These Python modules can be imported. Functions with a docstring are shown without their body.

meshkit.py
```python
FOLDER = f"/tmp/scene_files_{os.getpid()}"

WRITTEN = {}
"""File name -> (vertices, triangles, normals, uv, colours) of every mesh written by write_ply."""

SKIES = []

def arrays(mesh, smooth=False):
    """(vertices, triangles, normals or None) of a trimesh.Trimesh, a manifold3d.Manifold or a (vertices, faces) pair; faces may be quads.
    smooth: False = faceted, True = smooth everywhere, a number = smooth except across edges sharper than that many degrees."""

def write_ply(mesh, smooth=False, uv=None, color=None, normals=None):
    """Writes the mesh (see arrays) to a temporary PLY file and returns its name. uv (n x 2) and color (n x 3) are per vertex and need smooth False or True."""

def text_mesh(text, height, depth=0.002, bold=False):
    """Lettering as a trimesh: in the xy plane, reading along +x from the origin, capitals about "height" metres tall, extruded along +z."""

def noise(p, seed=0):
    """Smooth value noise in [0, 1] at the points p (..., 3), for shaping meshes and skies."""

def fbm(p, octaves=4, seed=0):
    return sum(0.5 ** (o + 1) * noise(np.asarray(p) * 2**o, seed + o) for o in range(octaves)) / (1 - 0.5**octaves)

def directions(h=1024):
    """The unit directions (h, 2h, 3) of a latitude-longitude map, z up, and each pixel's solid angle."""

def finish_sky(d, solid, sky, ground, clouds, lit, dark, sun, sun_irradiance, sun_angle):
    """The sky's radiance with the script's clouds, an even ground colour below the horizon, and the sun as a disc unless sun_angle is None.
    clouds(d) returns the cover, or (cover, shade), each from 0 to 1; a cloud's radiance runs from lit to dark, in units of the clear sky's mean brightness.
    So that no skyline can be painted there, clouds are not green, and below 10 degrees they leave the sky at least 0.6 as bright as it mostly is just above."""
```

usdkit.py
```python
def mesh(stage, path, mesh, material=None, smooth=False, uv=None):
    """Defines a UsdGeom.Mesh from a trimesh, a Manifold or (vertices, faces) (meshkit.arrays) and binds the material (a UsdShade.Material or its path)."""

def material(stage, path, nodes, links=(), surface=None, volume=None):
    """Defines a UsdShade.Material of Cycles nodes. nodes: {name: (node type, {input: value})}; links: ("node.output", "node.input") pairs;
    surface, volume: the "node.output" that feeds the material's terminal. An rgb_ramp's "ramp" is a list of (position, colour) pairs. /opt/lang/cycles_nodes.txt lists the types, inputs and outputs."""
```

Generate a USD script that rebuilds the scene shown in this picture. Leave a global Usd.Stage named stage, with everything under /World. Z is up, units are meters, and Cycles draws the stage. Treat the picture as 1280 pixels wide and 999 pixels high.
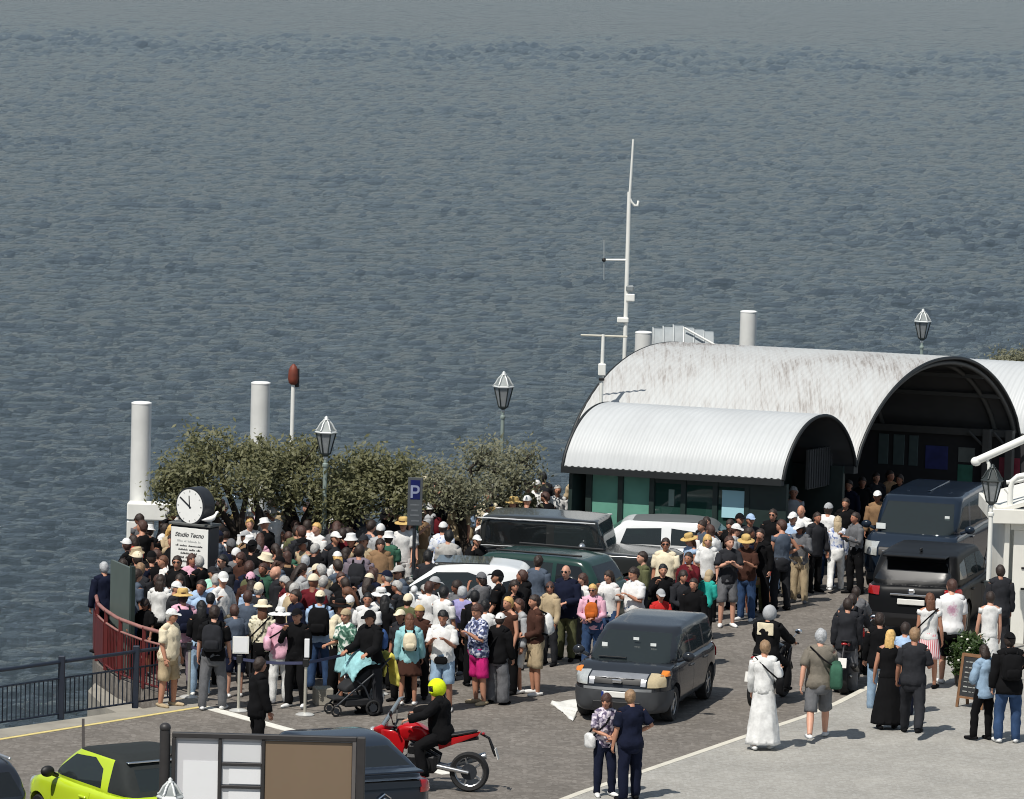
import math, random, numpy as np, trimesh, shapely, usdkit, meshkit
from shapely.geometry import Polygon
from manifold3d import Manifold, Mesh as MMesh, CrossSection, OpType
from pxr import Usd, UsdGeom, UsdLux, UsdShade, Gf, Sdf, Vt

# ------------------------------------------------------------------ stage, camera, sky, sun
stage = Usd.Stage.CreateInMemory()
UsdGeom.SetStageUpAxis(stage, UsdGeom.Tokens.z)
UsdGeom.SetStageMetersPerUnit(stage, 1.0)
world = UsdGeom.Xform.Define(stage, '/World'); stage.SetDefaultPrim(world.GetPrim())
UsdGeom.Scope.Define(stage, '/World/Looks')

FPX, CAM_H, HORIZON, ROLL = 5800.0, 13.5, -90.0, math.radians(1.5)   # a long lens on a hillside terrace
PITCH = math.atan((499.5 - HORIZON) / FPX)
c_fw = np.array([0, math.cos(PITCH), -math.sin(PITCH)])
_r0, _u0 = np.array([1.0, 0, 0]), np.array([0, math.sin(PITCH), math.cos(PITCH)])
c_rt = _r0 * math.cos(ROLL) + _u0 * math.sin(ROLL)
c_up = _u0 * math.cos(ROLL) - _r0 * math.sin(ROLL)
c_at = np.array([0, 0, CAM_H])
cam = UsdGeom.Camera.Define(stage, '/World/camera')
cam.CreateHorizontalApertureAttr(36.0); cam.CreateVerticalApertureAttr(36.0 * 799 / 1024)
cam.CreateFocalLengthAttr(36.0 * FPX / 1280); cam.CreateClippingRangeAttr(Gf.Vec2f(1, 30000))
EXPOSURE = -0.14
cam.CreateExposureAttr(EXPOSURE)
_m = np.eye(4); _m[0, :3], _m[1, :3], _m[2, :3], _m[3, :3] = c_rt, c_up, -c_fw, c_at
cam.AddTransformOp().Set(Gf.Matrix4d(*_m.ravel().tolist()))

SUN = np.array([-0.70, -1.0, 1.85]); SUN /= np.linalg.norm(SUN)      # behind the camera's left shoulder, near noon
SKY_STRENGTH, SUN_INTENSITY = 0.092, 1.25
usdkit.material(stage, '/World/Looks/sky_look', {
    's': ('sky_texture', {'sky_type': 'single_scattering', 'sun_disc': False, 'sun_elevation': math.asin(SUN[2]), 'sun_rotation': math.atan2(SUN[0], SUN[1]), 'altitude': 200.0, 'air_density': 1.0, 'aerosol_density': 0.9, 'ozone_density': 1.0}),
    'm': ('mix_color', {'blend_type': 'mix', 'fac': .62, 'b': (3.35, 4.05, 4.75), 'use_clamp': False}),      # thin even veil of high cloud
    'b': ('background_shader', {'strength': SKY_STRENGTH})}, [('s.color', 'm.a'), ('m.result', 'b.color')], surface='b.background')
dome = UsdLux.DomeLight.Define(stage, '/World/sky')
UsdShade.MaterialBindingAPI.Apply(dome.GetPrim()).Bind(UsdShade.Material.Get(stage, '/World/Looks/sky_look'))
dome.GetPrim().SetCustomDataByKey('kind', 'structure')
sun = UsdLux.DistantLight.Define(stage, '/World/sun')
sun.CreateNormalizeAttr(True); sun.CreateIntensityAttr(SUN_INTENSITY); sun.CreateAngleAttr(0.5); sun.CreateColorAttr(Gf.Vec3f(1.0, 0.955, 0.885))
_z = SUN; _x = np.cross([0, 0, 1.0], _z); _x /= np.linalg.norm(_x); _y = np.cross(_z, _x)
_m = np.eye(4); _m[0, :3], _m[1, :3], _m[2, :3], _m[3, :3] = _x, _y, _z, SUN * 300
sun.AddTransformOp().Set(Gf.Matrix4d(*_m.ravel().tolist()))

def G(px, py, z=0.0):                     # where a line of sight meets the level z
    d = c_fw * FPX + c_rt * (px - 640) - c_up * (py - 499.5)
    return c_at + d * ((z - CAM_H) / d[2])
def A(px, py, y):                         # where it meets the upright plane at distance y
    d = c_fw * FPX + c_rt * (px - 640) - c_up * (py - 499.5)
    return c_at + d * (y / d[1])

# ------------------------------------------------------------------ writing prims
_count = {}
def numbered(path):
    k = _count.get(path, 0); _count[path] = k + 1
    return path if k == 0 else '%s_%03d' % (path, k)
def put(name, mesh, mat, parent='/World', smooth=False):
    path = numbered(str(parent) + '/' + name)
    if smooth is True:
        v, f, _ = meshkit.arrays(mesh)
        fn = np.cross(v[f[:, 1]] - v[f[:, 0]], v[f[:, 2]] - v[f[:, 0]])
        n = np.stack([np.bincount(f.ravel(), np.repeat(fn[:, k], 3), len(v)) for k in range(3)], 1)
        n /= np.maximum(np.linalg.norm(n, axis=1, keepdims=True), 1e-12)
        m = UsdGeom.Mesh.Define(stage, path)
        m.CreatePointsAttr(Vt.Vec3fArray.FromNumpy(v.astype(np.float32)))
        m.CreateFaceVertexCountsAttr(Vt.IntArray.FromNumpy(np.full(len(f), 3, np.int32)))
        m.CreateFaceVertexIndicesAttr(Vt.IntArray.FromNumpy(f.astype(np.int32).ravel()))
        m.CreateSubdivisionSchemeAttr('none')
        m.CreateNormalsAttr(Vt.Vec3fArray.FromNumpy(n.astype(np.float32))); m.SetNormalsInterpolation('vertex')
        UsdShade.MaterialBindingAPI.Apply(m.GetPrim()).Bind(mat)
    else:
        usdkit.mesh(stage, path, mesh, mat, smooth)
    return path
def tag(path, label=None, cat=None, group=None, kind=None):
    p = stage.GetPrimAtPath(path)
    for k, x in (('label', label), ('category', cat), ('group', group), ('kind', kind)):
        if x: p.SetCustomDataByKey(k, x)
    return path
def thing(name, label, cat, loc=(0, 0, 0), rz=0.0, group=None):
    path = numbered('/World/' + name)
    x = UsdGeom.Xform.Define(stage, path); x.AddTranslateOp().Set(Gf.Vec3d(*map(float, loc))); x.AddRotateZOp().Set(float(rz))
    return tag(path, label, cat, group)
def part_group(name, parent, loc=(0, 0, 0), rz=0.0):
    path = numbered(parent + '/' + name)
    x = UsdGeom.Xform.Define(stage, path); x.AddTranslateOp().Set(Gf.Vec3d(*map(float, loc))); x.AddRotateZOp().Set(float(rz))
    return path

# ------------------------------------------------------------------ materials
def lin(r, g, b):
    f = lambda c: (c / 255 / 12.92) if c / 255 <= .04045 else ((c / 255 + .055) / 1.055) ** 2.4
    return (f(r), f(g), f(b))
_mats = {}
def M(name, col, rough=.6, metal=0.0, var=.12, scale=6.0, bump=0.0, bscale=40.0, coat=0.0, spec=None):
    """Plain surface with soft tone variation and a fine relief, in the object's own space."""
    if name in _mats: return _mats[name]
    lo = tuple(max(0, c * (1 - var)) for c in col); hi = tuple(min(.95, c * (1 + var)) for c in col)
    p = {'roughness': rough, 'metallic': metal}
    if coat: p['coat_weight'] = coat; p['coat_roughness'] = .04
    if spec is not None: p['specular_ior_level'] = spec
    n = {'t': ('texture_coordinate', {}), 'n': ('noise_texture', {'scale': scale, 'detail': 4.0, 'roughness': .6}), 'r': ('rgb_ramp', {'ramp': [(.28, lo), (.72, hi)]}), 'p': ('principled_bsdf', p)}
    l = [('t.object', 'n.vector'), ('n.fac', 'r.fac'), ('r.color', 'p.base_color')]
    if bump:
        n['b'] = ('noise_texture', {'scale': bscale, 'detail': 3.0}); n['u'] = ('bump', {'strength': bump, 'distance': .02})
        l += [('t.object', 'b.vector'), ('b.fac', 'u.height'), ('u.normal', 'p.normal')]
    _mats[name] = usdkit.material(stage, '/World/Looks/' + name, n, l, surface='p.BSDF')
    return _mats[name]
def glass_mat(name, tint, ior=1.5, clear=1.0):
    if name in _mats: return _mats[name]
    _mats[name] = usdkit.material(stage, '/World/Looks/' + name, {
        'f': ('fresnel', {'IOR': ior}), 't': ('transparent_bsdf', {'color': tint}), 'g': ('glossy_bsdf', {'color': (.95, .95, .95), 'roughness': .03}), 'm': ('mix_closure', {})},
        [('f.fac', 'm.fac'), ('t.BSDF', 'm.closure1'), ('g.BSDF', 'm.closure2')], surface='m.closure')
    return _mats[name]

m_steel = M('painted_dark_steel', lin(38, 42, 48), .5, 0, .2, 20)
m_black = M('black_plastic', lin(24, 24, 26), .55, 0, .2, 20)
m_rubber = M('tyre_rubber', lin(26, 26, 27), .8, 0, .25, 25, .2)
m_chrome = M('chrome', (.75, .76, .78), .18, 1.0, .03)
m_alloy = M('alloy', (.52, .53, .54), .32, .9, .08)
m_white_paint = M('white_paint', lin(228, 228, 222), .5, 0, .06, 3)
m_lamp_clear = M('clear_lamp_lens', lin(205, 208, 205), .12, .4, .15, 30, coat=1)
m_lamp_amber = M('amber_lamp_lens', lin(206, 188, 150), .15, .2, .1, 30, coat=1)
m_lamp_red = M('red_lamp_lens', lin(150, 14, 16), .15, 0, .1, 30, coat=1)
m_interior = M('dark_upholstery', lin(52, 52, 53), .8, 0, .3, 12)
def tinted(name, dark, keep):
    _mats[name] = usdkit.material(stage, '/World/Looks/' + name, {'t': ('transparent_bsdf', {'color': (.75, .82, .80)}), 'p': ('principled_bsdf', {'base_color': dark, 'roughness': .04, 'specular_ior_level': .7}), 'm': ('mix_closure', {'fac': keep})}, [('t.BSDF', 'm.closure1'), ('p.BSDF', 'm.closure2')], surface='m.closure')
    return _mats[name]
m_carglass = tinted('car_glass', (.030, .038, .040), .62)
m_darkglass = tinted('privacy_glass', (.012, .014, .015), .85)
m_plate = M('number_plate', lin(222, 220, 214), .35, 0, .05)
m_plate_blue = M('number_plate_band', lin(25, 50, 130), .4)

# ------------------------------------------------------------------ mesh helpers
def man(v, f):
    return Manifold(MMesh(vert_properties=np.ascontiguousarray(v, np.float32), tri_verts=np.ascontiguousarray(f, np.uint32)))
def rings_faces(k, n):
    i, j = np.meshgrid(np.arange(k - 1), np.arange(n), indexing='ij'); i, j = i.ravel(), j.ravel(); j2 = (j + 1) % n
    a, b, c, d = i * n + j, i * n + j2, (i + 1) * n + j2, (i + 1) * n + j
    return np.vstack([np.stack([a, b, c], 1), np.stack([a, c, d], 1)])
def loft(rings, closed=True):
    """rings: (k, n, 3), each counter-clockwise seen from the far end of the loft."""
    rings = np.asarray(rings, float); k, n = rings.shape[:2]
    v = rings.reshape(-1, 3); f = rings_faces(k, n)
    if closed:
        v = np.vstack([v, rings[0].mean(0), rings[-1].mean(0)]); j = np.arange(n); j2 = (j + 1) % n
        f = np.vstack([f, np.stack([np.full(n, k * n), j2, j], 1), np.stack([np.full(n, k * n + 1), (k - 1) * n + j, (k - 1) * n + j2], 1)])
    return v, f
def frames(P):
    P = np.asarray(P, float); t = np.gradient(P, axis=0) if len(P) > 2 else np.array([P[1] - P[0]] * 2)
    t /= np.linalg.norm(t, axis=1, keepdims=True) + 1e-12
    return P, t
def tube(P, R, n=8, ref=(0, -1, 0), ry=1.0):
    """closed tube along P; ref steers the ring's second axis, ry scales across it"""
    P, t = frames(P); R = np.broadcast_to(np.asarray(R, float), (len(P),)); ref = np.asarray(ref, float)
    ang = np.arange(n) * 2 * np.pi / n; out = []
    for p, d, r in zip(P, t, R):
        u = ref - d * (ref @ d)
        if np.linalg.norm(u) < .15: u = np.array([1.0, 0, 0]) - d * d[0]
        u /= np.linalg.norm(u); w = np.cross(d, u)
        out.append(p + r * (np.cos(ang)[:, None] * u * ry + np.sin(ang)[:, None] * w))
    return loft(out)
def mt(P, R, n=8, ref=(0, -1, 0), ry=1.0): return man(*tube(P, R, n, ref, ry))
def add(parts): return Manifold.batch_boolean(list(parts), OpType.Add)
def cat(parts):
    """several closed shells as one plain mesh"""
    V, F, o = [], [], 0
    for p in parts:
        v, f, _ = meshkit.arrays(p); V.append(v); F.append(f + o); o += len(v)
    return np.vstack(V), np.vstack(F)
def box(x0, x1, y0, y1, z0, z1): return Manifold.cube([x1 - x0, y1 - y0, z1 - z0]).translate([x0, y0, z0])
def rbox(x0, x1, y0, y1, z0, z1, r=.02):
    """box with chamfered edges"""
    xs, ys, zs = (x0, x1), (y0, y1), (z0, z1); pts = []
    for i in (0, 1):
        for j in (0, 1):
            for k in (0, 1):
                c = np.array([xs[i], ys[j], zs[k]]); s = np.array([1 - 2 * i, 1 - 2 * j, 1 - 2 * k]) * r
                pts += [c + s * (0, 1, 1), c + s * (1, 0, 1), c + s * (1, 1, 0)]
    return Manifold.hull_points(np.array(pts, np.float32))
def cyl(p, q, r, r2=None, n=16): return mt([p, q], [r, r if r2 is None else r2], n)
def lathe(profile, n=20, at=(0, 0, 0)):
    """profile of (r, z) from bottom to top"""
    a = np.arange(n) * 2 * np.pi / n
    return man(*loft([np.stack([max(r, 1e-4) * np.cos(a) + at[0], max(r, 1e-4) * np.sin(a) + at[1], np.full(n, z + at[2])], 1) for r, z in profile]))
def prism(poly, axis, a, b):
    """polygon extruded along an axis: 'y' for (x, z) outlines, 'x' for (y, z), 'z' for (x, y)"""
    p = np.array(poly, float)
    if Polygon(p).exterior.is_ccw is False: p = p[::-1]
    m = CrossSection([p.astype(np.float64)]).extrude(b - a)
    if axis == 'z': return m.translate([0, 0, a])
    if axis == 'y': return m.rotate([90, 0, 0]).translate([0, b, 0])
    return m.transform(np.array([[0, 0, 1, a], [1, 0, 0, 0], [0, 1, 0, 0]], float))
def soften(m, length=.09, it=4, lam=.5):
    m = m.refine_to_length(length); mm = m.to_mesh(); v = np.array(mm.vert_properties[:, :3], float); f = np.array(mm.tri_verts)
    e = np.vstack([f[:, [0, 1]], f[:, [1, 2]], f[:, [2, 0]]])
    deg = np.bincount(e[:, 0], minlength=len(v)) + 1e-9
    for _ in range(it):
        s = np.stack([np.bincount(e[:, 0], v[e[:, 1], k], len(v)) for k in range(3)], 1) / deg[:, None]
        v = v + lam * (s - v)
    return man(v, f)
def ell(c, r, sub=2):
    m = trimesh.creation.icosphere(sub); return man(np.array(m.vertices) * r + c, m.faces)
def xform(m, R, t):
    return m.transform(np.hstack([np.asarray(R, float), np.asarray(t, float).reshape(3, 1)]))
def rotz(d):
    c, s = math.cos(math.radians(d)), math.sin(math.radians(d)); return np.array([[c, -s, 0], [s, c, 0], [0, 0, 1.0]])
def rotx(d):
    c, s = math.cos(math.radians(d)), math.sin(math.radians(d)); return np.array([[1.0, 0, 0], [0, c, -s], [0, s, c]])
# ------------------------------------------------------------------ water, quay, road, pavement
WATER_Z = -1.1
def water_material():
    n = {'g': ('geometry', {}),
         'm1': ('mapping', {'scale': (.42, 1.0, 1.0), 'rotation': (0, 0, math.radians(-5))}), 'n1': ('noise_texture', {'scale': 2.0, 'detail': 6.0, 'roughness': .70, 'distortion': .9}),
         'b': ('bump', {'strength': 1.0, 'distance': .21}),
         'p': ('principled_bsdf', {'base_color': (.026, .037, .042), 'roughness': .04, 'ior': 1.33})}
    l = [('g.position', 'm1.vector'), ('m1.vector', 'n1.vector'), ('n1.fac', 'b.height'), ('b.normal', 'p.normal')]
    return usdkit.material(stage, '/World/Looks/lake_water', n, l, surface='p.BSDF')
m_water = water_material()
def water_sheet():
    """wind chop as real relief, coarser with distance, with rougher gust patches and an old wake far out"""
    ys = [66.0]
    while ys[-1] < 1700: ys.append(ys[-1] + .23 * (ys[-1] / 90) ** 1.45)
    ys = np.array(ys); nx = 340; u = np.linspace(-1, 1, nx)
    hw = ys * .158 + 8; X = u[None, :] * hw[:, None]; Y = np.repeat(ys[:, None], nx, 1)
    rs = np.random.default_rng(8); c5, s5 = math.cos(.06), math.sin(.06); A_, B_ = X * c5 - Y * s5, X * s5 + Y * c5
    z3 = np.zeros_like(X)
    N = lambda sx, sy, sd: meshkit.noise(np.stack([A_ / sx + 31.7 * sd, B_ / sy + 17.3 * sd, z3 + sd], -1), sd)
    ridge = lambda n: 1 - np.abs(2 * n - 1)
    wob = (N(3.0, 2.0, 9) - .5)
    A_ = A_ + wob * 1.2; B_ = B_ + (N(4.0, 3.0, 10) - .5) * 1.0
    near = np.clip(1.3 - Y / 260, .15, 1)
    far = np.clip(Y / 150, 1, 3.2)
    h = .050 * ridge(N(.60, .27, 1)) * ridge(N(1.1, .52, 2)) * 2 + .030 * ridge(N(.34, .17, 3)) * near + .030 * N(1.9, .85, 4) * far ** .5 + .028 * N(5, 2.2, 5) * np.clip(Y / 200, .3, 1.4) + .030 * N(12, 4.0, 6) * np.clip(Y / 250 - .4, 0, 1.2)
    gust = .72 + .55 * meshkit.fbm(np.stack([X / 60, Y / 90, z3], -1), 3, 21) 
    patch = lambda cx, cy, rx, ry, k: k * np.exp(-(((X - cx) / rx) ** 2 + ((Y - cy) / ry) ** 2) ** 2)
    rag = meshkit.fbm(np.stack([X / 9, Y / 16, z3], -1), 3, 31)
    band = np.exp(-((Y - 545 - 26 * (meshkit.noise(np.stack([X / 40, z3, z3], -1), 7) - .5)) / 60) ** 2) * (.2 + 1.5 * rag) * 2.0 + np.exp(-((Y - 372 - X * .35) / 14) ** 2) * rag * 1.0
    for c_, sl, w_ in ((300, -.20, 5), (246, .30, 4), (430, .12, 9), (196, -.15, 3), (268, .05, 3)): band = band + np.exp(-((Y - c_ - X * sl - 5 * (wob)) / w_) ** 2) * np.clip(rag * 1.6 - .5, 0, .6)
    band = band + (patch(21, 172, 9, 22, 1.0) + patch(24, 232, 10, 12, .9) + patch(-40, 300, 14, 12, .8)) * (.3 + 1.4 * rag)
    calm = np.exp(-((Y - 800) / 150) ** 4) * .10
    h = 1.3 * h * (gust + band - calm) * (1 + np.clip((Y - 200) / 900, 0, .3))
    v = np.stack([X, Y, WATER_Z + h - .12], -1).reshape(-1, 3)
    i, j = np.meshgrid(np.arange(len(ys) - 1), np.arange(nx - 1), indexing='ij'); i, j = i.ravel(), j.ravel()
    q = np.stack([i * nx + j, i * nx + j + 1, (i + 1) * nx + j + 1, (i + 1) * nx + j], 1)
    return v, np.vstack([q[:, [0, 1, 2]], q[:, [0, 2, 3]]])
_w = water_sheet()
tag(put('lake_water', _w, m_water, '/World', True), kind='structure')
wv = np.array([[-5000, 20, WATER_Z - .14], [5000, 20, WATER_Z - .14], [5000, 9000, WATER_Z - .14], [-5000, 9000, WATER_Z - .14]], float)
tag(put('lake_water', (wv, np.array([[0, 1, 2], [0, 2, 3]])), m_water), kind='structure')

def paving_material(name, cols, cell, mortar, bump, rough=.85, big=(.12, .22)):
    n = {'g': ('geometry', {}), 'v': ('voronoi_texture', {'scale': cell, 'randomness': .75}), 'e': ('voronoi_texture', {'scale': cell, 'feature': 'distance_to_edge', 'randomness': .75}),
         'sp': ('separate_color', {}), 'r': ('rgb_ramp', {'ramp': [(0, cols[0]), (.5, cols[1]), (1, cols[2])]}),
         'er': ('rgb_ramp', {'ramp': [(0, (0, 0, 0)), (.06, (1, 1, 1))]}), 'mx': ('mix_color', {'blend_type': 'mix', 'a': mortar}),
         'n': ('noise_texture', {'scale': .8, 'detail': 6.0, 'roughness': .65}), 'nr': ('rgb_ramp', {'ramp': [(.3, (1 - big[1],) * 3), (.7, (1 + big[0],) * 3)]}),
         'mm': ('mix_color', {'blend_type': 'multiply', 'fac': 1.0}), 'u': ('bump', {'strength': bump, 'distance': .015}), 'p': ('principled_bsdf', {'roughness': rough})}
    l = [('g.position', 'v.vector'), ('g.position', 'e.vector'), ('g.position', 'n.vector'), ('v.color', 'sp.color'), ('sp.r', 'r.fac'), ('e.distance', 'er.fac'), ('er.color', 'mx.fac'), ('r.color', 'mx.b'),
         ('n.fac', 'nr.fac'), ('mx.result', 'mm.a'), ('nr.color', 'mm.b'), ('mm.result', 'p.base_color'), ('e.distance', 'u.height'), ('u.normal', 'p.normal')]
    return usdkit.material(stage, '/World/Looks/' + name, n, l, surface='p.BSDF')
m_setts = paving_material('porphyry_setts', [lin(106, 100, 93), lin(117, 111, 104), lin(129, 123, 116)], 10.0, lin(100, 94, 87), .25)
m_pave = paving_material('pale_pavement', [lin(150, 147, 140), lin(160, 157, 150), lin(168, 166, 160)], 16.0, lin(140, 137, 130), .15, big=(.10, .16))
m_conc = M('quay_concrete', lin(150, 145, 134), .85, 0, .2, 1.5, .3, 20)
m_line_w = M('worn_white_marking', lin(222, 220, 210), .7, 0, .14, 7)
m_line_y = M('worn_yellow_marking', lin(214, 196, 130), .7, 0, .16, 7)
m_kerb = M('kerb_stone', lin(205, 200, 186), .75, 0, .12, 5, .2, 30)

def P2(px, py): return tuple(G(px, py)[:2])
q0, q1 = np.array(P2(0, 912)), np.array(P2(196, 884)); qd = (q1 - q0) / np.linalg.norm(q1 - q0)
edge = [tuple(q0 - qd * 60), tuple(q1), P2(204, 868), P2(176, 860), P2(146, 848), P2(121, 830), P2(116, 808), P2(120, 780), P2(128, 750), P2(150, 715), P2(330, 702), P2(480, 692), P2(700, 668), (2.4, 106.5), (7.5, 110.5), (14, 113), (60, 118), (60, -10), (-70, -10)]
def slab(poly, z0, z1): return prism(poly, 'z', z0, z1)
tag(put('quay_road', slab(edge, -2.4, 0.0), m_setts), kind='structure')
# concrete margin outside the yellow line, and the landing's concrete foot below the red railing
nrm = np.array([-qd[1], qd[0]])
y0, y1 = np.array(P2(0, 923)), np.array(P2(256, 882))
mar = [tuple(q0 - qd * 60 + nrm * .02), tuple(q1 + nrm * .02), P2(204, 868.5), P2(262, 872), tuple(y1), tuple(y0), tuple(np.array(y0) - qd * 60)]
tag(put('quay_margin', slab(mar, -.05, .004), m_conc), kind='structure')
tag(put('landing_foot', slab([P2(200, 872), P2(146, 850), P2(119, 832), P2(110, 842), P2(132, 862), P2(186, 884)], -2.2, -.32), m_conc), kind='structure')
def ribbon(pts, w, z0, z1):
    p = shapely.LineString([tuple(a[:2]) for a in pts]).buffer(w / 2, cap_style='flat', join_style='mitre')
    return slab(list(p.exterior.coords)[:-1], z0, z1)
yl = [tuple(np.array(P2(0, 924.5)) - qd * 55), P2(0, 924.5), P2(258, 883)]
tag(put('yellow_line', ribbon(yl, .10, -.02, .008), m_line_y), kind='structure')
tag(put('joint_strip', ribbon([P2(104, 899), P2(104, 1000)], .045, -.02, .0085), M('dark_joint', lin(62, 56, 52), .9)), kind='structure')
tag(put('white_stripe', ribbon([P2(256, 884), P2(380, 918), P2(560, 968)], .22, -.02, .008), m_line_w), kind='structure')
kerb = [P2(640, 1034), P2(730, 999), P2(832, 964), P2(930, 930), P2(1010, 903), P2(1050, 886), P2(1085, 868), P2(1130, 848), P2(1185, 822), P2(1250, 790)]
kl = shapely.LineString(kerb)
side = list(kerb) + [(14, 92), (60, 95), (60, 20), (-6, 20), (-1.5, 60)]
tag(put('pavement', slab(side, -.1, .10), m_pave), kind='structure')
kp = ribbon([(a[0] - .035, a[1] + .04) for a in kerb], .13, -.08, .106)
tag(put('kerb', kp, m_kerb), kind='structure')

# ------------------------------------------------------------------ dark quayside railing and red landing railing
m_rail = M('quay_rail_paint', lin(30, 38, 52), .5, 0, .15, 10)
m_red = M('red_rail_paint', lin(92, 30, 29), .55, 0, .22, 6)
m_redtop = M('weathered_red_handrail', lin(150, 105, 98), .55, 0, .2, 6)
def xyz(p, z): return np.array([p[0], p[1], z], float)
r_path = [np.array(P2(-150, 931)), np.array(P2(76, 899)), np.array(P2(169, 885)), np.array(P2(208, 879))]
dr = thing('quay_railing', 'dark blue metal railing with square posts and upright bars along the water', 'railing')
sp = np.array(P2(76, 899)) - np.array(P2(169, 885))
posts = [np.array(P2(169, 885)) + sp * k for k in (0, 1, 2)] + [np.array(P2(215, 878))]
for p in posts: put('post', rbox(p[0] - .055, p[0] + .055, p[1] - .055, p[1] + .055, 0, 1.08, .01), m_rail, dr)
posts.sort(key=lambda p: p[0])
for a, b in zip(posts[:-1], posts[1:]):
    put('top_rail', mt([xyz(a, .98), xyz(b, .98)], .032, 8), m_rail, dr); put('middle_rail', mt([xyz(a, .70), xyz(b, .70)], .018, 6), m_rail, dr); put('bottom_rail', mt([xyz(a, .10), xyz(b, .10)], .018, 6), m_rail, dr)
    n = int(round(np.linalg.norm(b - a) / .105))
    for k in range(1, n):
        c = a + (b - a) * k / n
        put('baluster', mt([xyz(c, .10), xyz(c, .70)], .011, 5), m_rail, dr)
rr = thing('landing_railing', 'curved dark red railing with a pale handrail round the landing corner', 'railing')
rp = [P2(216, 872), P2(204, 868), P2(176, 860), P2(146, 848), P2(129, 836), P2(121, 828), P2(118, 812), P2(119, 797)]
rl = shapely.LineString(rp)
N = int(rl.length / .115)
rpts = [np.array(rl.interpolate(rl.length * k / N).coords[0]) for k in range(N + 1)]
put('handrail', mt([xyz(p, 1.08) for p in rpts[::2]], .035, 8), m_redtop, rr, True); put('lower_rail', mt([xyz(p, .86) for p in rpts[::2]], .022, 6), m_redtop, rr, True); put('foot_rail', mt([xyz(p, .10) for p in rpts[::2]], .022, 6), m_red, rr, True)
for k, p in enumerate(rpts):
    if k % 9 == 0: put('post', rbox(p[0] - .035, p[0] + .035, p[1] - .035, p[1] + .035, 0, 1.10, .008), m_red, rr)
    else: put('baluster', mt([xyz(p, .10), xyz(p, .86)], .013, 5), m_red, rr)
for k in range(9, N - 3, 9):                                           # sheet panels behind the bars
    a, b = rpts[k], rpts[min(k + 9, N)]
    d = (b - a) / np.linalg.norm(b - a); nn = np.array([-d[1], d[0]]) * .035
    if k >= 24: put('panel', prism([tuple(a + nn + d * .05), tuple(b + nn - d * .05), tuple(b + nn * 1.25 - d * .05), tuple(a + nn * 1.25 + d * .05)], 'z', .14, .84), m_red, rr)

# green steel door leaf at the landing corner
gp = G(136, 833); gq = G(160, 845)
gl = thing('green_gate_leaf', 'upright grey green steel leaf standing at the landing corner behind the red railing', 'gate')
m_green = M('grey_green_sheet', lin(84, 94, 89), .5, 0, .08, 3)
d = (gq - gp)[:2]; d /= np.linalg.norm(d); nn = np.array([-d[1], d[0]])
quad = lambda a, b, t: [tuple(a[:2]), tuple(b[:2]), tuple(b[:2] + nn * t), tuple(a[:2] + nn * t)]
put('leaf', prism(quad(gp, gq, .05), 'z', .05, 1.95), m_green, gl)
put('edge_post', prism([tuple(gq[:2] + d * .005), tuple(gq[:2] + d * .11), tuple(gq[:2] + d * .11 + nn * .07), tuple(gq[:2] + d * .005 + nn * .07)], 'z', 0, 1.99), M('dark_green_sheet', lin(38, 50, 46), .5), gl)

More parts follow.
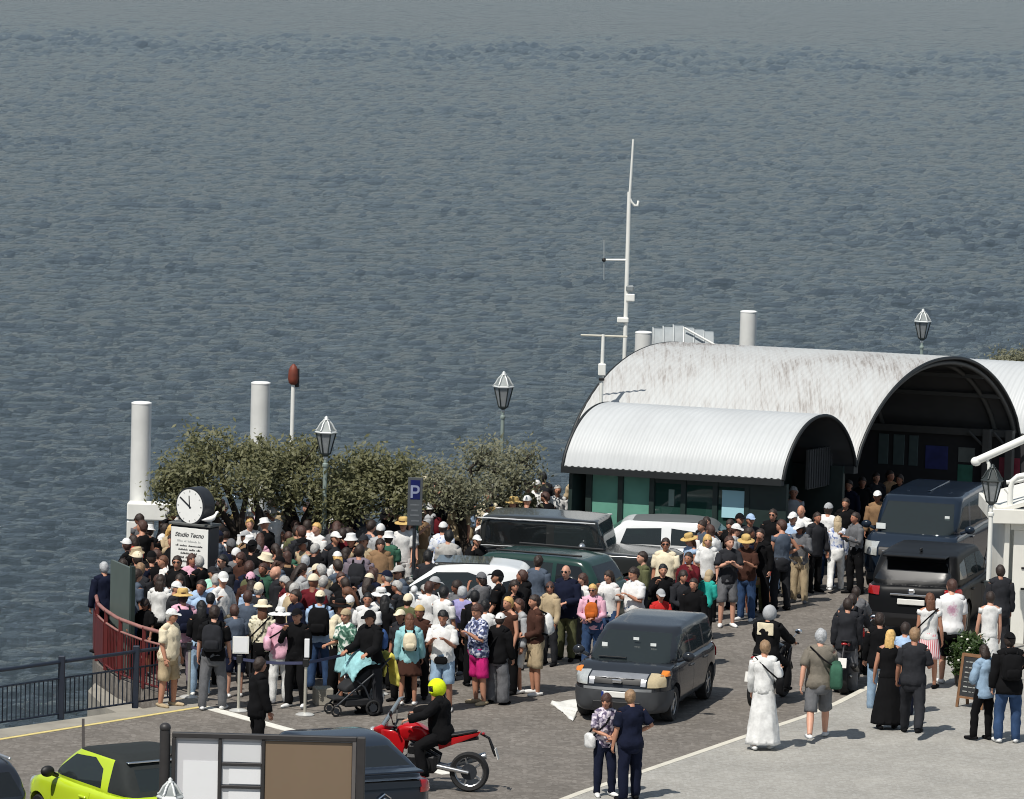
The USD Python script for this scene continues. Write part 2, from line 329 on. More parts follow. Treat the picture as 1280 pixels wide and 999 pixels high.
# ------------------------------------------------------------------ mooring piles, white gantry, beacon, masts
m_pile = M('white_pile_paint', lin(214, 214, 210), .5, 0, .12, 1.2, .1, 12)
def pile(px, ptop, D, w, label):
    t = A(px, ptop, D); r = w * D / FPX / 2
    o = thing('mooring_pile', label, 'mooring pile', (t[0], t[1], WATER_Z - 1.5), group=None)
    h = t[2] - WATER_Z + 1.5
    put('shaft', lathe([(r * 1.06, 0), (r, h - .10), (r, h - .03)], 22), m_pile, o, 40)
    put('cap', lathe([(r * 1.03, h - .028), (r * 1.03, h - .008), (r * .8, h + .012)], 22), M('pile_cap', lin(236, 236, 232), .45), o, 30)
    return t, r
pt, prad = pile(177, 503, 97.5, 25, 'tall white mooring pile with the white gantry arm, left of the clock')
pile(326, 478, 101, 24, 'white mooring pile rising behind the leafy tree crown')
pile(805, 415, 112, 22, 'short white pile top just left of the grey hooped cover behind the roof')
pile(936, 389, 117, 21, 'white pile rising alone behind the ridge of the large white roof')
g = thing('gangway_gantry', 'white steel gantry with box arm and rusty leg beside the tall pile', 'gantry', (pt[0], pt[1], WATER_Z))
zz = lambda py: A(190, py, 96.8)[2] - WATER_Z
s_ = 96.8 / FPX
put('box_arm', rbox(-.22, .78, -.62, -.20, zz(652), zz(630), .03), m_white_paint, g)
put('leg', rbox(-.22, .10, -.60, -.22, 0, zz(653), .02), m_white_paint, g)
put('leg', rbox(.22, .34, -.55, -.30, 0, zz(653), .02), m_white_paint, g)
put('rusty_leg', cyl((.52, -.42, 0), (.52, -.42, zz(653)), .085), M('rusted_steel', lin(112, 72, 50), .8, 0, .35, 5, .3), g, True)
put('bracket', prism([(-.20, zz(662)), (.14, zz(653)), (-.20, zz(653))], 'y', -.44, -.38), m_white_paint, g)
b = A(364, 545, 100.5)
o = thing('beacon_pole', 'slim white pole with a rusty red bell shaped beacon above the trees', 'beacon', (b[0], b[1], WATER_Z))
zt = A(366, 455, 100.5)[2] - WATER_Z; zm = A(366, 481, 100.5)[2] - WATER_Z
put('pole', cyl((0, 0, -1), (.02, 0, zm), .05, .045), m_white_paint, o, True)
put('beacon', lathe([(.05, 0), (.10, .04), (.12, .14), (.105, .32), (.07, .40), (.02, zt - zm)], 12, (.02, 0, zm)), M('rust_red_beacon', lin(110, 52, 36), .6, 0, .25, 8), o, True)
put('beacon_fin', rbox(.06, .15, -.03, .03, zm - .05, zm + .36, .01), m_black, o)

def mast():
    D = 104.0; base = A(780.5, 452, D); z0 = base[2] - 1.2
    at = lambda px, py: A(px, py, D) - np.array([base[0], base[1], 0])
    o = thing('radio_mast', 'tall thin white radio mast with side dipole, hook and junction boxes behind the roof', 'mast', (base[0], base[1], 0))
    put('lower_pole', mt([(0, 0, 0), at(780.5, 452), at(782, 405), at(786.5, 240)], [.055, .05, .05, .045], 10), m_white_paint, o, True)
    put('whip', mt([at(787.5, 240), at(791.5, 174)], [.03, .022], 8), m_white_paint, o, True)
    put('bracket', mt([at(786.5, 246), at(789, 252), at(793, 257), at(797, 257), at(798, 251)], .028, 7), m_white_paint, o, True)
    put('side_arm', mt([at(784.5, 325), at(757, 325)], .025, 7), m_white_paint, o, True)
    put('dipole', mt([at(755, 300), at(755, 350)], .012, 6), M('grey_wire', lin(150, 156, 158), .5), o, True)
    e = at(755, 325); put('dipole_clamp', ell(e, (.05, .05, .05), 1), m_black, o, True)
    for px, py, w, h in ((788, 372, .10, .085), (778.5, 400, .13, .06)):
        e = at(px, py); put('junction_box', rbox(e[0] - w, e[0] + w, -.09, .09, e[2] - h, e[2] + h, .02), m_white_paint, o)
    e = at(789, 364); put('floodlight', rbox(e[0] - .12, e[0] + .06, -.1, .1, e[2] - .01, e[2] + .13, .03), M('grey_housing', lin(130, 136, 138), .5), o)
    base = A(751.5, 480, 101.0)
    at = lambda px, py: A(px, py, 101.0) - np.array([base[0], base[1], 0])
    o = thing('tee_antenna', 'short pole with a thin cross bar aerial left of the radio mast', 'antenna', (base[0], base[1], 0))
    put('pole', mt([(0, 0, 1.2), at(751.5, 490), at(754, 418)], [.05, .045, .035], 9), m_white_paint, o, True)
    put('cross_bar', mt([at(726, 419), at(784, 421)], .024, 7), M('aged_white_metal', lin(196, 192, 178), .5), o, True)
    e = at(752.5, 462); put('junction_box', rbox(e[0] - .085, e[0] + .085, -.1, .1, e[2] - .13, e[2] + .13, .02), m_white_paint, o)
    e = at(752, 474); put('clamp', rbox(e[0] - .06, e[0] + .06, -.07, .07, e[2] - .03, e[2] + .03, .01), m_black, o)
mast()

# ------------------------------------------------------------------ ferry station: three barrel roofs
ax = np.array([.957, -.291]); ch = np.array([.51, .86])
def sheet_material():
    n = {'g': ('geometry', {}), 'm': ('mapping', {'scale': (1.0, 1.0, 1.0)}), 'n': ('noise_texture', {'scale': 1.3, 'detail': 6.0, 'roughness': .7}),
         'a': ('attribute', {'attribute': 'soil'}), 'k': ('math', {'math_type': 'multiply_add', 'value3': 0.0}), 'st': ('noise_texture', {'scale': 1.0, 'detail': 5.0, 'roughness': .7}),
         'am': ('mapping', {'scale': (7.0, .8, 1.0)}), 'r': ('rgb_ramp', {'ramp': [(.40, lin(236, 236, 233)), (.52, lin(226, 223, 218)), (.60, lin(196, 186, 178)), (.70, lin(150, 140, 132))]}),
         'r0': ('rgb_ramp', {'ramp': [(.35, lin(226, 228, 228)), (.7, lin(240, 240, 238))]}), 'mx': ('mix_color', {}), 'p': ('principled_bsdf', {'roughness': .45})}
    l = [('a.vector', 'am.vector'), ('am.vector', 'st.vector'), ('g.position', 'n.vector'), ('st.fac', 'r.fac'), ('n.fac', 'r0.fac'), ('a.alpha', 'mx.fac'), ('r0.color', 'mx.a'), ('r.color', 'mx.b'), ('mx.result', 'p.base_color')]
    return n, l
def barrel_look(name, soiled):
    if soiled:      # streaks of grime run down the sheets from the ridge
        n = {'g': ('geometry', {}), 'vr': ('vector_rotate', {'rotation_type': 'z_axis'}), 'm': ('mapping', {'rotation': (0, 0, math.radians(17)), 'scale': (6.0, .40, .55)}),
             'st': ('noise_texture', {'scale': 2.6, 'detail': 8.0, 'roughness': .76, 'distortion': .25}), 'n': ('noise_texture', {'scale': .55, 'detail': 4.0}), 'ad': ('math', {'math_type': 'multiply_add', 'value2': .55}),
             'r': ('rgb_ramp', {'ramp': [(.66, lin(190, 192, 191)), (.82, lin(182, 182, 180)), (.92, lin(158, 154, 150)), (1.04, lin(104, 98, 93))]}), 'p': ('principled_bsdf', {'roughness': .5})}
        del n['vr']
        l = [('g.position', 'm.vector'), ('m.vector', 'st.vector'), ('g.position', 'n.vector'), ('n.fac', 'ad.value1'), ('st.fac', 'ad.value3'), ('ad.value', 'r.fac'), ('r.color', 'p.base_color')]
        return usdkit.material(stage, '/World/Looks/' + name, n, l, surface='p.BSDF')
    return M(name, lin(188, 191, 192), .5, 0, .07, .9)
m_sheet1, m_sheet2 = barrel_look('clean_white_sheet', False), barrel_look('soiled_white_sheet', True)
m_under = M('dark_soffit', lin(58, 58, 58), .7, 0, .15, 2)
m_frame = M('dark_green_frame', lin(34, 48, 45), .45, 0, .15, 6)
m_gutter = M('dark_gutter', lin(30, 33, 34), .5, 0, .12, 5)
def arc(t, rise): return rise * (1 - np.abs(t) ** 2.15) ** .72
def barrel(foot, L0, L1, chord, ze, rise, mat, parent, pitch=.14, amp=.013, na=30):
    """corrugated vault: foot is the front near springing point; runs L0..L1 along the axis"""
    nl = int((L1 - L0) / (pitch / 6)); s = np.linspace(L0, L1, nl); a = np.linspace(-1, 1, na); a = np.sign(a) * np.abs(a) ** .8
    S, T = np.meshgrid(s, a, indexing='ij')
    off = amp * np.sin(S * 2 * np.pi / pitch)
    p = foot + S[..., None] * ax + ((T + 1) / 2 * chord)[..., None] * ch
    z = ze + arc(T, rise) + off
    v = np.concatenate([p, z[..., None]], -1).reshape(-1, 3)
    i, j = np.meshgrid(np.arange(nl - 1), np.arange(na - 1), indexing='ij'); i, j = i.ravel(), j.ravel()
    q = np.stack([i * na + j, (i + 1) * na + j, (i + 1) * na + j + 1, i * na + j + 1], 1)
    up = np.vstack([q[:, [0, 1, 2]], q[:, [0, 2, 3]]])
    put('roof_sheet', (v, up), mat, parent, True)
    # lining below and dark edge trims
    vl = np.array([[*(foot + s_ * ax + (t + 1) / 2 * chord * ch), ze + arc(t, rise) - .045] for s_ in (L0, L1) for t in a]); j = np.arange(na - 1)
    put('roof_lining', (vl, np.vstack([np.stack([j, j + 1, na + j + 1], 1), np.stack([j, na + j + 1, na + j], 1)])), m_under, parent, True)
    for k, s_ in ((0, L0), (1, L1)):
        r_out, r_in = [], []
        for t in np.linspace(-1, 1, 40):
            c = foot + s_ * ax + (t + 1) / 2 * chord * ch; z_ = ze + arc(t, rise)
            r_out.append(np.array([c[0], c[1], z_ - .025]))
        put('edge_arch', mt(r_out, .04, 6, (0, 0, 1)), m_gutter, parent, True)
def bx3(parent, name, o, u0, u1, w0, w1, z0, z1, mat):
    """box in station axes: u along the roof axis, w along the arch chord"""
    c = [o + ax * u + ch * w for u, w in ((u0, w0), (u1, w0), (u1, w1), (u0, w1))]
    return put(name, prism([tuple(p) for p in c], 'z', z0, z1), mat, parent)
def gable(name, foot, s0, s1, chord, rise, inset, mat):
    t = np.linspace(-1, 1, 36); w_ = (t + 1) / 2 * chord; z_ = 2.2 + arc(t, rise) - .07; ok = (w_ > inset) & (w_ < chord - inset)
    poly = [(inset, 0)] + list(zip(w_[ok], z_[ok])) + [(chord - inset, 0)]
    m = prism(poly, 'x', s0, s1)
    return put(name, m.transform(np.array([[ax[0], ch[0], 0, foot[0]], [ax[1], ch[1], 0, foot[1]], [0, 0, 1, 0]])), mat, st)
st = thing('ferry_station', 'white barrel roofed ferry station with soiled large vault and green glass walls', 'station building')
E1 = np.array([5.70, 96.2]); F1 = np.array([7.43, 99.1]); F3 = np.array([11.75, 106.4])
barrel(E1, -4.80, 0, 3.37, 2.2, 1.22, m_sheet1, st)
barrel(F1, -6.45, 0, 8.4, 2.2, 2.05, m_sheet2, st)
barrel(F3, -5.0, 6.5, 3.6, 2.2, 1.50, m_sheet1, st, na=30)
bx3(st, 'eave_gutter', E1, -4.80, 0, -.07, .05, 2.06, 2.195, m_gutter)
bx3(st, 'valley_gutter', F1, -6.4, 0, -.10, .10, 2.02, 2.19, m_gutter)
bx3(st, 'valley_gutter', F3, -6.4, 6, -.10, .10, 2.02, 2.19, m_gutter)
# glazed wall under the small vault
m_teal = M('teal_blind', lin(104, 158, 140), .25, 0, .18, 1.3, coat=.6)
m_wallglass = tinted('station_glass', lin(46, 78, 70), .72)
bx3(st, 'corner_post', E1, -4.42, -4.30, .28, .42, 0, 2.06, m_frame)
pw, gap, u = .585, .105, -4.30
for k in range(5):
    if k < 2:
        bx3(st, 'window_pane', E1, u + .004, u + pw - .004, .335, .36, .12, 2.02, m_teal)
    else:
        bx3(st, 'window_pane', E1, u + .004, u + pw - .004, .34, .352, .12, 1.92, m_wallglass)
        bx3(st, 'transom', E1, u + .004, u + pw - .004, .31, .38, 1.925, 2.055, m_frame)
    bx3(st, 'mullion', E1, u + pw, u + pw + gap, .28, .42, 0, 2.06, m_frame)
    bx3(st, 'sill', E1, u + .004, u + pw - .004, .30, .40, 0, .115, m_frame)
    u += pw + gap
bx3(st, 'wall_panel', E1, u + .002, -.06, .30, .40, 0, 2.055, m_frame)
# poster with lake picture in the last pane
def poster_mat(name, stops):
    n = {'t': ('texture_coordinate', {}), 's': ('separate_xyz', {}), 'n': ('noise_texture', {'scale': 5.0, 'detail': 4.0}), 'm': ('math', {'math_type': 'multiply_add', 'value2': .35}), 'r': ('rgb_ramp', {'ramp': stops}), 'p': ('principled_bsdf', {'roughness': .4})}
    l = [('t.generated', 's.vector'), ('t.generated', 'n.vector'), ('n.fac', 'm.value1'), ('s.z', 'm.value3'), ('m.value', 'r.fac'), ('r.color', 'p.base_color')]
    return usdkit.material(stage, '/World/Looks/' + name, n, l, surface='p.BSDF')
m_poster = poster_mat('lake_poster', [(.15, lin(226, 232, 230)), (.38, lin(214, 226, 228)), (.45, lin(90, 160, 180)), (.7, lin(90, 175, 205)), (1.0, lin(170, 214, 224)), (1.3, lin(190, 224, 230))])
bx3(st, 'poster', E1, -1.44, -.96, .290, .332, 1.28, 1.86, m_poster)
bx3(st, 'notice', E1, -2.62, -2.50, .325, .333, 1.45, 1.80, M('pale_notice', lin(130, 150, 142), .5))
# left end and inside of the small vault
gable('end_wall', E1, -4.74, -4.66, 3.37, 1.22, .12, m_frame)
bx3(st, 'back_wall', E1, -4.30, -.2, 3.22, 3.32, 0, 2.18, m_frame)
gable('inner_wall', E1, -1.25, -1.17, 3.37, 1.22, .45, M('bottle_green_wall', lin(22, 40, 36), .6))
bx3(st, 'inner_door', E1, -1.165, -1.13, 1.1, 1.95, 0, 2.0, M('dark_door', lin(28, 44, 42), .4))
bx3(st, 'room_sign', E1, -1.165, -1.15, 2.02, 2.44, 2.05, 2.22, m_plate)
bx3(st, 'shutter_panel', E1, -.55, -.50, 2.2, 3.1, 1.75, 2.6, M('grey_slatted_shutter', lin(70, 70, 68), .6))
for w in np.linspace(2.22, 3.22, 10): bx3(st, 'shutter_slat', E1, -.497, -.47, w, w + .06, 1.77, 2.6, m_under)
# large hall: closed left gable, far side wall with windows and posters under the eave beam
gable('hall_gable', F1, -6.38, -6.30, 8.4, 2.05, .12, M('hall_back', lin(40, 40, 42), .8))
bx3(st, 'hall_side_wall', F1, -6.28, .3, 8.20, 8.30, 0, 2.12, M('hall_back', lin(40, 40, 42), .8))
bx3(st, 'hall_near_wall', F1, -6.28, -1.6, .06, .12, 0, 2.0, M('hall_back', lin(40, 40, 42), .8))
m_hb = M('hall_beam', lin(70, 70, 68), .6)
bx3(st, 'eave_beam', F1, -6.2, -.02, 8.02, 8.17, 2.14, 2.30, m_hb)
for t in (.28, .56, .78):
    w_ = (t + 1) / 2 * 8.4; z_ = 2.2 + float(arc(np.array(t), 2.05)) - .20
    bx3(st, 'purlin', F1, -6.2, -.1, w_ - .05, w_ + .05, z_, z_ + .09, m_hb)
for s_ in (-.55, -.10, -3.2):
    rib = []
    for t in np.linspace(-.985, .985, 30):
        c = F1 + s_ * ax + (t + 1) / 2 * 8.4 * ch; rib.append(np.array([c[0], c[1], 2.2 + arc(t, 2.05) - .13]))
    put('arch_rib', mt(rib, .06, 6, (0, 0, 1)), M('hall_rib', lin(62, 62, 60), .6), st, True)
for s_ in (-.55, -.02):
    bx3(st, 'column', F1, s_ - .08, s_ + .08, 7.86, 8.01, 0, 2.32, m_hb)
for s0, s1 in ((-.55, -1.0), (-.02, .3), (-.02, -.4)):
    p = F1 + s0 * ax + 7.93 * ch; q_ = F1 + s1 * ax + 7.93 * ch; put('brace', mt([(p[0], p[1], 1.85), (q_[0], q_[1], 2.25)], .035, 6), m_hb, st)
for s0, s1 in ((-3.2, -2.98), (-2.85, -2.6), (-2.48, -2.28)):
    bx3(st, 'hall_window', F1, s0, s1, 8.17, 8.198, 1.35, 2.05, M('dim_window', lin(84, 98, 98), .3))
bx3(st, 'poster', F1, -2.09, -1.57, 8.175, 8.195, 1.30, 1.84, M('blue_poster', lin(48, 54, 110), .5, 0, .4, 3))
bx3(st, 'poster', F1, -1.32, -.94, 8.175, 8.195, 1.50, 1.84, M('pale_poster', lin(108, 114, 110), .5, 0, .3, 4))
bx3(st, 'poster', F1, -1.32, -.98, 8.175, 8.195, .98, 1.44, M('teal_poster', lin(60, 118, 100), .5, 0, .3, 4))
bx3(st, 'poster', F1, -.36, .12, 8.175, 8.195, 1.20, 1.66, M('maroon_poster', lin(122, 32, 52), .5, 0, .4, 4))
# grey hooped cover behind the ridge
hp = A(812, 440, 109.5)
hc = thing('hooped_cover', 'grey hooped gangway cover with white frame showing behind the large roof', 'cover', (hp[0], hp[1], 0))
m_grey = M('grey_sheeting', lin(150, 156, 158), .5, 0, .12, 4)
z_b, z_t = 3.1, A(850, 407, 109.5)[2]
for k in range(6):
    x0 = -.05 + k * .24
    ring = [np.array([x0 + .12 + (1.0 - abs(k - 2.5) * .0) * 0, 0, 0])]
    pts = [(x0 + .12, .55 * math.cos(a), z_b + (z_t - .04 * abs(k - 2) - z_b) * math.sin(a)) for a in np.linspace(0, math.pi, 14)]
    pts2 = [(x0 + .345, y_, z_) for _, y_, z_ in pts]
    put('cover_panel', man(*loft([np.array([(p[0], p[1] * .985, p[2] - .0) for p in pts] + [(p[0], p[1] * .92, (p[2] - .05)) for p in pts[::-1]]), np.array([(p[0], p[1] * .985, p[2]) for p in pts2] + [(p[0], p[1] * .92, p[2] - .05) for p in pts2[::-1]])][::-1])), m_grey, hc, 40)
    put('hoop', mt([(x0 + .115, y_, z_ + .012) for _, y_, z_ in pts], .02, 6), m_white_paint if k == 3 else M('grey_hoop', lin(180, 184, 184), .5), hc, True)
put('stay', mt([(.8, -.3, z_t - .03), (1.7, -.6, z_t - .48)], .028, 6), m_white_paint, hc, True)

# ------------------------------------------------------------------ street lamps
m_iron = M('lamp_iron', lin(52, 58, 58), .45, .2, .2, 12)
m_lampcap = M('lamp_silver_cap', lin(205, 208, 206), .4, .2, .08, 6)
m_roofgrey = M('lamp_roof_grey', lin(128, 134, 134), .45, .2, .15, 6)
m_pole = M('lamp_grey_pole', lin(142, 156, 150), .45, .2, .1, 5)
m_lampglass = usdkit.material(stage, '/World/Looks/lantern_glass', {'t': ('transparent_bsdf', {'color': (.95, .96, .96)}), 'd': ('principled_bsdf', {'base_color': (.42, .44, .45), 'roughness': .15}), 'm': ('mix_closure', {'fac': .45})}, [('t.BSDF', 'm.closure1'), ('d.BSDF', 'm.closure2')], surface='m.closure')
def street_lamp(base, h, w, label, dark=False, pole=None):
    o = thing('street_lamp', label, 'street lamp', base)
    hl = w * 1.75; z0 = h - hl; pole = pole or m_pole
    put('pole', lathe([(.11, 0), (.11, .25), (.075, .32), (.06, .7), (.05, .9), (.042, z0 - .2), (.06, z0 - .19), (.06, z0 - .14), (.035, z0 - .12), (.03, z0 + .02)], 14), pole, o, 35)
    put('collar', lathe([(.06, h * .36), (.085, h * .36 + .02), (.085, h * .36 + .09), (.06, h * .36 + .11)], 12), m_iron, o, 35)
    put('finial_ball', ell((0, 0, z0 - .02), (.045, .045, .05), 1), m_lampcap, o, True)
    r0, r1 = w * .20, w * .42; zb, zt_ = z0 + .06, z0 + hl * .58
    put('lantern_base', lathe([(.03, z0), (r0 * .8, zb - .02), (r0 * 1.05, zb), (r0 * 1.05, zb + .025)], 6), m_iron, o, 25)
    for k in range(6):
        a0, a1 = k * math.pi / 3, (k + 1) * math.pi / 3
        c = lambda a, r, z: np.array([r * math.cos(a), r * math.sin(a), z])
        put('lantern_bar', mt([c(a0, r0, zb), c(a0, r1, zt_)], .014, 5), m_iron, o)
        q = np.array([c(a0, r0 * .96, zb + .02), c(a1, r0 * .96, zb + .02), c(a1, r1 * .96, zt_), c(a0, r1 * .96, zt_)])
        qi = q * np.array([.97, .97, 1])
        put('lantern_pane', Manifold.hull_points(np.vstack([q, qi]).astype(np.float32)), m_lampglass, o)
    put('roof_rim', lathe([(r1 * 1.10, zt_), (r1 * 1.16, zt_ + .02), (r1 * 1.02, zt_ + .045)], 6), m_iron if dark else m_lampcap, o, 25)
    roof = lathe([(r1 * 1.02, zt_ + .046), (r1 * .82, zt_ + hl * .105), (r1 * .54, zt_ + hl * .23), (r1 * .22, zt_ + hl * .31)], 6)
    put('roof', roof, m_iron if dark else m_roofgrey, o, 25)
    for k in range(6):
        a0 = k * math.pi / 3
        pr = [(r1 * 1.03, zt_ + .05), (r1 * .84, zt_ + hl * .11), (r1 * .56, zt_ + hl * .235), (r1 * .22, zt_ + hl * .315)]
        put('roof_rib', mt([(r * math.cos(a0), r * math.sin(a0), z) for r, z in pr], .019, 6), m_iron if dark else m_lampcap, o, True)
    put('finial', lathe([(r1 * .30, zt_ + hl * .312), (r1 * .34, zt_ + hl * .335), (r1 * .16, zt_ + hl * .36), (r1 * .20, zt_ + hl * .385), (.008, h)], 10), m_iron if dark else m_lampcap, o, True)
    put('bulb', ell((0, 0, (zb + zt_) / 2 + .02), (.085, .085, .17), 2), M('frosted_bulb', lin(214, 212, 204), .4), o, True)
def lamp_at(px, ptop, D, z0, w, label, **k):
    t = A(px, ptop, D); street_lamp((t[0], t[1], z0), t[2] - z0, w, label, **k)
lamp_at(408, 520, 92.0, 0, .47, 'iron street lamp with pale pole standing in the crowd under the trees')
lamp_at(630, 464, 103.5, 0, .50, 'street lamp rising behind the bare tree, against the open water')
lamp_at(1154, 386, 118.0, 0, .47, 'street lamp whose lantern shows above the ridge of the large white roof')
lamp_at(1241, 580, 86.6, .1, .45, 'dark lantern on a white pole beside the white kiosk', dark=True, pole=m_white_paint)
lamp_at(213, 972, 59.5, 0, .37, 'small lantern top in front of the notice board')

# ------------------------------------------------------------------ clock with notice box, gull
cb = A(241, 800, 86.8)
o = thing('station_clock', 'round two sided clock above a white notice box on a dark post', 'clock', (cb[0], cb[1], 0))
Z = lambda py: A(241, py, 86.8)[2]
m_clock = M('clock_black', lin(40, 42, 46), .4, 0, .15, 8)
put('post', cyl((.03, 0, 0), (.0, 0, Z(708)), .06), m_clock, o, True)
put('notice_box', xform(rbox(-.44, .44, -.17, .17, Z(710), Z(657), .015), rotz(-29), (0, 0, 0)), m_clock, o)
put('box_lid', xform(rbox(-.47, .47, -.20, .20, Z(656.5), Z(653), .012), rotz(-29), (0, 0, 0)), M('clock_lid', lin(86, 88, 86), .5), o)
R24 = rotz(-29)
nb = put('notice', xform(rbox(-.415, .415, -.185, -.172, Z(708), Z(659), .004), R24, (0, 0, 0)), M('notice_white', lin(236, 236, 230), .5, 0, .03), o)
ink, ink2 = M('notice_ink', lin(40, 42, 46), .6), M('notice_faint_ink', lin(176, 178, 176), .6)
hz = Z(659) - Z(708)
T = rotx(90)
def lettering(text, hgt, x, z, m, shear=0.0):
    t_ = meshkit.text_mesh(text, hgt, .002, True); v = np.array(t_.vertices); v[:, 0] += v[:, 1] * shear
    w = v[:, 0].max() - v[:, 0].min(); v[:, 0] -= v[:, 0].min() + w / 2
    v = v @ T.T + np.array([x, -.187, z]); put('lettering', (v @ R24.T, t_.faces), m, nb)
lettering('Studio Tecno', .075, 0, Z(659) - .17, ink, .35)
rg = random.Random(5)
def scrawl(words, z, hgt, m):     # small print too fine to read in the photograph
    x = -sum(w + .03 for w in words) / 2; parts = []
    for w in words:
        e = x + w
        while x < e:
            c = rg.uniform(.012, .022); hh = hgt * rg.choice((.6, .6, 1.0)); parts.append(box(x, x + c * .75, -.1875, -.184, z, z + hh)); x += c
        x += .03
    put('small_print', xform(add(parts), R24, (0, 0, 0)), m, nb)
for z_, ws, m in ((.270, (.12, .05, .20, .05), ink2), (.355, (.06, .16, .30), ink), (.430, (.20, .12, .08), ink), (.500, (.36,), ink), (.580, (.03, .12, .06, .10, .16), ink), (.655, (.2, .24), ink)):
    scrawl(ws, Z(659) - z_, .038, m)
cz = Z(632); rc = (Z(609) - Z(656)) / 2
disc = lambda r, y0, y1: xform(lathe([(r, y0), (r, y1)], 36), rotx(90), (0, 0, 0))
face_rz = rotz(-37)
case = xform(lathe([(rc * .93, -.16), (rc, -.15), (rc, .15), (rc * .93, .16)], 40), rotx(90), (0, 0, 0))
put('case', xform(case, face_rz, (0, 0, cz)), m_clock, o, 35)
dial = put('dial', xform(xform(lathe([(rc * .90, .158), (rc * .90, .166)], 40), rotx(90), (0, 0, 0)), face_rz, (0, 0, cz)), M('dial_white', lin(240, 240, 236), .4, 0, .02), o, 35)
def hand(a, l, w, y): # angle clockwise from 12
    m = box(-w, w, -y - .004, -y, -.04, l)
    m = m.rotate([0, a, 0]); return xform(m, face_rz, (0, 0, cz))
put('hour_hand', hand(-4, rc * .56, .011, .169), m_clock, dial); put('minute_hand', hand(-56, rc * .78, .015, .174), m_clock, dial)
for k in range(12):
    m = box(-.008, .008, -.169, -.166, rc * .74, rc * .84).rotate([0, 30 * k, 0])
    put('hour_mark', xform(m, face_rz, (0, 0, cz)), m_clock if k % 3 == 0 else ink2, dial)
gb = cb + R24 @ np.array([.43, -.12, 0]); gz = Z(653) + .001
o = thing('gull', 'white gull perched on the notice box lid right of the clock', 'bird', (gb[0], gb[1], gz), 40)
gm = M('gull_white', lin(232, 230, 224), .7)
gull = add([man(*loft([np.array([(x, y_ * w, .10 + dz + z_ * hh) for y_, z_ in [(math.cos(a), math.sin(a)) for a in np.linspace(0, 2 * math.pi, 11)[:-1]]]) for x, w, hh, dz in ((-.20, .008, .008, .0), (-.12, .04, .035, .0), (-.02, .06, .055, .005), (.06, .05, .05, .03), (.10, .03, .035, .075), (.125, .032, .032, .115), (.155, .028, .026, .13), (.175, .010, .010, .128))][::1])), mt([(0, .02, .06), (0, .02, 0)], .006, 5), mt([(0, -.02, .06), (0, -.02, 0)], .006, 5)])
put('body', gull, gm, o, True)
put('wing', man(*loft([np.array([(x, .048 * s + .0, .10) + np.array([0, .012 * math.cos(a), w * math.sin(a)]) for a in np.linspace(0, 2 * math.pi, 9)[:-1]]) for x, w, s in ((-.2, .006, .4), (-.1, .03, .9), (0, .04, 1.1), (.05, .02, 1.0))])), M('gull_grey', lin(150, 152, 156), .7), o, True)
put('beak', mt([(.17, 0, .128 + .10), (.205, 0, .118 + .10)], [.008, .003], 5), M('beak_yellow', lin(200, 160, 60), .5), o)

# parking sign
pb = A(517, 700, 90.5)
o = thing('parking_sign', 'grey parking sign panel with a blue P square on a steel pole', 'sign', (pb[0], pb[1], 0))
Z = lambda py: A(517, py, 90.5)[2]
put('pole', cyl((.0, .05, 0), (0, .05, Z(600)), .035), m_steel, o, True)
m_signgrey = M('sign_grey', lin(76, 80, 84), .5, 0, .1, 4)
pn = put('panel', rbox(-.145, .145, -.02, .012, Z(657), Z(597), .006), m_signgrey, o)
put('blue_field', box(-.095, .095, -.026, -.0205, Z(624), Z(600)), M('sign_blue', lin(14, 26, 84), .4), pn)
t_ = meshkit.text_mesh('P', .24, .003, True); v = np.array(t_.vertices); v[:, 0] -= (v[:, 0].min() + v[:, 0].max()) / 2
put('letter', (v @ rotx(90).T + np.array([0, -.0265, Z(622)]), t_.faces), M('sign_lettering', lin(140, 148, 172), .5), pn)
for k, z_ in enumerate((630, 637, 643, 650)):
    put('small_print', box(-.09 + .02 * (k % 2), .09 - .03 * (k % 3 == 1), -.0235, -.0205, Z(z_ + 2), Z(z_)), M('sign_small_print', lin(104, 108, 112), .5), pn)
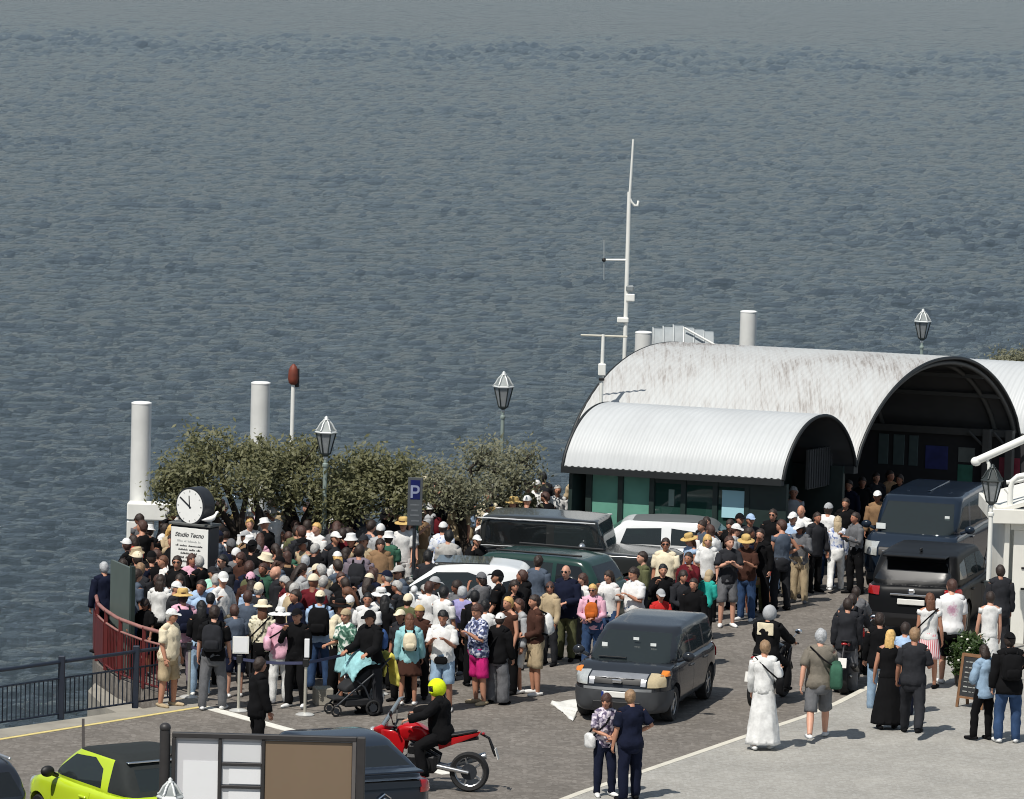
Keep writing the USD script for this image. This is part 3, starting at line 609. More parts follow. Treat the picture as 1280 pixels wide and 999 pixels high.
# ------------------------------------------------------------------ vehicles
def car(name, label, loc, heading, s, paint, cat_='car', group=None):
    """s: L W H and side outline numbers; x runs forward, y to the left"""
    o = thing(name, label, cat_, loc, heading, group)
    L, W, H = s['L'], s['W'], s['H']; h = L / 2; w = W / 2; belt = s['belt']; gc = s.get('gc', .19)
    xw, xrf, xrr, xrb = s['xw'], s['xrf'], s['xrr'], s['xrb']
    hz = s.get('hood', belt - .06); nz = s.get('nose', hz - .16); tail = s.get('tail', belt - .02)
    low = [(h - .10, gc), (h - .01, gc + .14), (h, nz - .22), (h - .07, nz), (h - .28, nz + .07), (xw + .02, hz), (xw - .25, belt), (xrb + .05, belt), (-h + s.get('deck', .10), tail), (-h + .01, tail - .22), (-h, gc + .20), (-h + .08, gc)]
    plan = [(h, w * .50), (h - .10, w * .80), (h - .40, w * .97), (h - .9, w), (-h + .7, w), (-h + .25, w * .96), (-h + .04, w * .80), (-h, w * .5)]
    plan = plan + [(x, -y) for x, y in plan[::-1]]
    front = [(w * .90, gc), (w * .98, gc + .18), (w, .58), (w * .985, belt - .10), (w * .93, belt + .002)]
    front = front + [(-y, z) for y, z in front[::-1]]
    body = prism(low, 'y', -w, w) ^ prism(plan, 'z', 0, 3) ^ prism(front, 'x', -h, h)
    body = soften(body, .10, 5)
    # glasshouse
    tw = s.get('top', .76) * w; bw = .925 * w
    rise = s.get('crown', .03)
    gh_side = [(xw, belt - .05), (xrf, H - rise - .01), ((xrf * .6 + xrr * .4), H), ((xrf * .2 + xrr * .8), H - rise * .3), (xrr, H - rise - .02), (xrb, belt - .05)]
    gh_front = [(bw, belt - .06), (bw * .985, belt + .05), (tw + .02, H - .10), (tw - .05, H - .015), (tw * .5, H + .01)]
    gh_front = gh_front + [(-y, z) for y, z in gh_front[::-1]]
    gx0, gx1 = xrb - .01, xw + .01
    gp = [(gx1, bw * .70), (gx1 - .25, bw * .93), (gx1 - .6, bw), (gx0 + .45, bw), (gx0 + .15, bw * .94), (gx0, bw * .72)]
    gp = gp + [(x, -y) for x, y in gp[::-1]]
    gh = soften(prism(gh_side, 'y', -w, w) ^ prism(gh_front, 'x', gx0 - .1, gx1 + .1) ^ prism(gp, 'z', 0, 4), .085, 6)
    cx, cz = (gx0 + gx1) / 2, belt - .06
    shrink = lambda k, kz: gh.translate([-cx, 0, -cz]).scale([k, k, kz]).translate([cx, 0, cz])
    cav, thin = shrink(.955, .93), shrink(.985, .985)
    sidewin = [prism(p, 'y', -w, w) for p in s['side']]
    side_all = add(sidewin) if sidewin else None
    xm = (xrf + xrr) / 2
    frw = lambda f0, f1, z0, z1: [(f0, z0), (f1, z1), (-f1, z1), (-f0, z0)]
    zb, zt = belt + s.get('wb', .0), H - s.get('wt', .13)
    wind = prism(frw(bw * .90, tw * .86, zb, zt), 'x', max(xrf, xm) - .02 - s.get('wx', 0), xw + .2)
    rz0, rz1 = s.get('rw', (belt + .06, H - .16))
    rear = prism(frw(bw * s.get('rwk', .82), tw * .80, rz0, rz1), 'x', xrb - .3, xrr + s.get('rx', .12))
    wins = [x for x in (side_all, wind, rear) if x is not None]
    shell = gh - cav
    for q in wins: shell = shell - q
    wheels = s['wheels']; wr = s.get('wr', .31)
    for wx in wheels:
        arch = cyl((wx, -w - .1, wr), (wx, w + .1, wr), wr + .055, n=28) - box(wx - 1, wx + 1, -w + .26, w - .26, 0, 2)
        body = body - arch
    for gx in s.get('seams', ()):            # door gaps as real grooves
        body = body - (box(gx - .006, gx + .006, -w - .1, -w * .965, gc + .12, belt + .05) + box(gx - .006, gx + .006, w * .965, w + .1, gc + .12, belt + .05))
    roofmat = s.get('roofmat')
    if roofmat:
        cut = prism([(xrf + .05, H - .02 - s.get('rc', .09)), (xrf + .05, 4), (xrb - .6, 4), (xrb - .6, belt + .02), (s.get('ragx', xrr) , belt + .02), (s.get('ragx', xrr) + .05, H - .02 - s.get('rc', .09))], 'y', -w, w)
        put('soft_top' if s.get('rag') else 'roof', shell ^ cut, roofmat, o, 35)
        shell = shell - cut
    put('body', body + shell, paint, o, 38)
    gm, gd = m_carglass, s.get('rearglass', m_carglass)
    skin = gh - thin
    for p, q in zip(s['side'], sidewin):
        mx = sum(a for a, _ in p) / len(p)
        for sg in (1, -1):
            half = box(-h, h, 0 if sg > 0 else -w, w if sg > 0 else 0, 0, 4)
            put('side_window', (skin ^ q) ^ half, gd if mx < xm else gm, o, 40)
    put('windscreen', skin ^ wind, gm, o, 40); put('rear_window', skin ^ rear, gd, o, 40)
    # cabin
    fl = cav ^ box(-h, h, -w, w, belt - .06, belt + .012)
    put('interior', fl, m_interior, o)
    for sx in s.get('seats', (.1, -.85)):
        for sy in (-.36, .36):
            z1 = min(H - .42, belt + .22)
            put('seat', rbox(sx - .11, sx + .06, sy * w / .85 - .24, sy * w / .85 + .24, belt - .1, z1, .04) + rbox(sx - .09, sx + .02, sy * w / .85 - .13, sy * w / .85 + .13, z1 - .01, z1 + .19, .03), m_interior, o, 30)
    sw = [(xw - .62 + .04 * math.sin(a), .36 * w / .85 + .17 * math.cos(a), belt + .05 + .15 * math.sin(a)) for a in np.linspace(0, 2 * math.pi, 15)]
    put('steering_wheel', mt(sw, .015, 5, (1, 0, 0)), m_black, o)
    # lamps, grille, plates taken from the body's own skin so that they follow its curve
    c0 = [0, 0, (gc + belt) / 2]
    outer = soften(prism(low, 'y', -w, w) ^ prism(plan, 'z', 0, 3) ^ prism(front, 'x', -h, h), .10, 4).translate([0, 0, -c0[2]]).scale([1 + .016 / h, 1 + .014 / w, 1 + .016]).translate([0, 0, c0[2]])
    for nm, mat, bxs in s.get('skins', ()):
        for b in bxs:
            piece = outer ^ (box(*b) if len(b) == 6 else b[0])
            if not piece.is_empty(): put(nm, piece, mat, o, 40)
    for nm, mat, b in s.get('boxes', ()): put(nm, rbox(*b[:6], b[6] if len(b) > 6 else .01), mat, o)
    # mirrors, handles, wipers
    mx_ = s.get('mirror', xw - .42)
    for sg in (1, -1):
        y0 = sg * w * .93
        put('door_mirror', add([ell((mx_, sg * (w + .12), belt + .10), (.07, .11, .085), 2), mt([(mx_ + .02, y0, belt + .02), (mx_, sg * (w + .06), belt + .07)], .035, 6)]), s.get('mirrormat', paint), o, True)
        for hx in s.get('handles', ()): put('door_handle', rbox(hx - .10, hx + .10, min(sg * w * .985, sg * (w + .025)), max(sg * w * .985, sg * (w + .025)), belt - .16, belt - .125, .01), s.get('handlemat', paint), o)
    # wheels
    spoke = s.get('spokes', 5)
    for wx in wheels:
        for sg in (1, -1):
            wp = part_group('wheel', o, (wx, sg * (w - .125), wr))
            pr = [(wr * .64, -.09), (wr * .92, -.10), (wr, -.07), (wr, .07), (wr * .92, .10), (wr * .64, .09)]
            tv = loft([np.stack([r * np.cos(a := np.arange(28) * 2 * np.pi / 28), np.full(28, -y_), r * np.sin(a)], 1) for r, y_ in pr + pr[:1]], False)
            put('tyre', tv, m_rubber, wp, 40)
            rimparts = [cyl((0, sg * .02, 0), (0, sg * .075, 0), .06, n=12)] + [xform(rbox(-.025, .025, min(sg * .04, sg * .07), max(sg * .04, sg * .07), .03, wr * .66, .006), np.array([[math.cos(t), 0, math.sin(t)], [0, 1, 0], [-math.sin(t), 0, math.cos(t)]]), (0, 0, 0)) for t in np.arange(spoke) * 2 * np.pi / spoke]
            put('rim', add(rimparts), s.get('rimmat', m_alloy), wp, 30)
            put('rim_ring', loft([np.stack([r * np.cos(a := np.arange(28) * 2 * np.pi / 28), np.full(28, y_), r * np.sin(a)], 1) for r, y_ in ((wr * .66, sg * .085), (wr * .60, sg * .075), (wr * .60, -sg * .05), (wr * .66, -sg * .05), (wr * .66, sg * .085))][::-sg], False), s.get('rimmat', m_alloy), wp, 40)
            put('brake_disc', cyl((0, -sg * .02, 0), (0, sg * .0, 0), wr * .58, n=20), m_steel, wp)
    return o
def paint(name, rgb, metal=.25, rough=.35): return M(name, lin(*rgb), .20, 0.0, .06, 2, coat=.35, spec=.3)

# charcoal people carrier in front
L = 4.01; h = L / 2; w = .86
p_char = paint('charcoal_paint', (36, 39, 44), .3)
bump = M('grey_bumper_plastic', lin(58, 60, 63), .6, 0, .1, 10)
spec = dict(L=L, W=1.72, H=1.54, belt=.98, hood=1.00, nose=.80, xw=1.34, xrf=.36, xrr=-1.72, xrb=-1.95, wheels=(1.22, -1.27), wr=.31, gc=.2, tail=.92, top=.78, crown=.035, seams=(.98, -.02, -1.02), handles=(.15, -.85), seats=(.15, -.75), mirrormat=p_char, handlemat=bump,
    side=[[(1.0, 1.02), (.56, 1.36), (.02, 1.41), (.02, 1.02)], [(-.06, 1.02), (-.06, 1.41), (-.92, 1.39), (-.92, 1.02)], [(-1.0, 1.02), (-1.0, 1.39), (-1.55, 1.33), (-1.68, 1.04)]],
    skins=[('headlight', m_lamp_clear, [(h - .30, h + .1, -.80, -.53, .665, .93)]), ('headlight', m_lamp_amber, [(h - .30, h + .1, .53, .80, .665, .93)]), ('grille', M('grille_black', lin(16, 16, 18), .5), [(h - .3, h + .1, -.40, .40, .70, .80)]),
           ('grille_surround', M('satin_silver', (.5, .5, .51), .35, .7), [(h - .45, h + .1, -.5, .5, .80, .87), (h - .3, h + .1, -.5, -.41, .68, .80), (h - .3, h + .1, .41, .5, .68, .80)]),
           ('bumper', bump, [(h - .62, h + .1, -w - .1, w + .1, .20, .585), (-h - .1, -h + .5, -w - .1, w + .1, .2, .58)]),
           ('bumper_strip', M('pale_strip', lin(120, 122, 124), .5), [(h - .3, h + .1, -.60, .60, .59, .635)]),
           ('indicator', M('orange_indicator', lin(222, 128, 40), .2, 0, .1, coat=1), [(h - .42, h - .09, -w - .1, -.70, .84, .925), (h - .42, h - .09, .70, w + .1, .84, .925)]), ('tail_light', m_lamp_red, [(-h - .1, -h + .25, -w, -.60, .72, .95), (-h - .1, -h + .25, .60, w, .72, .95)])],
    boxes=[('number_plate', m_plate, (h + .005, h + .03, -.26, .26, .47, .575)), ('badge', m_chrome, (h - .02, h + .028, -.085, .085, .725, .785, .012)), ('plate_band', m_plate_blue, (h + .0305, h + .033, -.26, -.22, .475, .57, .001)), ('lower_intake', m_black, (h - .1, h + .012, -.42, .42, .26, .40)), ('wiper', m_black, (1.18, 1.23, -.55, -.05, 1.035, 1.05, .004))])
ford = car('people_carrier', 'charcoal people carrier facing the camera in the middle of the square', (2.47, 80.26, 0), -106.04, spec, p_char)
for x, y_, z, a in ((.83, -.52, 1.17, 1), (.75, .02, 1.30, 0), (.80, .34, 1.22, 0)):
    put('windscreen_sticker', xform(box(-.05, .05, -.003, .003, 0, .07 if a else .05), rotz(90) , (x + .085, y_, z)), M('sticker_white', lin(220, 224, 222), .5), ford)

# white hatch behind the queue
L = 4.05; h = L / 2; w = .86
p_white = paint('white_car_paint', (226, 228, 228), 0, .3)
spec = dict(L=L, W=1.72, H=1.53, belt=.95, hood=.96, xw=1.05, xrf=.25, xrr=-1.35, xrb=-1.92, wheels=(1.25, -1.27), wr=.32, tail=.98, top=.74, crown=.05, seams=(.80, -.42), handles=(-.25,), seats=(.0, -.8), rearglass=m_darkglass,
    side=[[(.88, .99), (.25, 1.36), (-.35, 1.38), (-.62, 1.30), (-.72, .99)], [(-.98, 1.0), (-1.02, 1.22), (-1.32, 1.30), (-1.62, 1.22), (-1.60, 1.02)]],
    skins=[('headlight', m_lamp_clear, [(h - .55, h + .1, -w, -.5, .62, .84), (h - .55, h + .1, .5, w, .62, .84)]), ('tail_light', m_lamp_red, [(-h - .1, -h + .3, -w, -.5, .66, .90), (-h - .1, -h + .3, .5, w, .66, .90)]), ('grille', m_black, [(h - .2, h + .1, -.45, .45, .3, .5)])],
    boxes=[('number_plate', m_plate, (-h - .02, -h + .01, -.26, .26, .5, .61)), ('glass_roof', M('black_roof_glass', lin(28, 30, 32), .12, 0, .1, coat=1), (-.75, .30, -.52, .52, 1.513, 1.535, .008))])
car('white_hatchback', 'white three door hatchback half hidden behind the waiting crowd', (-1.05, 87.5, 0), 176, spec, p_white)

# green estate with roof rails
L = 4.40; h = L / 2; w = .85
p_greencar = paint('bottle_green_paint', (34, 60, 55), .35)
spec = dict(L=L, W=1.70, H=1.42, belt=.90, hood=.92, xw=1.05, xrf=.40, xrr=-1.72, xrb=-2.10, wheels=(1.35, -1.28), wr=.30, tail=.90, top=.78, crown=.03, seams=(.85, -.15, -1.1), handles=(.05, -.9), seats=(.1, -.8), rearglass=m_darkglass,
    side=[[(.85, .94), (.42, 1.27), (-.12, 1.30), (-.12, .94)], [(-.20, .94), (-.20, 1.30), (-1.05, 1.29), (-1.05, .94)], [(-1.13, .94), (-1.13, 1.29), (-1.62, 1.26), (-1.82, .97)]],
    skins=[('headlight', m_lamp_clear, [(h - .5, h + .1, -w, -.45, .60, .78), (h - .5, h + .1, .45, w, .60, .78)]), ('tail_light', m_lamp_red, [(-h - .1, -h + .25, -w, -.62, .55, .90), (-h - .1, -h + .25, .62, w, .55, .90)])],
    boxes=[('number_plate', m_plate, (-h - .02, -h + .01, -.26, .26, .55, .66)), ('roof_rail', m_black, (-1.6, .2, .55, .60, 1.425, 1.465)), ('roof_rail', m_black, (-1.6, .2, -.60, -.55, 1.425, 1.465)), ('rear_wiper', m_black, (-2.02, -1.98, -.02, .25, .98, 1.0, .004))])
car('green_estate', 'dark green estate car with black roof rails between white hatchback and boxy off roader', (.18, 90.1, 0), 157, spec, p_greencar)

# boxy off-roader
L = 4.15; h = L / 2; w = .89
p_grey4 = paint('dark_grey_paint', (44, 46, 46), .25, .45)
spec = dict(L=L, W=1.78, H=1.80, belt=1.18, hood=1.16, nose=1.06, xw=.62, xrf=.42, xrr=-1.95, xrb=-2.04, wheels=(1.22, -1.25), wr=.38, gc=.34, tail=1.16, top=.88, crown=.02, wt=.10, seams=(.50, -.45), handles=(-.3,), seats=(0, -.9), rearglass=m_darkglass, mirrormat=M('mirror_chrome', (.7, .71, .72), .25, .9),
    side=[[(.45, 1.23), (.30, 1.68), (-.42, 1.69), (-.42, 1.23)], [(-.58, 1.23), (-.58, 1.69), (-1.82, 1.68), (-1.86, 1.23)]],
    skins=[('headlight', m_lamp_clear, [(h - .2, h + .1, -.72, -.50, .82, 1.0), (h - .2, h + .1, .50, .72, .82, 1.0)]), ('grille', m_black, [(h - .2, h + .1, -.42, .42, .74, 1.0)]), ('bumper', m_black, [(h - .2, h + .1, -w, w, .4, .62), (-h - .1, -h + .2, -w, w, .4, .62)])],
    boxes=[('gutter_trim', M('silver_trim', (.62, .63, .64), .3, .8), (-2.0, .42, -.835, -.80, 1.715, 1.745)), ('gutter_trim', M('silver_trim', (.62, .63, .64), .3, .8), (-2.0, .42, .80, .835, 1.715, 1.745)),
           ('sill_trim', M('silver_trim', (.62, .63, .64), .3, .8), (-1.90, -.5, -.90, -.845, 1.185, 1.205, .005)), ('sill_trim', M('silver_trim', (.62, .63, .64), .3, .8), (-1.90, -.5, .845, .90, 1.185, 1.205, .005)), ('spare_wheel_box', m_black, (-2.2, -2.05, -.35, .35, .75, 1.4, .06))])
car('boxy_off_roader', 'boxy dark grey off roader with silver roof gutter trim behind the green estate', (1.5, 92.6, 0), -13, spec, p_grey4, 'off roader')

# white compact against the glass wall
L = 3.95; h = L / 2; w = .84
spec = dict(L=L, W=1.68, H=1.52, belt=.98, hood=1.0, xw=1.25, xrf=.55, xrr=-1.25, xrb=-1.85, wheels=(1.2, -1.22), wr=.30, tail=.98, top=.74, crown=.04, seams=(.9, -.05, -.95), handles=(.1, -.8), seats=(.1, -.75), roofmat=M('dull_roof_panel', lin(96, 100, 100), .5, .2, .1, 2), rc=.02, ragx=-1.1,
    side=[[(1.05, 1.02), (.86, 1.20), (.80, 1.02)], [(.62, 1.02), (.50, 1.33), (-.22, 1.36), (-.22, 1.02)], [(-.42, 1.02), (-.42, 1.36), (-.95, 1.30), (-1.22, 1.02)]],
    skins=[('headlight', m_lamp_clear, [(h - .5, h + .1, -w, -.5, .65, .85), (h - .5, h + .1, .5, w, .65, .85)]), ('tail_light', m_lamp_red, [(-h - .1, -h + .3, -w, -.55, .75, 1.0), (-h - .1, -h + .3, .55, w, .75, 1.0)])])
car('white_compact_car', 'white compact car parked against the green glass wall of the station', (2.98, 94.9, 0), 174, spec, p_white)

# blue van
L = 4.9; h = L / 2; w = .98
p_blue = paint('slate_blue_paint', (25, 35, 48), .35)
bump_b = M('van_bumper', lin(30, 42, 54), .5, 0, .1, 8)
spec = dict(L=L, W=1.96, H=1.93, belt=1.18, hood=1.20, nose=.95, xw=1.72, xrf=.92, xrr=-2.28, xrb=-2.40, wheels=(1.55, -1.5), wr=.34, gc=.24, tail=1.16, top=.84, crown=.03, wt=.16, seams=(1.25, .25), handles=(.35,), seats=(.5,), rearglass=m_darkglass,
    side=[[(1.42, 1.24), (.95, 1.68), (.32, 1.72), (.32, 1.24)], [(.15, 1.24), (.15, 1.72), (-.9, 1.72), (-.9, 1.24)], [(-1.05, 1.24), (-1.05, 1.72), (-2.1, 1.70), (-2.15, 1.24)]],
    skins=[('headlight', m_lamp_clear, [(h - .5, h + .1, -w, -.62, .78, 1.04), (h - .5, h + .1, .62, w, .78, 1.04)]), ('grille', m_black, [(h - .3, h + .1, -.58, .58, .80, .96)]), ('bumper', bump_b, [(h - .2, h + .1, -w, w, .26, .42)]), ('lower_intake', m_black, [(h - .2, h + .1, -.6, .6, .42, .62)])],
    boxes=[('number_plate', m_plate, (h + .005, h + .03, -.26, .26, .62, .73)), ('grille_bar', m_chrome, (h - .04, h + .025, -.5, .5, .87, .895, .006)), ('roof_rib', p_blue, (-1.7, .3, .42, .48, 1.885, 1.915)), ('roof_rib', p_blue, (-1.7, .3, -.48, -.42, 1.885, 1.915)), ('roof_rib', p_blue, (-1.7, .3, -.03, .03, 1.915, 1.94))])
van = car('blue_van', 'slate blue passenger van facing the camera under the edge of the large vault', (8.92, 97.35, 0), -107, spec, p_blue, 'van')
put('windscreen_sticker', xform(box(-.05, .05, -.003, .003, 0, .1), rotz(90), (1.33, .62, 1.45)), M('sticker_white', lin(220, 224, 222), .5), van)
put('windscreen_paper', xform(box(-.10, .10, -.003, .003, 0, .12), rotz(90), (1.62, -.72, 1.24)), M('sticker_white', lin(220, 224, 222), .5), van)

# dark suv seen from behind
L = 4.45; h = L / 2; w = .95
p_darksuv = M('graphite_paint', lin(24, 25, 27), .35, 0, .06, 2, spec=.08)
spec = dict(L=L, W=1.90, H=1.68, belt=1.06, hood=1.02, xw=1.2, xrf=.45, xrr=-1.75, xrb=-2.12, wheels=(1.38, -1.32), wr=.36, gc=.24, tail=1.06, top=.78, crown=.05, seams=(.95, -.05, -1.05), handles=(.1, -.9), seats=(.1, -.8), rearglass=M('black_glass', lin(14, 15, 16), .06, 0, .1, coat=1), rw=(1.14, 1.50), rwk=.90,
    side=[[(1.0, 1.12), (.5, 1.48), (-.02, 1.52), (-.02, 1.12)], [(-.10, 1.12), (-.10, 1.52), (-1.0, 1.50), (-1.0, 1.14)], [(-1.08, 1.14), (-1.08, 1.50), (-1.55, 1.45), (-1.72, 1.18)]],
    skins=[('tail_light', m_lamp_red, [(-h - .1, -h + .35, -w - .1, -.64, .86, 1.02), (-h - .1, -h + .35, .64, w + .1, .86, 1.02)]), ('bumper', m_black, [(-h - .1, -h + .35, -w - .1, w + .1, .25, .52)]), ('headlight', m_lamp_clear, [(h - .5, h + .1, -w, -.5, .7, .86), (h - .5, h + .1, .5, w, .7, .86)])],
    boxes=[('number_plate', m_plate, (-h - .03, -h - .005, -.27, .27, .70, .81)), ('chrome_strip', m_chrome, (-h - .02, -h + .03, -.42, .42, .865, .905, .008)), ('badge', m_chrome, (-h - .025, -h + .03, -.07, .07, .91, 1.01, .03)), ('roof_spoiler', p_darksuv, (-2.12, -1.72, -.62, .62, 1.595, 1.635, .015)), ('aerial_fin', m_black, (-1.5, -1.36, -.02, .02, 1.655, 1.72, .01))])
car('graphite_suv', 'graphite suv seen from behind in front of the blue van', (8.45, 90.85, 0), 73, spec, p_darksuv, 'suv')

# lime convertible with black soft top
L = 3.57; h = L / 2; w = .815
p_lime = paint('lime_paint', (186, 210, 46), 0, .3)
m_rag = M('black_canvas', lin(30, 35, 35), .85, 0, .15, 20, .2, 120)
spec = dict(L=L, W=1.63, H=1.49, belt=.93, hood=.92, nose=.74, xw=1.02, xrf=.32, xrr=-1.05, xrb=-1.52, wheels=(1.15, -1.15), wr=.29, tail=.93, top=.72, crown=.06, seams=(.72, -.42), handles=(-.25,), seats=(-.05, -.75), mirrormat=m_black, roofmat=m_rag, rag=True, ragx=-.86, rc=.07, rw=(1.02, 1.30), rwk=.66,
    side=[[(.80, .97), (.30, 1.32), (-.28, 1.36), (-.58, 1.24), (-.66, .97)]],
    skins=[('headlight', m_lamp_clear, [(h - .4, h + .1, -w, -.45, .58, .78), (h - .4, h + .1, .45, w, .58, .78)]), ('tail_light', m_lamp_red, [(-h - .1, -h + .3, -w, -.55, .62, .86), (-h - .1, -h + .3, .55, w, .62, .86)]), ('bumper', p_lime, [(-h - .1, -h + .12, -w, w, .3, .5)])],
    boxes=[('number_plate', m_plate, (-h - .02, -h + .01, -.26, .26, .62, .73)), ('spoiler_trim', m_chrome, (-1.12, -1.05, -.55, .55, 1.385, 1.405, .005)), ('aerial', m_black, (-1.3, -1.27, .60, .63, .95, 1.0, .004))])
car('lime_convertible', 'lime yellow small convertible with closed black soft top left of the notice board', (-5.55, 67.1, 0), 124, spec, p_lime)

# dark estate at the corner, navy hatch behind the board
L = 4.5; h = L / 2; w = .9
spec = dict(L=L, W=1.80, H=1.46, belt=.92, hood=.92, xw=1.05, xrf=.35, xrr=-1.75, xrb=-2.15, wheels=(1.4, -1.3), wr=.32, tail=.92, top=.78, crown=.03, seams=(.85, -.15, -1.1), handles=(0, -.95), seats=(.1, -.8), rearglass=m_darkglass,
    side=[[(.85, .96), (.40, 1.29), (-.12, 1.33), (-.12, .96)], [(-.20, .96), (-.20, 1.33), (-1.05, 1.31), (-1.05, .96)], [(-1.13, .97), (-1.13, 1.31), (-1.6, 1.26), (-1.8, .99)]],
    skins=[('tail_light', m_lamp_red, [(-h - .1, -h + .4, -w, -.5, .7, .86), (-h - .1, -h + .4, .5, w, .7, .86)])],
    boxes=[('number_plate', m_plate, (-h - .02, -h + .01, -.26, .26, .55, .66)), ('roof_rail', M('silver_trim', (.62, .63, .64), .3, .8), (-1.7, .3, .62, .66, 1.44, 1.48)), ('roof_rail', M('silver_trim', (.62, .63, .64), .3, .8), (-1.7, .3, -.66, -.62, 1.44, 1.48))])
car('dark_estate', 'dark estate car with silver roof rails cut off at the bottom left corner', (-8.50, 66.75, 0), 122, spec, paint('midnight_paint', (38, 42, 50), .3))
L = 4.26; h = L / 2; w = .88
p_navy = paint('navy_paint', (28, 36, 48), .35)
spec = dict(L=L, W=1.77, H=1.37, belt=.90, hood=.88, xw=1.1, xrf=.30, xrr=-.95, xrb=-2.0, wheels=(1.3, -1.3), wr=.31, tail=1.00, top=.74, crown=.05, seams=(.8, -.5), handles=(-.3,), seats=(.05, -.75), rearglass=m_darkglass, rw=(1.03, 1.25), rx=.02,
    side=[[(.9, .94), (.3, 1.23), (-.35, 1.27), (-.42, .94)], [(-.5, .94), (-.45, 1.26), (-.95, 1.18), (-1.35, .96)]],
    skins=[('tail_light', m_lamp_red, [(-h - .1, -h + .35, -w - .1, -.60, .72, .90), (-h - .1, -h + .35, .60, w + .1, .72, .90)]), ('lower_rear_window', M('black_glass', lin(14, 15, 16), .06, 0, .1, coat=1), [(-h - .1, -h + .25, -.62, .62, .80, .965)])],
    boxes=[('spoiler', p_navy, (-2.08, -1.82, -.66, .66, 1.0, 1.04, .012))])
nv = G(480, 1000, .64)
navy = car('navy_hatchback', 'navy hatchback with a sloping split rear window behind the notice board', (nv[0] - 2.13 * .438, nv[1] + 2.13 * .899, 0), 116, spec, p_navy)
for z_ in (.60, .665):     # two chevrons of the emblem
    put('emblem', add([mt([(-h - .03, 0, z_ + .07), (-h - .03, sg * .10, z_)], .014, 5) for sg in (1, -1)]), m_chrome, navy)

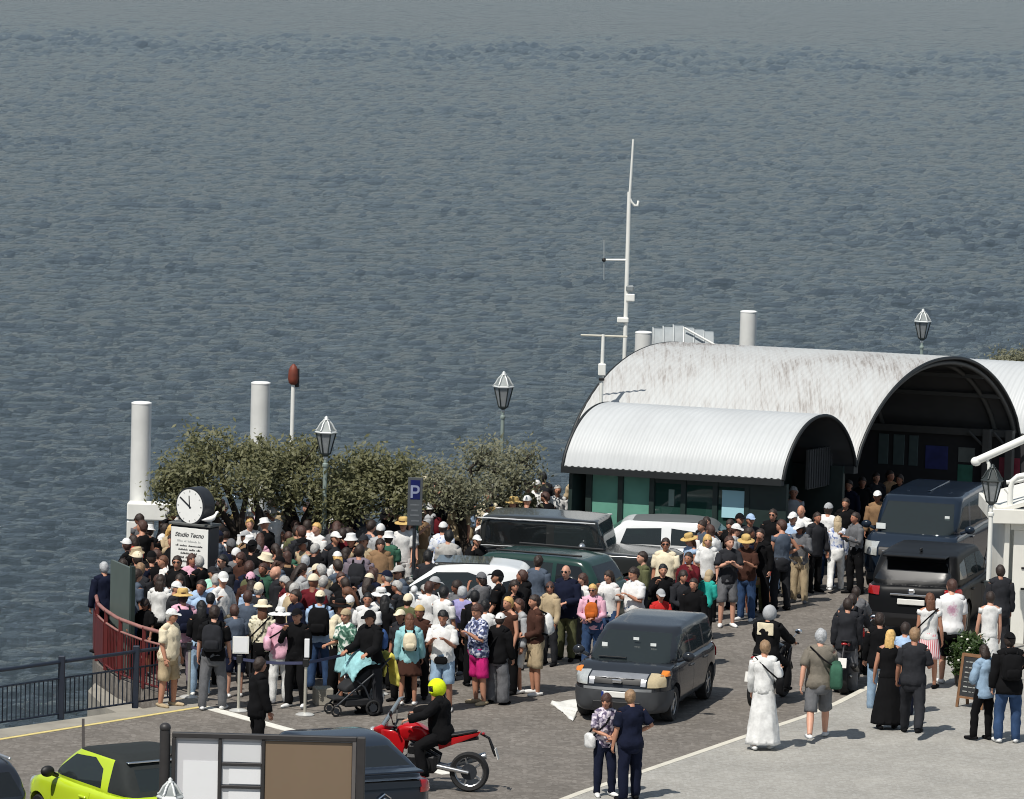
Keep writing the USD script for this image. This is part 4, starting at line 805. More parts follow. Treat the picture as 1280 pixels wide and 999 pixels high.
# ------------------------------------------------------------------ motorcycles
def motorcycle(label, loc, heading, col, screen=True, scoot=False):
    o = thing('motorcycle', label, 'motorcycle', loc, heading)
    mb = M('engine_black', lin(30, 30, 32), .45, .3, .2, 20)
    for nm, x, wdt in (('wheel', .74, .055), ('wheel', -.72, .085)):
        wp = part_group(nm, o, (x, 0, .315))
        a = np.arange(30) * 2 * np.pi / 30
        tv = loft([np.stack([r * np.cos(a), np.full(30, y_), r * np.sin(a)], 1) for r, y_ in ((.235, wdt * .8), (.285, wdt), (.308, wdt * .6), (.315, 0), (.308, -wdt * .6), (.285, -wdt), (.235, -wdt * .8), (.235, wdt * .8))], False)
        put('tyre', (tv[0], tv[1][:, ::-1]), m_rubber, wp, 40)
        put('rim', add([cyl((0, -.05, 0), (0, .05, 0), .055, n=12)] + [mt([(0, 0, 0), (.235 * math.cos(t), 0, .235 * math.sin(t))], .018, 5) for t in np.arange(5) * 2 * np.pi / 5] + [mt([(.232 * math.cos(t), 0, .232 * math.sin(t)) for t in np.linspace(0, 2 * np.pi, 25)], .022, 5, (0, 1, 0))]), m_alloy if not scoot else mb, wp, 40)
        put('brake_disc', cyl((0, .055, 0), (0, .062, 0), .13, n=20), m_steel, wp)
    for sg in (-1, 1):
        put('fork', mt([(.74, sg * .085, .315), (.50, sg * .085, .95)], [.032, .026], 8), mb, o, True)
        put('mirror', add([mt([(.48, sg * .16, 1.02), (.50, sg * .30, 1.20)], .009, 5), ell((.50, sg * .33, 1.23), (.025, .07, .05), 1)]), m_chrome if scoot else mb, o, True)
        put('swing_arm', mt([(-.15, sg * .10, .40), (-.72, sg * .10, .315)], [.045, .03], 7), m_alloy, o, True)
        put('foot_peg', cyl((-.10, sg * .12, .36), (-.10, sg * .24, .36), .016, n=7), mb, o)
    put('handlebar', mt([(.40, -.37, 1.03), (.46, -.18, 1.05), (.47, 0, 1.0), (.46, .18, 1.05), (.40, .37, 1.03)], .017, 7), mb, o, True)
    put('front_mudguard', mt([(.74 + .345 * math.cos(t), 0, .315 + .345 * math.sin(t)) for t in np.linspace(.5, 2.3, 9)], .07, 8, (0, 1, 0), 1.0) ^ box(.2, 1.3, -.075, .075, 0, 1.2), col, o, True)
    put('engine', add([rbox(-.22, .30, -.19, .19, .28, .58, .05), cyl((.0, -.23, .42), (.0, .23, .42), .13, n=14), rbox(-.05, .25, -.15, .15, .55, .72, .03)]), mb, o, 30)
    put('frame', add([mt([(.48, 0, .92), (.1, .13, .74), (-.25, .11, .55), (-.2, .1, .38)], .028, 6), mt([(.48, 0, .92), (.1, -.13, .74), (-.25, -.11, .55), (-.2, -.1, .38)], .028, 6), mt([(-.1, 0, .70), (-.85, 0, .86)], .035, 6)]), mb, o, True)
    tank = soften(Manifold.hull_points(np.array([(.45, y_ * .09, .98) for y_ in (-1, 1)] + [(.36, y_ * .17, 1.0) for y_ in (-1, 1)] + [(.05, y_ * .19, 1.02) for y_ in (-1, 1)] + [(-.12, y_ * .12, .90) for y_ in (-1, 1)] + [(.40, y_ * .13, .78) for y_ in (-1, 1)] + [(-.12, y_ * .14, .76) for y_ in (-1, 1)] + [(.22, 0, 1.08)], np.float32)), .07, 2)
    put('fuel_tank', tank, col, o, True)
    for sg in (-1, 1):
        f = Manifold.hull_points(np.array([(.74, sg * .10, .93), (.62, sg * .20, .98), (.40, sg * .22, .95), (.25, sg * .225, .80), (.30, sg * .215, .55), (.50, sg * .20, .60), (.70, sg * .10, .80)] + [(.5, sg * .12, .85), (.3, sg * .17, .7)], np.float32))
        put('side_fairing', soften(f, .06, 2), col, o, True)
        t = Manifold.hull_points(np.array([(-.22, sg * .13, .80), (-.25, sg * .14, .66), (-.6, sg * .10, .88), (-.88, sg * .06, .95), (-.85, sg * .05, .90), (-.3, sg * .06, .78)], np.float32))
        put('tail_panel', t, col, o, 30)
    put('nose_fairing', soften(Manifold.hull_points(np.array([(.86, 0, .92), (.80, .12, .95), (.80, -.12, .95), (.60, .17, 1.04), (.60, -.17, 1.04), (.62, .15, .84), (.62, -.15, .84), (.80, 0, .82)], np.float32)), .05, 2), col, o, True)
    put('headlight', ell((.83, 0, .90), (.05, .10, .055), 2), m_lamp_clear, o, True)
    seat = soften(Manifold.hull_points(np.array([(.0, sg * .10, .84) for sg in (-1, 1)] + [(-.2, sg * .15, .84) for sg in (-1, 1)] + [(-.45, sg * .14, .90) for sg in (-1, 1)] + [(-.85, sg * .09, .99) for sg in (-1, 1)] + [(-.1, sg * .12, .78) for sg in (-1, 1)] + [(-.82, sg * .06, .93) for sg in (-1, 1)], np.float32)), .07, 2)
    put('seat', seat, M('seat_vinyl', lin(26, 26, 27), .6, 0, .2, 20), o, True)
    if screen:
        sc = [(.68 - .26 * k, 1.00 + .42 * k) for k in np.linspace(0, 1, 6)]
        rows = np.array([[(x - .30 * (y_ / .2) ** 2 * .3, y_, z) for y_ in np.linspace(-.19 + .03 * z, .19 - .03 * z, 7)] for x, z in sc])
        nrm_ = np.array([.018, 0, .010]); outer, inner = rows + nrm_, rows
        rings = [np.vstack([outer[i], inner[i][::-1]]) for i in range(6)]
        put('windscreen', man(*loft(rings)) if man(*loft(rings)).volume() > 0 else man(*loft(rings[::-1])), M('smoked_screen', lin(112, 120, 124), .08, 0, .1, 4, coat=1), o, 40)
    put('exhaust', mt([(.2, -.16, .32), (-.3, -.17, .34), (-.55, -.18, .42), (-.95, -.18, .55)], [.03, .035, .055, .06], 10), m_alloy if not scoot else mb, o, True)
    put('plate_holder', mt([(-.88, 0, .93), (-1.02, 0, .86), (-1.10, 0, .66), (-1.14, 0, .58)], [.02, .022, .03, .03], 6), mb, o, True)
    put('number_plate', xform(rbox(-.006, .006, -.08, .08, -.09, .09, .003), np.array([[math.cos(.3), 0, math.sin(.3)], [0, 1, 0], [-math.sin(.3), 0, math.cos(.3)]]), (-1.15, 0, .62)), m_plate, o)
    put('tail_light', ell((-.93, 0, .93), (.03, .06, .025), 1), m_lamp_red, o, True)
    put('stand', mt([(.0, .15, .35), (-.05, .30, .0)], .014, 5), mb, o)
    return o
p_red = paint('sport_red_paint', (176, 22, 28), .1, .28)
p_bk = paint('gloss_black_paint', (22, 22, 24), .2, .3)
mr = G(586, 990)
mA = motorcycle('red sport touring motorcycle with smoked screen, ridden leftwards at the bottom of the square', (mr[0] - .72 * math.cos(math.radians(8)), mr[1] + .15, 0), 172, p_red)
A_AT, A_H = np.array([mr[0] - .72 * math.cos(math.radians(8)), mr[1] + .15, 0]), 172
b_ = G(978, 884); B_AT, B_H = np.array([b_[0] - .20, b_[1] + .45, 0]), 68
motorcycle('black motorcycle with round mirrors heading away beside the woman in white', B_AT, B_H, p_bk, False, True)
b_ = G(1066, 868); C_AT, C_H = np.array([b_[0], b_[1] + .75, .0]), 78
motorcycle('dark motorcycle with red side panels behind the graphite suv', C_AT, C_H, M('dull_red_panel', lin(120, 30, 32), .35, 0, .1, coat=.5), False, True)
# ------------------------------------------------------------------ people
COL = dict(w=(222, 222, 220), c=(226, 214, 186), k=(17, 17, 19), d=(42, 43, 47), g=(104, 105, 108), l=(168, 170, 172), n=(22, 27, 46), b=(62, 90, 140), lb=(160, 184, 212), t=(150, 200, 204), tq=(44, 158, 146), gn=(58, 96, 78), r=(186, 46, 44), m=(92, 26, 34), p=(222, 172, 190), br=(70, 46, 38), be=(178, 160, 130), ol=(92, 94, 66), y=(214, 204, 100), mg=(196, 40, 116), pu=(150, 146, 190), mt=(168, 216, 196), sl=(78, 88, 102), tn=(140, 112, 84), dj=(54, 76, 110), lj=(142, 166, 188), gb=(118, 112, 102), or_=(186, 96, 40), st=(198, 168, 108), mv=(122, 112, 122), bl=(206, 168, 104), au=(100, 64, 44), gy=(170, 168, 164), lk=(44, 32, 26), rd=(140, 52, 50), neon=(214, 236, 40))
NAME = dict(w='white', c='cream', k='black', d='charcoal', g='grey', l='pale grey', n='navy', b='blue', lb='pale blue', t='pale aqua', tq='turquoise', gn='green', r='red', m='maroon', p='pink', br='brown', be='beige', ol='olive', y='yellow', mg='magenta', pu='lilac', mt='mint', sl='slate blue', tn='tan', dj='dark denim', lj='light denim', gb='taupe', or_='orange', st='straw', mv='mauve grey', bl='blond', au='auburn', gy='grey', lk='dark', rd='brick red', neon='neon yellow')
def cloth(c):
    base = lin(*COL[c]) if c in COL else (.5, .5, .5)
    return M('cloth_' + c, base, .9, 0, .22, 7, .35, 120, spec=.15)
def pattern(name, a, b, c, scale, stops=(.42, .52, .60)):
    if name in _mats: return _mats[name]
    n = {'t': ('texture_coordinate', {}), 'v': ('noise_texture', {'scale': scale, 'detail': 1.5, 'distortion': .8}), 'r': ('rgb_ramp', {'ramp': [(stops[0], lin(*a)), (stops[1], lin(*b)), (stops[2], lin(*c))]}), 'p': ('principled_bsdf', {'roughness': .85})}
    _mats[name] = usdkit.material(stage, '/World/Looks/' + name, n, [('t.object', 'v.vector'), ('v.fac', 'r.fac'), ('r.color', 'p.base_color')], surface='p.BSDF'); return _mats[name]
PAT = dict(floral=pattern('cream_floral_cloth', (226, 220, 196), (214, 206, 176), (70, 70, 60), 14, (.45, .55, .64)), bluewhite=pattern('blue_white_print', (46, 54, 84), (110, 120, 160), (214, 216, 222), 16), lilacprint=pattern('lilac_white_print', (96, 86, 112), (190, 180, 196), (226, 216, 222), 15), greenwhite=pattern('green_white_print', (50, 92, 76), (110, 150, 132), (226, 230, 222), 11), whiteblue=pattern('white_blue_print', (226, 228, 232), (206, 214, 232), (84, 104, 160), 12, (.46, .56, .68)))
STRIPE = usdkit.material(stage, '/World/Looks/pink_stripe_cloth', {'t': ('texture_coordinate', {}), 'w': ('wave_texture', {'scale': 9.0, 'bands_direction': 'x'}), 'r': ('rgb_ramp', {'ramp': [(.35, lin(226, 214, 214)), (.6, lin(196, 110, 118))]}), 'p': ('principled_bsdf', {'roughness': .85})}, [('t.object', 'w.vector'), ('w.fac', 'r.fac'), ('r.color', 'p.base_color')], surface='p.BSDF')
PAT['stripe'] = STRIPE
PAT['printback'] = usdkit.material(stage, '/World/Looks/white_shirt_pink_print', {'t': ('texture_coordinate', {}), 'd': ('vector_math', {'math_type': 'distance', 'vector2': (0, .16, 1.36)}), 'n': ('noise_texture', {'scale': 22.0, 'detail': 2.0}), 'm': ('math', {'math_type': 'multiply_add', 'value2': .22}), 'r': ('rgb_ramp', {'ramp': [(.16, lin(196, 150, 172)), (.24, lin(222, 222, 222))]}), 'p': ('principled_bsdf', {'roughness': .85})}, [('t.object', 'd.vector1'), ('t.object', 'n.vector'), ('n.fac', 'm.value1'), ('d.value', 'm.value3'), ('m.value', 'r.fac'), ('r.color', 'p.base_color')], surface='p.BSDF')
PATNAME = dict(floral='cream floral', bluewhite='blue and white print', lilacprint='lilac print', greenwhite='green and white print', whiteblue='white and blue print', stripe='pink striped')
def fabric(c): return PAT[c] if c in PAT else cloth(c)
def cname(c): return PATNAME.get(c) or NAME.get(c, c)
SKIN = [M('skin_%d' % i, lin(*c), .55, 0, .08, 12) for i, c in enumerate([(200, 150, 126), (184, 132, 106), (166, 114, 90), (136, 90, 68), (98, 64, 48)])]
HAIRM = {k: M('hair_' + k, lin(*COL[k]), .6, 0, .3, 30, .4, 60) for k in ('lk', 'br', 'bl', 'au', 'gy', 'k', 'tn', 'be', 'l')}
m_eye, m_lip = M('eye_dark', lin(30, 24, 22), .3), M('lips', lin(150, 84, 78), .5)
m_shades = M('sunglass_lens', lin(14, 14, 16), .1, 0, .1, coat=1)

def head_template(sub):
    m = trimesh.creation.icosphere(sub); d = np.array(m.vertices); v = d * [.077, .097, .118]
    low = np.clip(-d[:, 2], 0, 1); v[:, 0] *= 1 - .34 * low ** 1.4; v[:, 1] += -.014 * low * (d[:, 1] < .2) + .016 * low * (d[:, 1] > 0) * -1
    back = np.clip(d[:, 1], 0, 1) * np.clip(d[:, 2] + .5, 0, 1); v[:, 1] += .012 * back
    def bumpat(p, r, amt):
        k = np.exp(-((v - p) ** 2).sum(1) / (2 * r * r)); v[:] += k[:, None] * np.asarray(amt)
    bumpat((0, -.095, -.012), .013, (0, -.026, -.006)); bumpat((0, -.092, .012), .012, (0, -.010, 0))
    for s in (-1, 1): bumpat((s * .032, -.088, .016), .014, (0, .012, 0)); bumpat((s * .045, -.07, -.022), .018, (s * .003, -.004, 0)); bumpat((s * .030, -.09, .034), .014, (0, -.006, 0))
    bumpat((0, -.085, -.055), .014, (0, -.007, 0)); bumpat((0, -.075, -.10), .018, (0, -.012, 0))
    return man(v, m.faces)
EAR = [ell((s * .076, .012, .0), (.012, .020, .032), 1) for s in (-1, 1)]
HEAD = {k: add([head_template(k)] + EAR) for k in (2, 3)}

POSE = {  # (upper arm pitch, abduction, elbow flex, inward twist) for right then left
    'down': ((4, 9, 14, 4), (4, 9, 14, 4)), 'phone': ((22, 10, 100, 32), (22, 10, 100, 32)), 'cross': ((24, 12, 88, 78), (24, 12, 88, 74)), 'hip': ((-12, 34, 78, 60), (4, 8, 14, 4)), 'clasp': ((12, 10, 62, 52), (12, 10, 62, 52)),
    'strap': ((2, 14, 132, 12), (4, 8, 14, 4)), 'face': ((42, 10, 122, 26), (4, 8, 14, 4)), 'faceL': ((4, 8, 14, 4), (48, 12, 120, 26)), 'ride': ((52, 16, 24, 4), (52, 16, 24, 4)), 'carry': ((10, 10, 76, 8), (6, 9, 18, 4)), 'walk': ((26, 9, 22, 4), (-22, 9, 12, 4)), 'push': ((28, 8, 50, 6), (28, 8, 50, 6)), 'point': ((70, 20, 18, 0), (4, 8, 14, 4))}
def limb_dir(p, ab, side):
    p, ab = math.radians(p), math.radians(ab); return np.array([side * math.sin(ab), -math.sin(p) * math.cos(ab), -math.cos(p) * math.cos(ab)])
def crumple(m, amp, seed, scale=(10, 10, 7), length=.075, bias=.55):
    m = m.refine_to_length(length); mm = m.to_mesh(); v = np.array(mm.vert_properties[:, :3], float); f = np.array(mm.tri_verts)
    fn = np.cross(v[f[:, 1]] - v[f[:, 0]], v[f[:, 2]] - v[f[:, 0]]); n = np.stack([np.bincount(f.ravel(), np.repeat(fn[:, k], 3), len(v)) for k in range(3)], 1); n /= np.linalg.norm(n, axis=1, keepdims=True) + 1e-12
    q = meshkit.noise(v * scale + seed * 3.7, seed) + .5 * meshkit.noise(v * np.array(scale) * 2.1 + seed, seed + 1)
    return v + n * ((q - bias) * amp)[:, None], f
ANG14 = np.arange(14) * 2 * np.pi / 14
def ering(c, rx, ry, R=None):
    p = np.stack([rx * np.cos(ANG14), ry * np.sin(ANG14), np.zeros(14)], 1)
    if R is not None: p = p @ R.T
    return p + np.asarray(c)
def hand(W, d, side, curl, rng):
    """palm, four bent fingers of unequal length and a thumb from the side of the palm"""
    d = d / np.linalg.norm(d); lat = np.cross(d, [0, 0, 1.0]) if abs(d[2]) < .9 else np.array([0, -1.0, 0]); lat -= d * (lat @ d); lat /= np.linalg.norm(lat)
    n = np.cross(d, lat)
    if n @ np.array([-side, 0, -.2]) < 0: n = -n            # palm looks to the body
    out = [mt([W - d * .01, W + d * .03, W + d * .088], [.024, .040, .038], 8, n, .40)]
    for k, (o, l) in enumerate(((.030, .062), (.010, .074), (-.011, .070), (-.031, .054))):
        b = W + d * .080 + lat * o; c = math.radians(curl + 6 * k)
        d1 = d * math.cos(c * .5) + n * math.sin(c * .5); d2 = d * math.cos(c * 1.3) + n * math.sin(c * 1.3)
        out.append(mt([b - d * .012, b + d1 * l * .5, b + d1 * l * .5 + d2 * l * .5], [.0092, .0088, .0068], 5, n))
    b = W + d * .022 + lat * .030; t1 = d * .62 + lat * .70 + n * .25; t1 /= np.linalg.norm(t1); t2 = d * .9 + lat * .25 + n * .35; t2 /= np.linalg.norm(t2)
    out.append(mt([b - t1 * .01, b + t1 * .036, b + t1 * .036 + t2 * .030], [.0125, .0105, .0080], 5, n))
    return out

BAGS = []
def person(px, py, hgt, face, pose='down', top='T:w', bot='P:d', hair='s:lk', hat='', label='', skin=1, shoes='k', girth=1.0, yaw=0, nod=0, glasses=False, z0=0.0, bag=None, legs=None, lean=2.0, at=None, hi=False, sit=None, group=None, seed=None, carry=None):
    """px, py: top of the head in the photograph; hgt: body height; face: 0 looks at the camera, 90 to the right"""
    rng = random.Random(seed if seed is not None else int(px * 1009 + py * 31))
    extra = {'c': .015, 'h': .05, 'b': .03, 'w': .05}.get(hat[:1], 0.0) if hat else .008
    sc = hgt / 1.75; hs = (1 + max(0, 1.60 - hgt) * .55) * rng.uniform(.97, 1.04)
    g = G(px, py, z0 + hgt + extra) if at is None else np.asarray(at, float)
    g = np.array([g[0], g[1], z0])
    o = thing('person', label, 'person', g, face, group)
    S = np.eye(3) * sc
    ttype, tcol = top.split(':'); btype, bcol = bot.split(':')
    fem = ttype in 'DV' or btype in 'KB' or hair[:1] in 'lbu'
    gw = girth * (.93 if fem else 1.0)
    sdx = rng.uniform(-.02, .02)
    R_t = rotx(lean + rng.uniform(-1, 2)) @ np.eye(3); piv = np.array([0, 0, .92])
    tp = lambda p: (R_t @ (np.asarray(p, float) - piv)) + piv + np.array([sdx * (np.asarray(p)[2] - .92), 0, 0])
    # skeleton
    if legs is None:
        a = rng.uniform(-3, 8); legs = ((a, abs(a) * .6 + rng.uniform(0, 5), rng.uniform(3, 6)), (rng.uniform(-4, 3), rng.uniform(0, 4), rng.uniform(3, 6)))
        if rng.random() < .35: legs = (legs[0], (rng.uniform(6, 13), rng.uniform(10, 20), rng.uniform(4, 8)))
    if btype in 'KLM': legs = tuple((a * .4, k * .4, s_ * .7) for a, k, s_ in legs)
    L = []
    for side, (a, k, spd) in zip((-1, 1), legs):
        hip = np.array([side * .088, 0, .90]); d1 = limb_dir(a, spd, side); knee = hip + .425 * d1; d2 = limb_dir(a - k, spd * .3, side); ank = knee + .405 * d2
        L.append((hip, knee, ank))
    dz = -(min(x[2][2] for x in L) - .072)
    if sit is not None: dz = sit
    up = np.array([0, 0, dz])
    arms = []
    for side, (a, ab, e, tw) in zip((-1, 1), POSE[pose]):
        a, ab, e, tw = a + rng.uniform(-6, 6), ab + rng.uniform(-2, 5), e + rng.uniform(-6, 6), tw + rng.uniform(-5, 5)
        sh = np.array([side * .172 * (gw * .5 + .5), .005, 1.405]); d1 = limb_dir(a, ab, side); el = sh + .285 * d1
        t = math.radians(tw); q = math.radians(a + e); d2 = np.array([side * (math.sin(math.radians(ab)) * .5 * (1 - math.sin(min(t, 1.5))) - math.sin(t) * abs(math.sin(q - math.radians(a)))), -math.sin(q) * math.cos(t * .8), -math.cos(q)]); d2 /= np.linalg.norm(d2)
        wr = el + .25 * d2; arms.append([side, sh, el, wr, d2])
    if lean: arms = [[s, tp(a), tp(b), tp(c), R_t @ d] for s, a, b, c, d in arms]
    # body as one surface
    rows = [(.78, .09, .085, .004), (.84, .160, .112, .008), (.94, .170, .122, .012), (1.05, .148, .108, 0), (1.18, .154, .112, -.004), (1.31, .180, .119, 0), (1.39, .176, .108, .006), (1.445, .118, .082, .012), (1.488, .058, .058, .012), (1.56, .053, .055, -.004)]
    belly = max(0, girth - 1.0)
    yoke = lambda r0, r1: [mt([tp((s_ * .035, .012, 1.468)), tp((s_ * .10, .008, 1.446)), tp((s_ * .172 * (gw * .5 + .5), .005, 1.412))], [r0, (r0 + r1) / 2, r1], 8) for s_ in (-1, 1)]
    def trow(z, rx, ry, yo, e=0.0):
        f = gw if z < 1.4 else 1.0
        return ering(tp((0, yo - belly * .20 * math.exp(-((z - 1.05) / .16) ** 2), z)), rx * f + e, ry * (f + belly * .8 * math.exp(-((z - 1.05) / .2) ** 2)) + e, R_t)
    parts = [man(*loft([trow(*r) for r in rows]))] + yoke(.040, .046)
    for hip, knee, ank in L:
        gl = gw ** .6
        parts.append(mt([hip + (0, 0, .04), hip * .65 + knee * .35, knee + (0, 0, .03), knee * .65 + ank * .35, ank], np.array([.086, .078, .053, .055, .036]) * gl, 9))
        fd = np.array([np.sign(hip[0]) * .22, -.975, 0]); fb = ank + (0, 0, -.035)
        parts.append(mt([fb - fd * .075, fb - fd * .02, fb + fd * .08 - (0, 0, .012), fb + fd * .175 - (0, 0, .018)], [.026, .037, .040, .024], 8, (0, 0, 1), .80))
    curl = 60 if pose in ('ride', 'push', 'carry', 'face', 'faceL') else rng.uniform(18, 38)
    for s, sh, el, wr, d2 in arms:
        parts.append(mt([sh + (el - sh) * -.02, sh * .6 + el * .4, el, el * .6 + wr * .4, wr + d2 * .012], np.array([.052, .047, .038, .037, .025]) * gw ** .5, 8)); parts += hand(wr, d2, s, curl, rng)
    hc = tp((0, -.022, 1.632)); Rh = R_t @ rotz(yaw) @ rotx(nod) * hs
    hc = hc + np.array([0, 0, (hs - 1) * .10])
    parts.append(xform(HEAD[3 if hi else 2], Rh, hc))
    body = add(parts).translate(up.tolist()).scale([sc] * 3)
    put('body', body, SKIN[skin], o, True)
    fin = lambda m: m.translate(up.tolist()).scale([sc] * 3)
    fin2 = lambda vf: ((vf[0] + up) * sc, vf[1])
    sd = rng.randrange(1000)
    # trousers, shorts, skirts
    bm = fabric(bcol) if btype != 'B' else None
    if btype in 'PSWJ':
        end = {'P': 1.0, 'W': 1.0, 'J': 1.0, 'S': .10}[btype]; ps = [man(*loft([trow(z, rx, ry, yo, .012) for z, rx, ry, yo in ((.762, .10, .094, .006), (.80, .128, .108, .006), (.85, .162, .116, .008), (.94, .170, .122, .012), (1.03, .150, .110, 0))]))]
        for hip, knee, ank in L:
            e = .014 if btype in 'PJ' else .03; gl = gw ** .6
            if btype == 'S': ps.append(mt([hip + (0, 0, .05), hip * .5 + knee * .5, knee + (knee - hip) * -.02], np.array([.094, .094, .090]) * gl, 10))
            else:
                wl = .045 if btype == 'W' else .0
                ps.append(mt([hip + (0, 0, .05), hip * .65 + knee * .35, knee, knee * .6 + ank * .4, ank + (0, 0, -.012)], np.array([.096, .093 + wl * .4, .074 + wl * .8, .070 + wl, .058 + wl * 1.2]) * gl, 10))
        put({'P': 'trousers', 'W': 'wide_trousers', 'J': 'jeans', 'S': 'shorts'}[btype], fin2(crumple(add(ps), .030, sd, (9, 9, 14), .09, .42)), bm, o, True)
    elif btype == 'K':
        ln = .62 if len(bot.split(':')) < 3 else .2
    if btype in 'KLM':     # K short skirt, M below the knee, L to the ankle
        zb = {'K': .58, 'M': .36, 'L': .10}[btype]; fl = {'K': .10, 'M': .10, 'L': .14}[btype]; rr = []
        for t in np.linspace(0, 1, 8):
            z = 1.04 - (1.04 - zb) * t; k = min(1, t * (1.04 - zb) / .16); rx = .155 + .035 * k + fl * max(0, t - .2); ry = .112 + .03 * k + fl * .8 * max(0, t - .2)
            flute = 1 + .05 * t * np.cos(ANG14 * 7 + sd)
            r_ = np.stack([rx * gw * flute * np.cos(ANG14), ry * gw * flute * np.sin(ANG14), np.zeros(14)], 1) + np.array([0, .006, z]); rr.append(r_)
        put('skirt', fin2(crumple(man(*loft(rr[::-1])), .022, sd, (12, 12, 4))), bm, o, True)
    # tops: T short sleeve, L long sleeve, J jacket, V sleeveless, H hooded jacket, D sleeved top of a dress
    e = {'T': .013, 'L': .012, 'J': .024, 'H': .028, 'V': .011, 'D': .012}[ttype]; hem = {'T': .85, 'L': .84, 'J': .80, 'H': .80, 'V': .90, 'D': .92}[ttype]
    rws = [(hem, .160, .115, .008)] + [r for r in rows[2:7] if r[0] > hem + .03]
    rws = [trow(z, rx, ry, yo, e + (.008 if z < 1.1 and ttype in 'TJH' else 0)) for z, rx, ry, yo in rws] + [trow(1.44, .122, .086, .012, e * .7), trow(1.478, .068, .064, .012, e * .6)]
    ps = [man(*loft(rws))] + (yoke(.040 + e, .046 + e) if ttype != 'V' else [])
    for s, sh, el, wr, d2 in arms:
        if ttype in 'T': ps.append(mt([sh + (el - sh) * .0, sh * .5 + el * .5, sh * .18 + el * .82], np.array([.066, .065, .068]) * gw ** .5, 10))
        elif ttype in 'LJHD': ee = e + .004; ps.append(mt([sh + (el - sh) * .0, sh * .5 + el * .5, el, wr * .5 + el * .5, wr - d2 * .01], np.array([.052 + ee, .050 + ee, .041 + ee, .038 + ee, .030 + ee * .9]), 10))
        else: ps.append(mt([sh - (el - sh) * .10, sh * .8 + el * .2], [.056, .050], 8))
    if ttype == 'H': ps.append(xform(ell((0, .0, 0), (.12, .075, .075), 2), R_t, tp((0, .085, 1.46))))
    put({'T': 't_shirt', 'L': 'long_sleeved_top', 'J': 'jacket', 'H': 'hooded_jacket', 'V': 'sleeveless_top', 'D': 'blouse'}[ttype], fin2(crumple(add(ps), .030, sd + 7, (9, 9, 12), .07, .46)), fabric(tcol), o, True)
    # shoes
    sm = fabric(shoes) if shoes != 'x' else None
    if sm:
        for hip, knee, ank in L:
            fd = np.array([np.sign(hip[0]) * .22, -.975, 0]); fb = ank + (0, 0, -.032)
            put('shoe', fin(mt([fb - fd * .090, fb - fd * .03, fb + fd * .08 - (0, 0, .008), fb + fd * .19 - (0, 0, .014), fb + fd * .205 - (0, 0, .018)], [.032, .046, .049, .034, .012], 9, (0, 0, 1), .82)), sm, o, True)
    # hair and hats live in the head's own frame
    H = lambda m: fin(xform(m, Rh, hc))
    hk = hair.split(':')
    if hk[0] != 'n':
        hm = HAIRM[hk[1]]
        low = {'s': .0, 'b': -.035, 'l': -.03, 'u': -.005, 'f': .012}[hk[0]]
        cap = ell((0, .010, .008), (.089, .108, .121), 3 if hi else 2)
        cap = cap.trim_by_plane([0, .50, .866], low + .018 - (.0 if hk[0] != 'f' else -.01)) + cap.trim_by_plane([0, .94, .34], .006 + low * .5 - (0 if hk[0] != 'f' else -.01))
        ps = [cap]
        if hk[0] == 'l': ps.append(mt([(0, .05, .06), (0, .092, -.03), (0, .100, -.14), (0, .095, -.25), (0, .085, -.33)], [.06, .085, .088, .070, .035], 10, (0, -1, 0), .48))
        if hk[0] == 'b': ps.append(mt([(0, .03, .05), (0, .05, -.03), (0, .052, -.11), (0, .045, -.135)], [.07, .094, .092, .06], 10, (0, -1, 0), .72))
        if hk[0] == 'u': ps.append(ell((0, .095, .085), (.042, .045, .042), 1))
        v, f = crumple(add(ps), .016, sd + 3, (38, 38, 26), .045)
        put('hair', ((v @ Rh.T + hc + up) * sc, f), hm, o, True)
    if hat:
        ht, hcx = hat.split(':'); hmt = fabric(hcx); dome = ell((0, .008, .012), (.098, .117, .128), 2).trim_by_plane([0, .12, .99], .040)
        if ht == 'c': put('cap', H(add([dome, xform(mt([(0, -.05, 0), (0, -.13, .004), (0, -.175, -.012)], [.078, .072, .038], 10, (0, 0, 1), .13), np.eye(3), (0, 0, .052))])), hmt, o, 40)
        elif ht == 'C': put('cap', H(add([dome, xform(mt([(0, .05, 0), (0, .13, .004), (0, .175, -.012)], [.078, .072, .038], 10, (0, 0, 1), .13), np.eye(3), (0, 0, .052))])), hmt, o, 40)
        elif ht in 'hw':
            br = .175 if ht == 'h' else .225
            crown = lathe([(.092, .04), (.094, .07), (.088, .13), (.072, .152), (.03, .158)], 14).scale([1, 1.18, 1])
            brim = lathe([(br, .028), (br * 1.0, .034), (.10, .062), (.06, .066), (.05, .045), (.10, .052)][:4] , 18).scale([1, 1.12, 1])
            v, f = crumple(add([crown, brim]), .016, sd + 9, (14, 14, 10), .06)
            put('sun_hat', ((v @ Rh.T + hc + up) * sc, f), hmt, o, 50)
            put('hat_band', H(lathe([(.0945, .066), (.096, .07), (.0945, .088), (.09, .09)], 14).scale([1, 1.18, 1])), cloth('k' if hcx in ('w', 'c', 'l') else 'br'), o, 40)
        elif ht == 'b': put('bucket_hat', H(lathe([(.135, .018), (.138, .022), (.098, .065), (.088, .135), (.06, .148)], 14).scale([1, 1.15, 1])), hmt, o, 40)
        elif ht == 'k': put('beanie', H(ell((0, .010, .016), (.096, .114, .126), 2).trim_by_plane([0, .2, .98], .02)), hmt, o, True)
        elif ht == 'm':
            put('helmet', H(ell((0, .004, .006), (.125, .145, .150), 3) - box(-.4, .4, -.4, -.045, -.050, .045)), fabric(hcx), o, True)
            put('visor', H(ell((0, .004, .006), (.118, .137, .143), 2) ^ box(-.4, .4, -.4, -.044, -.052, .047)), m_shades, o, True)
        elif ht == 's': # headscarf
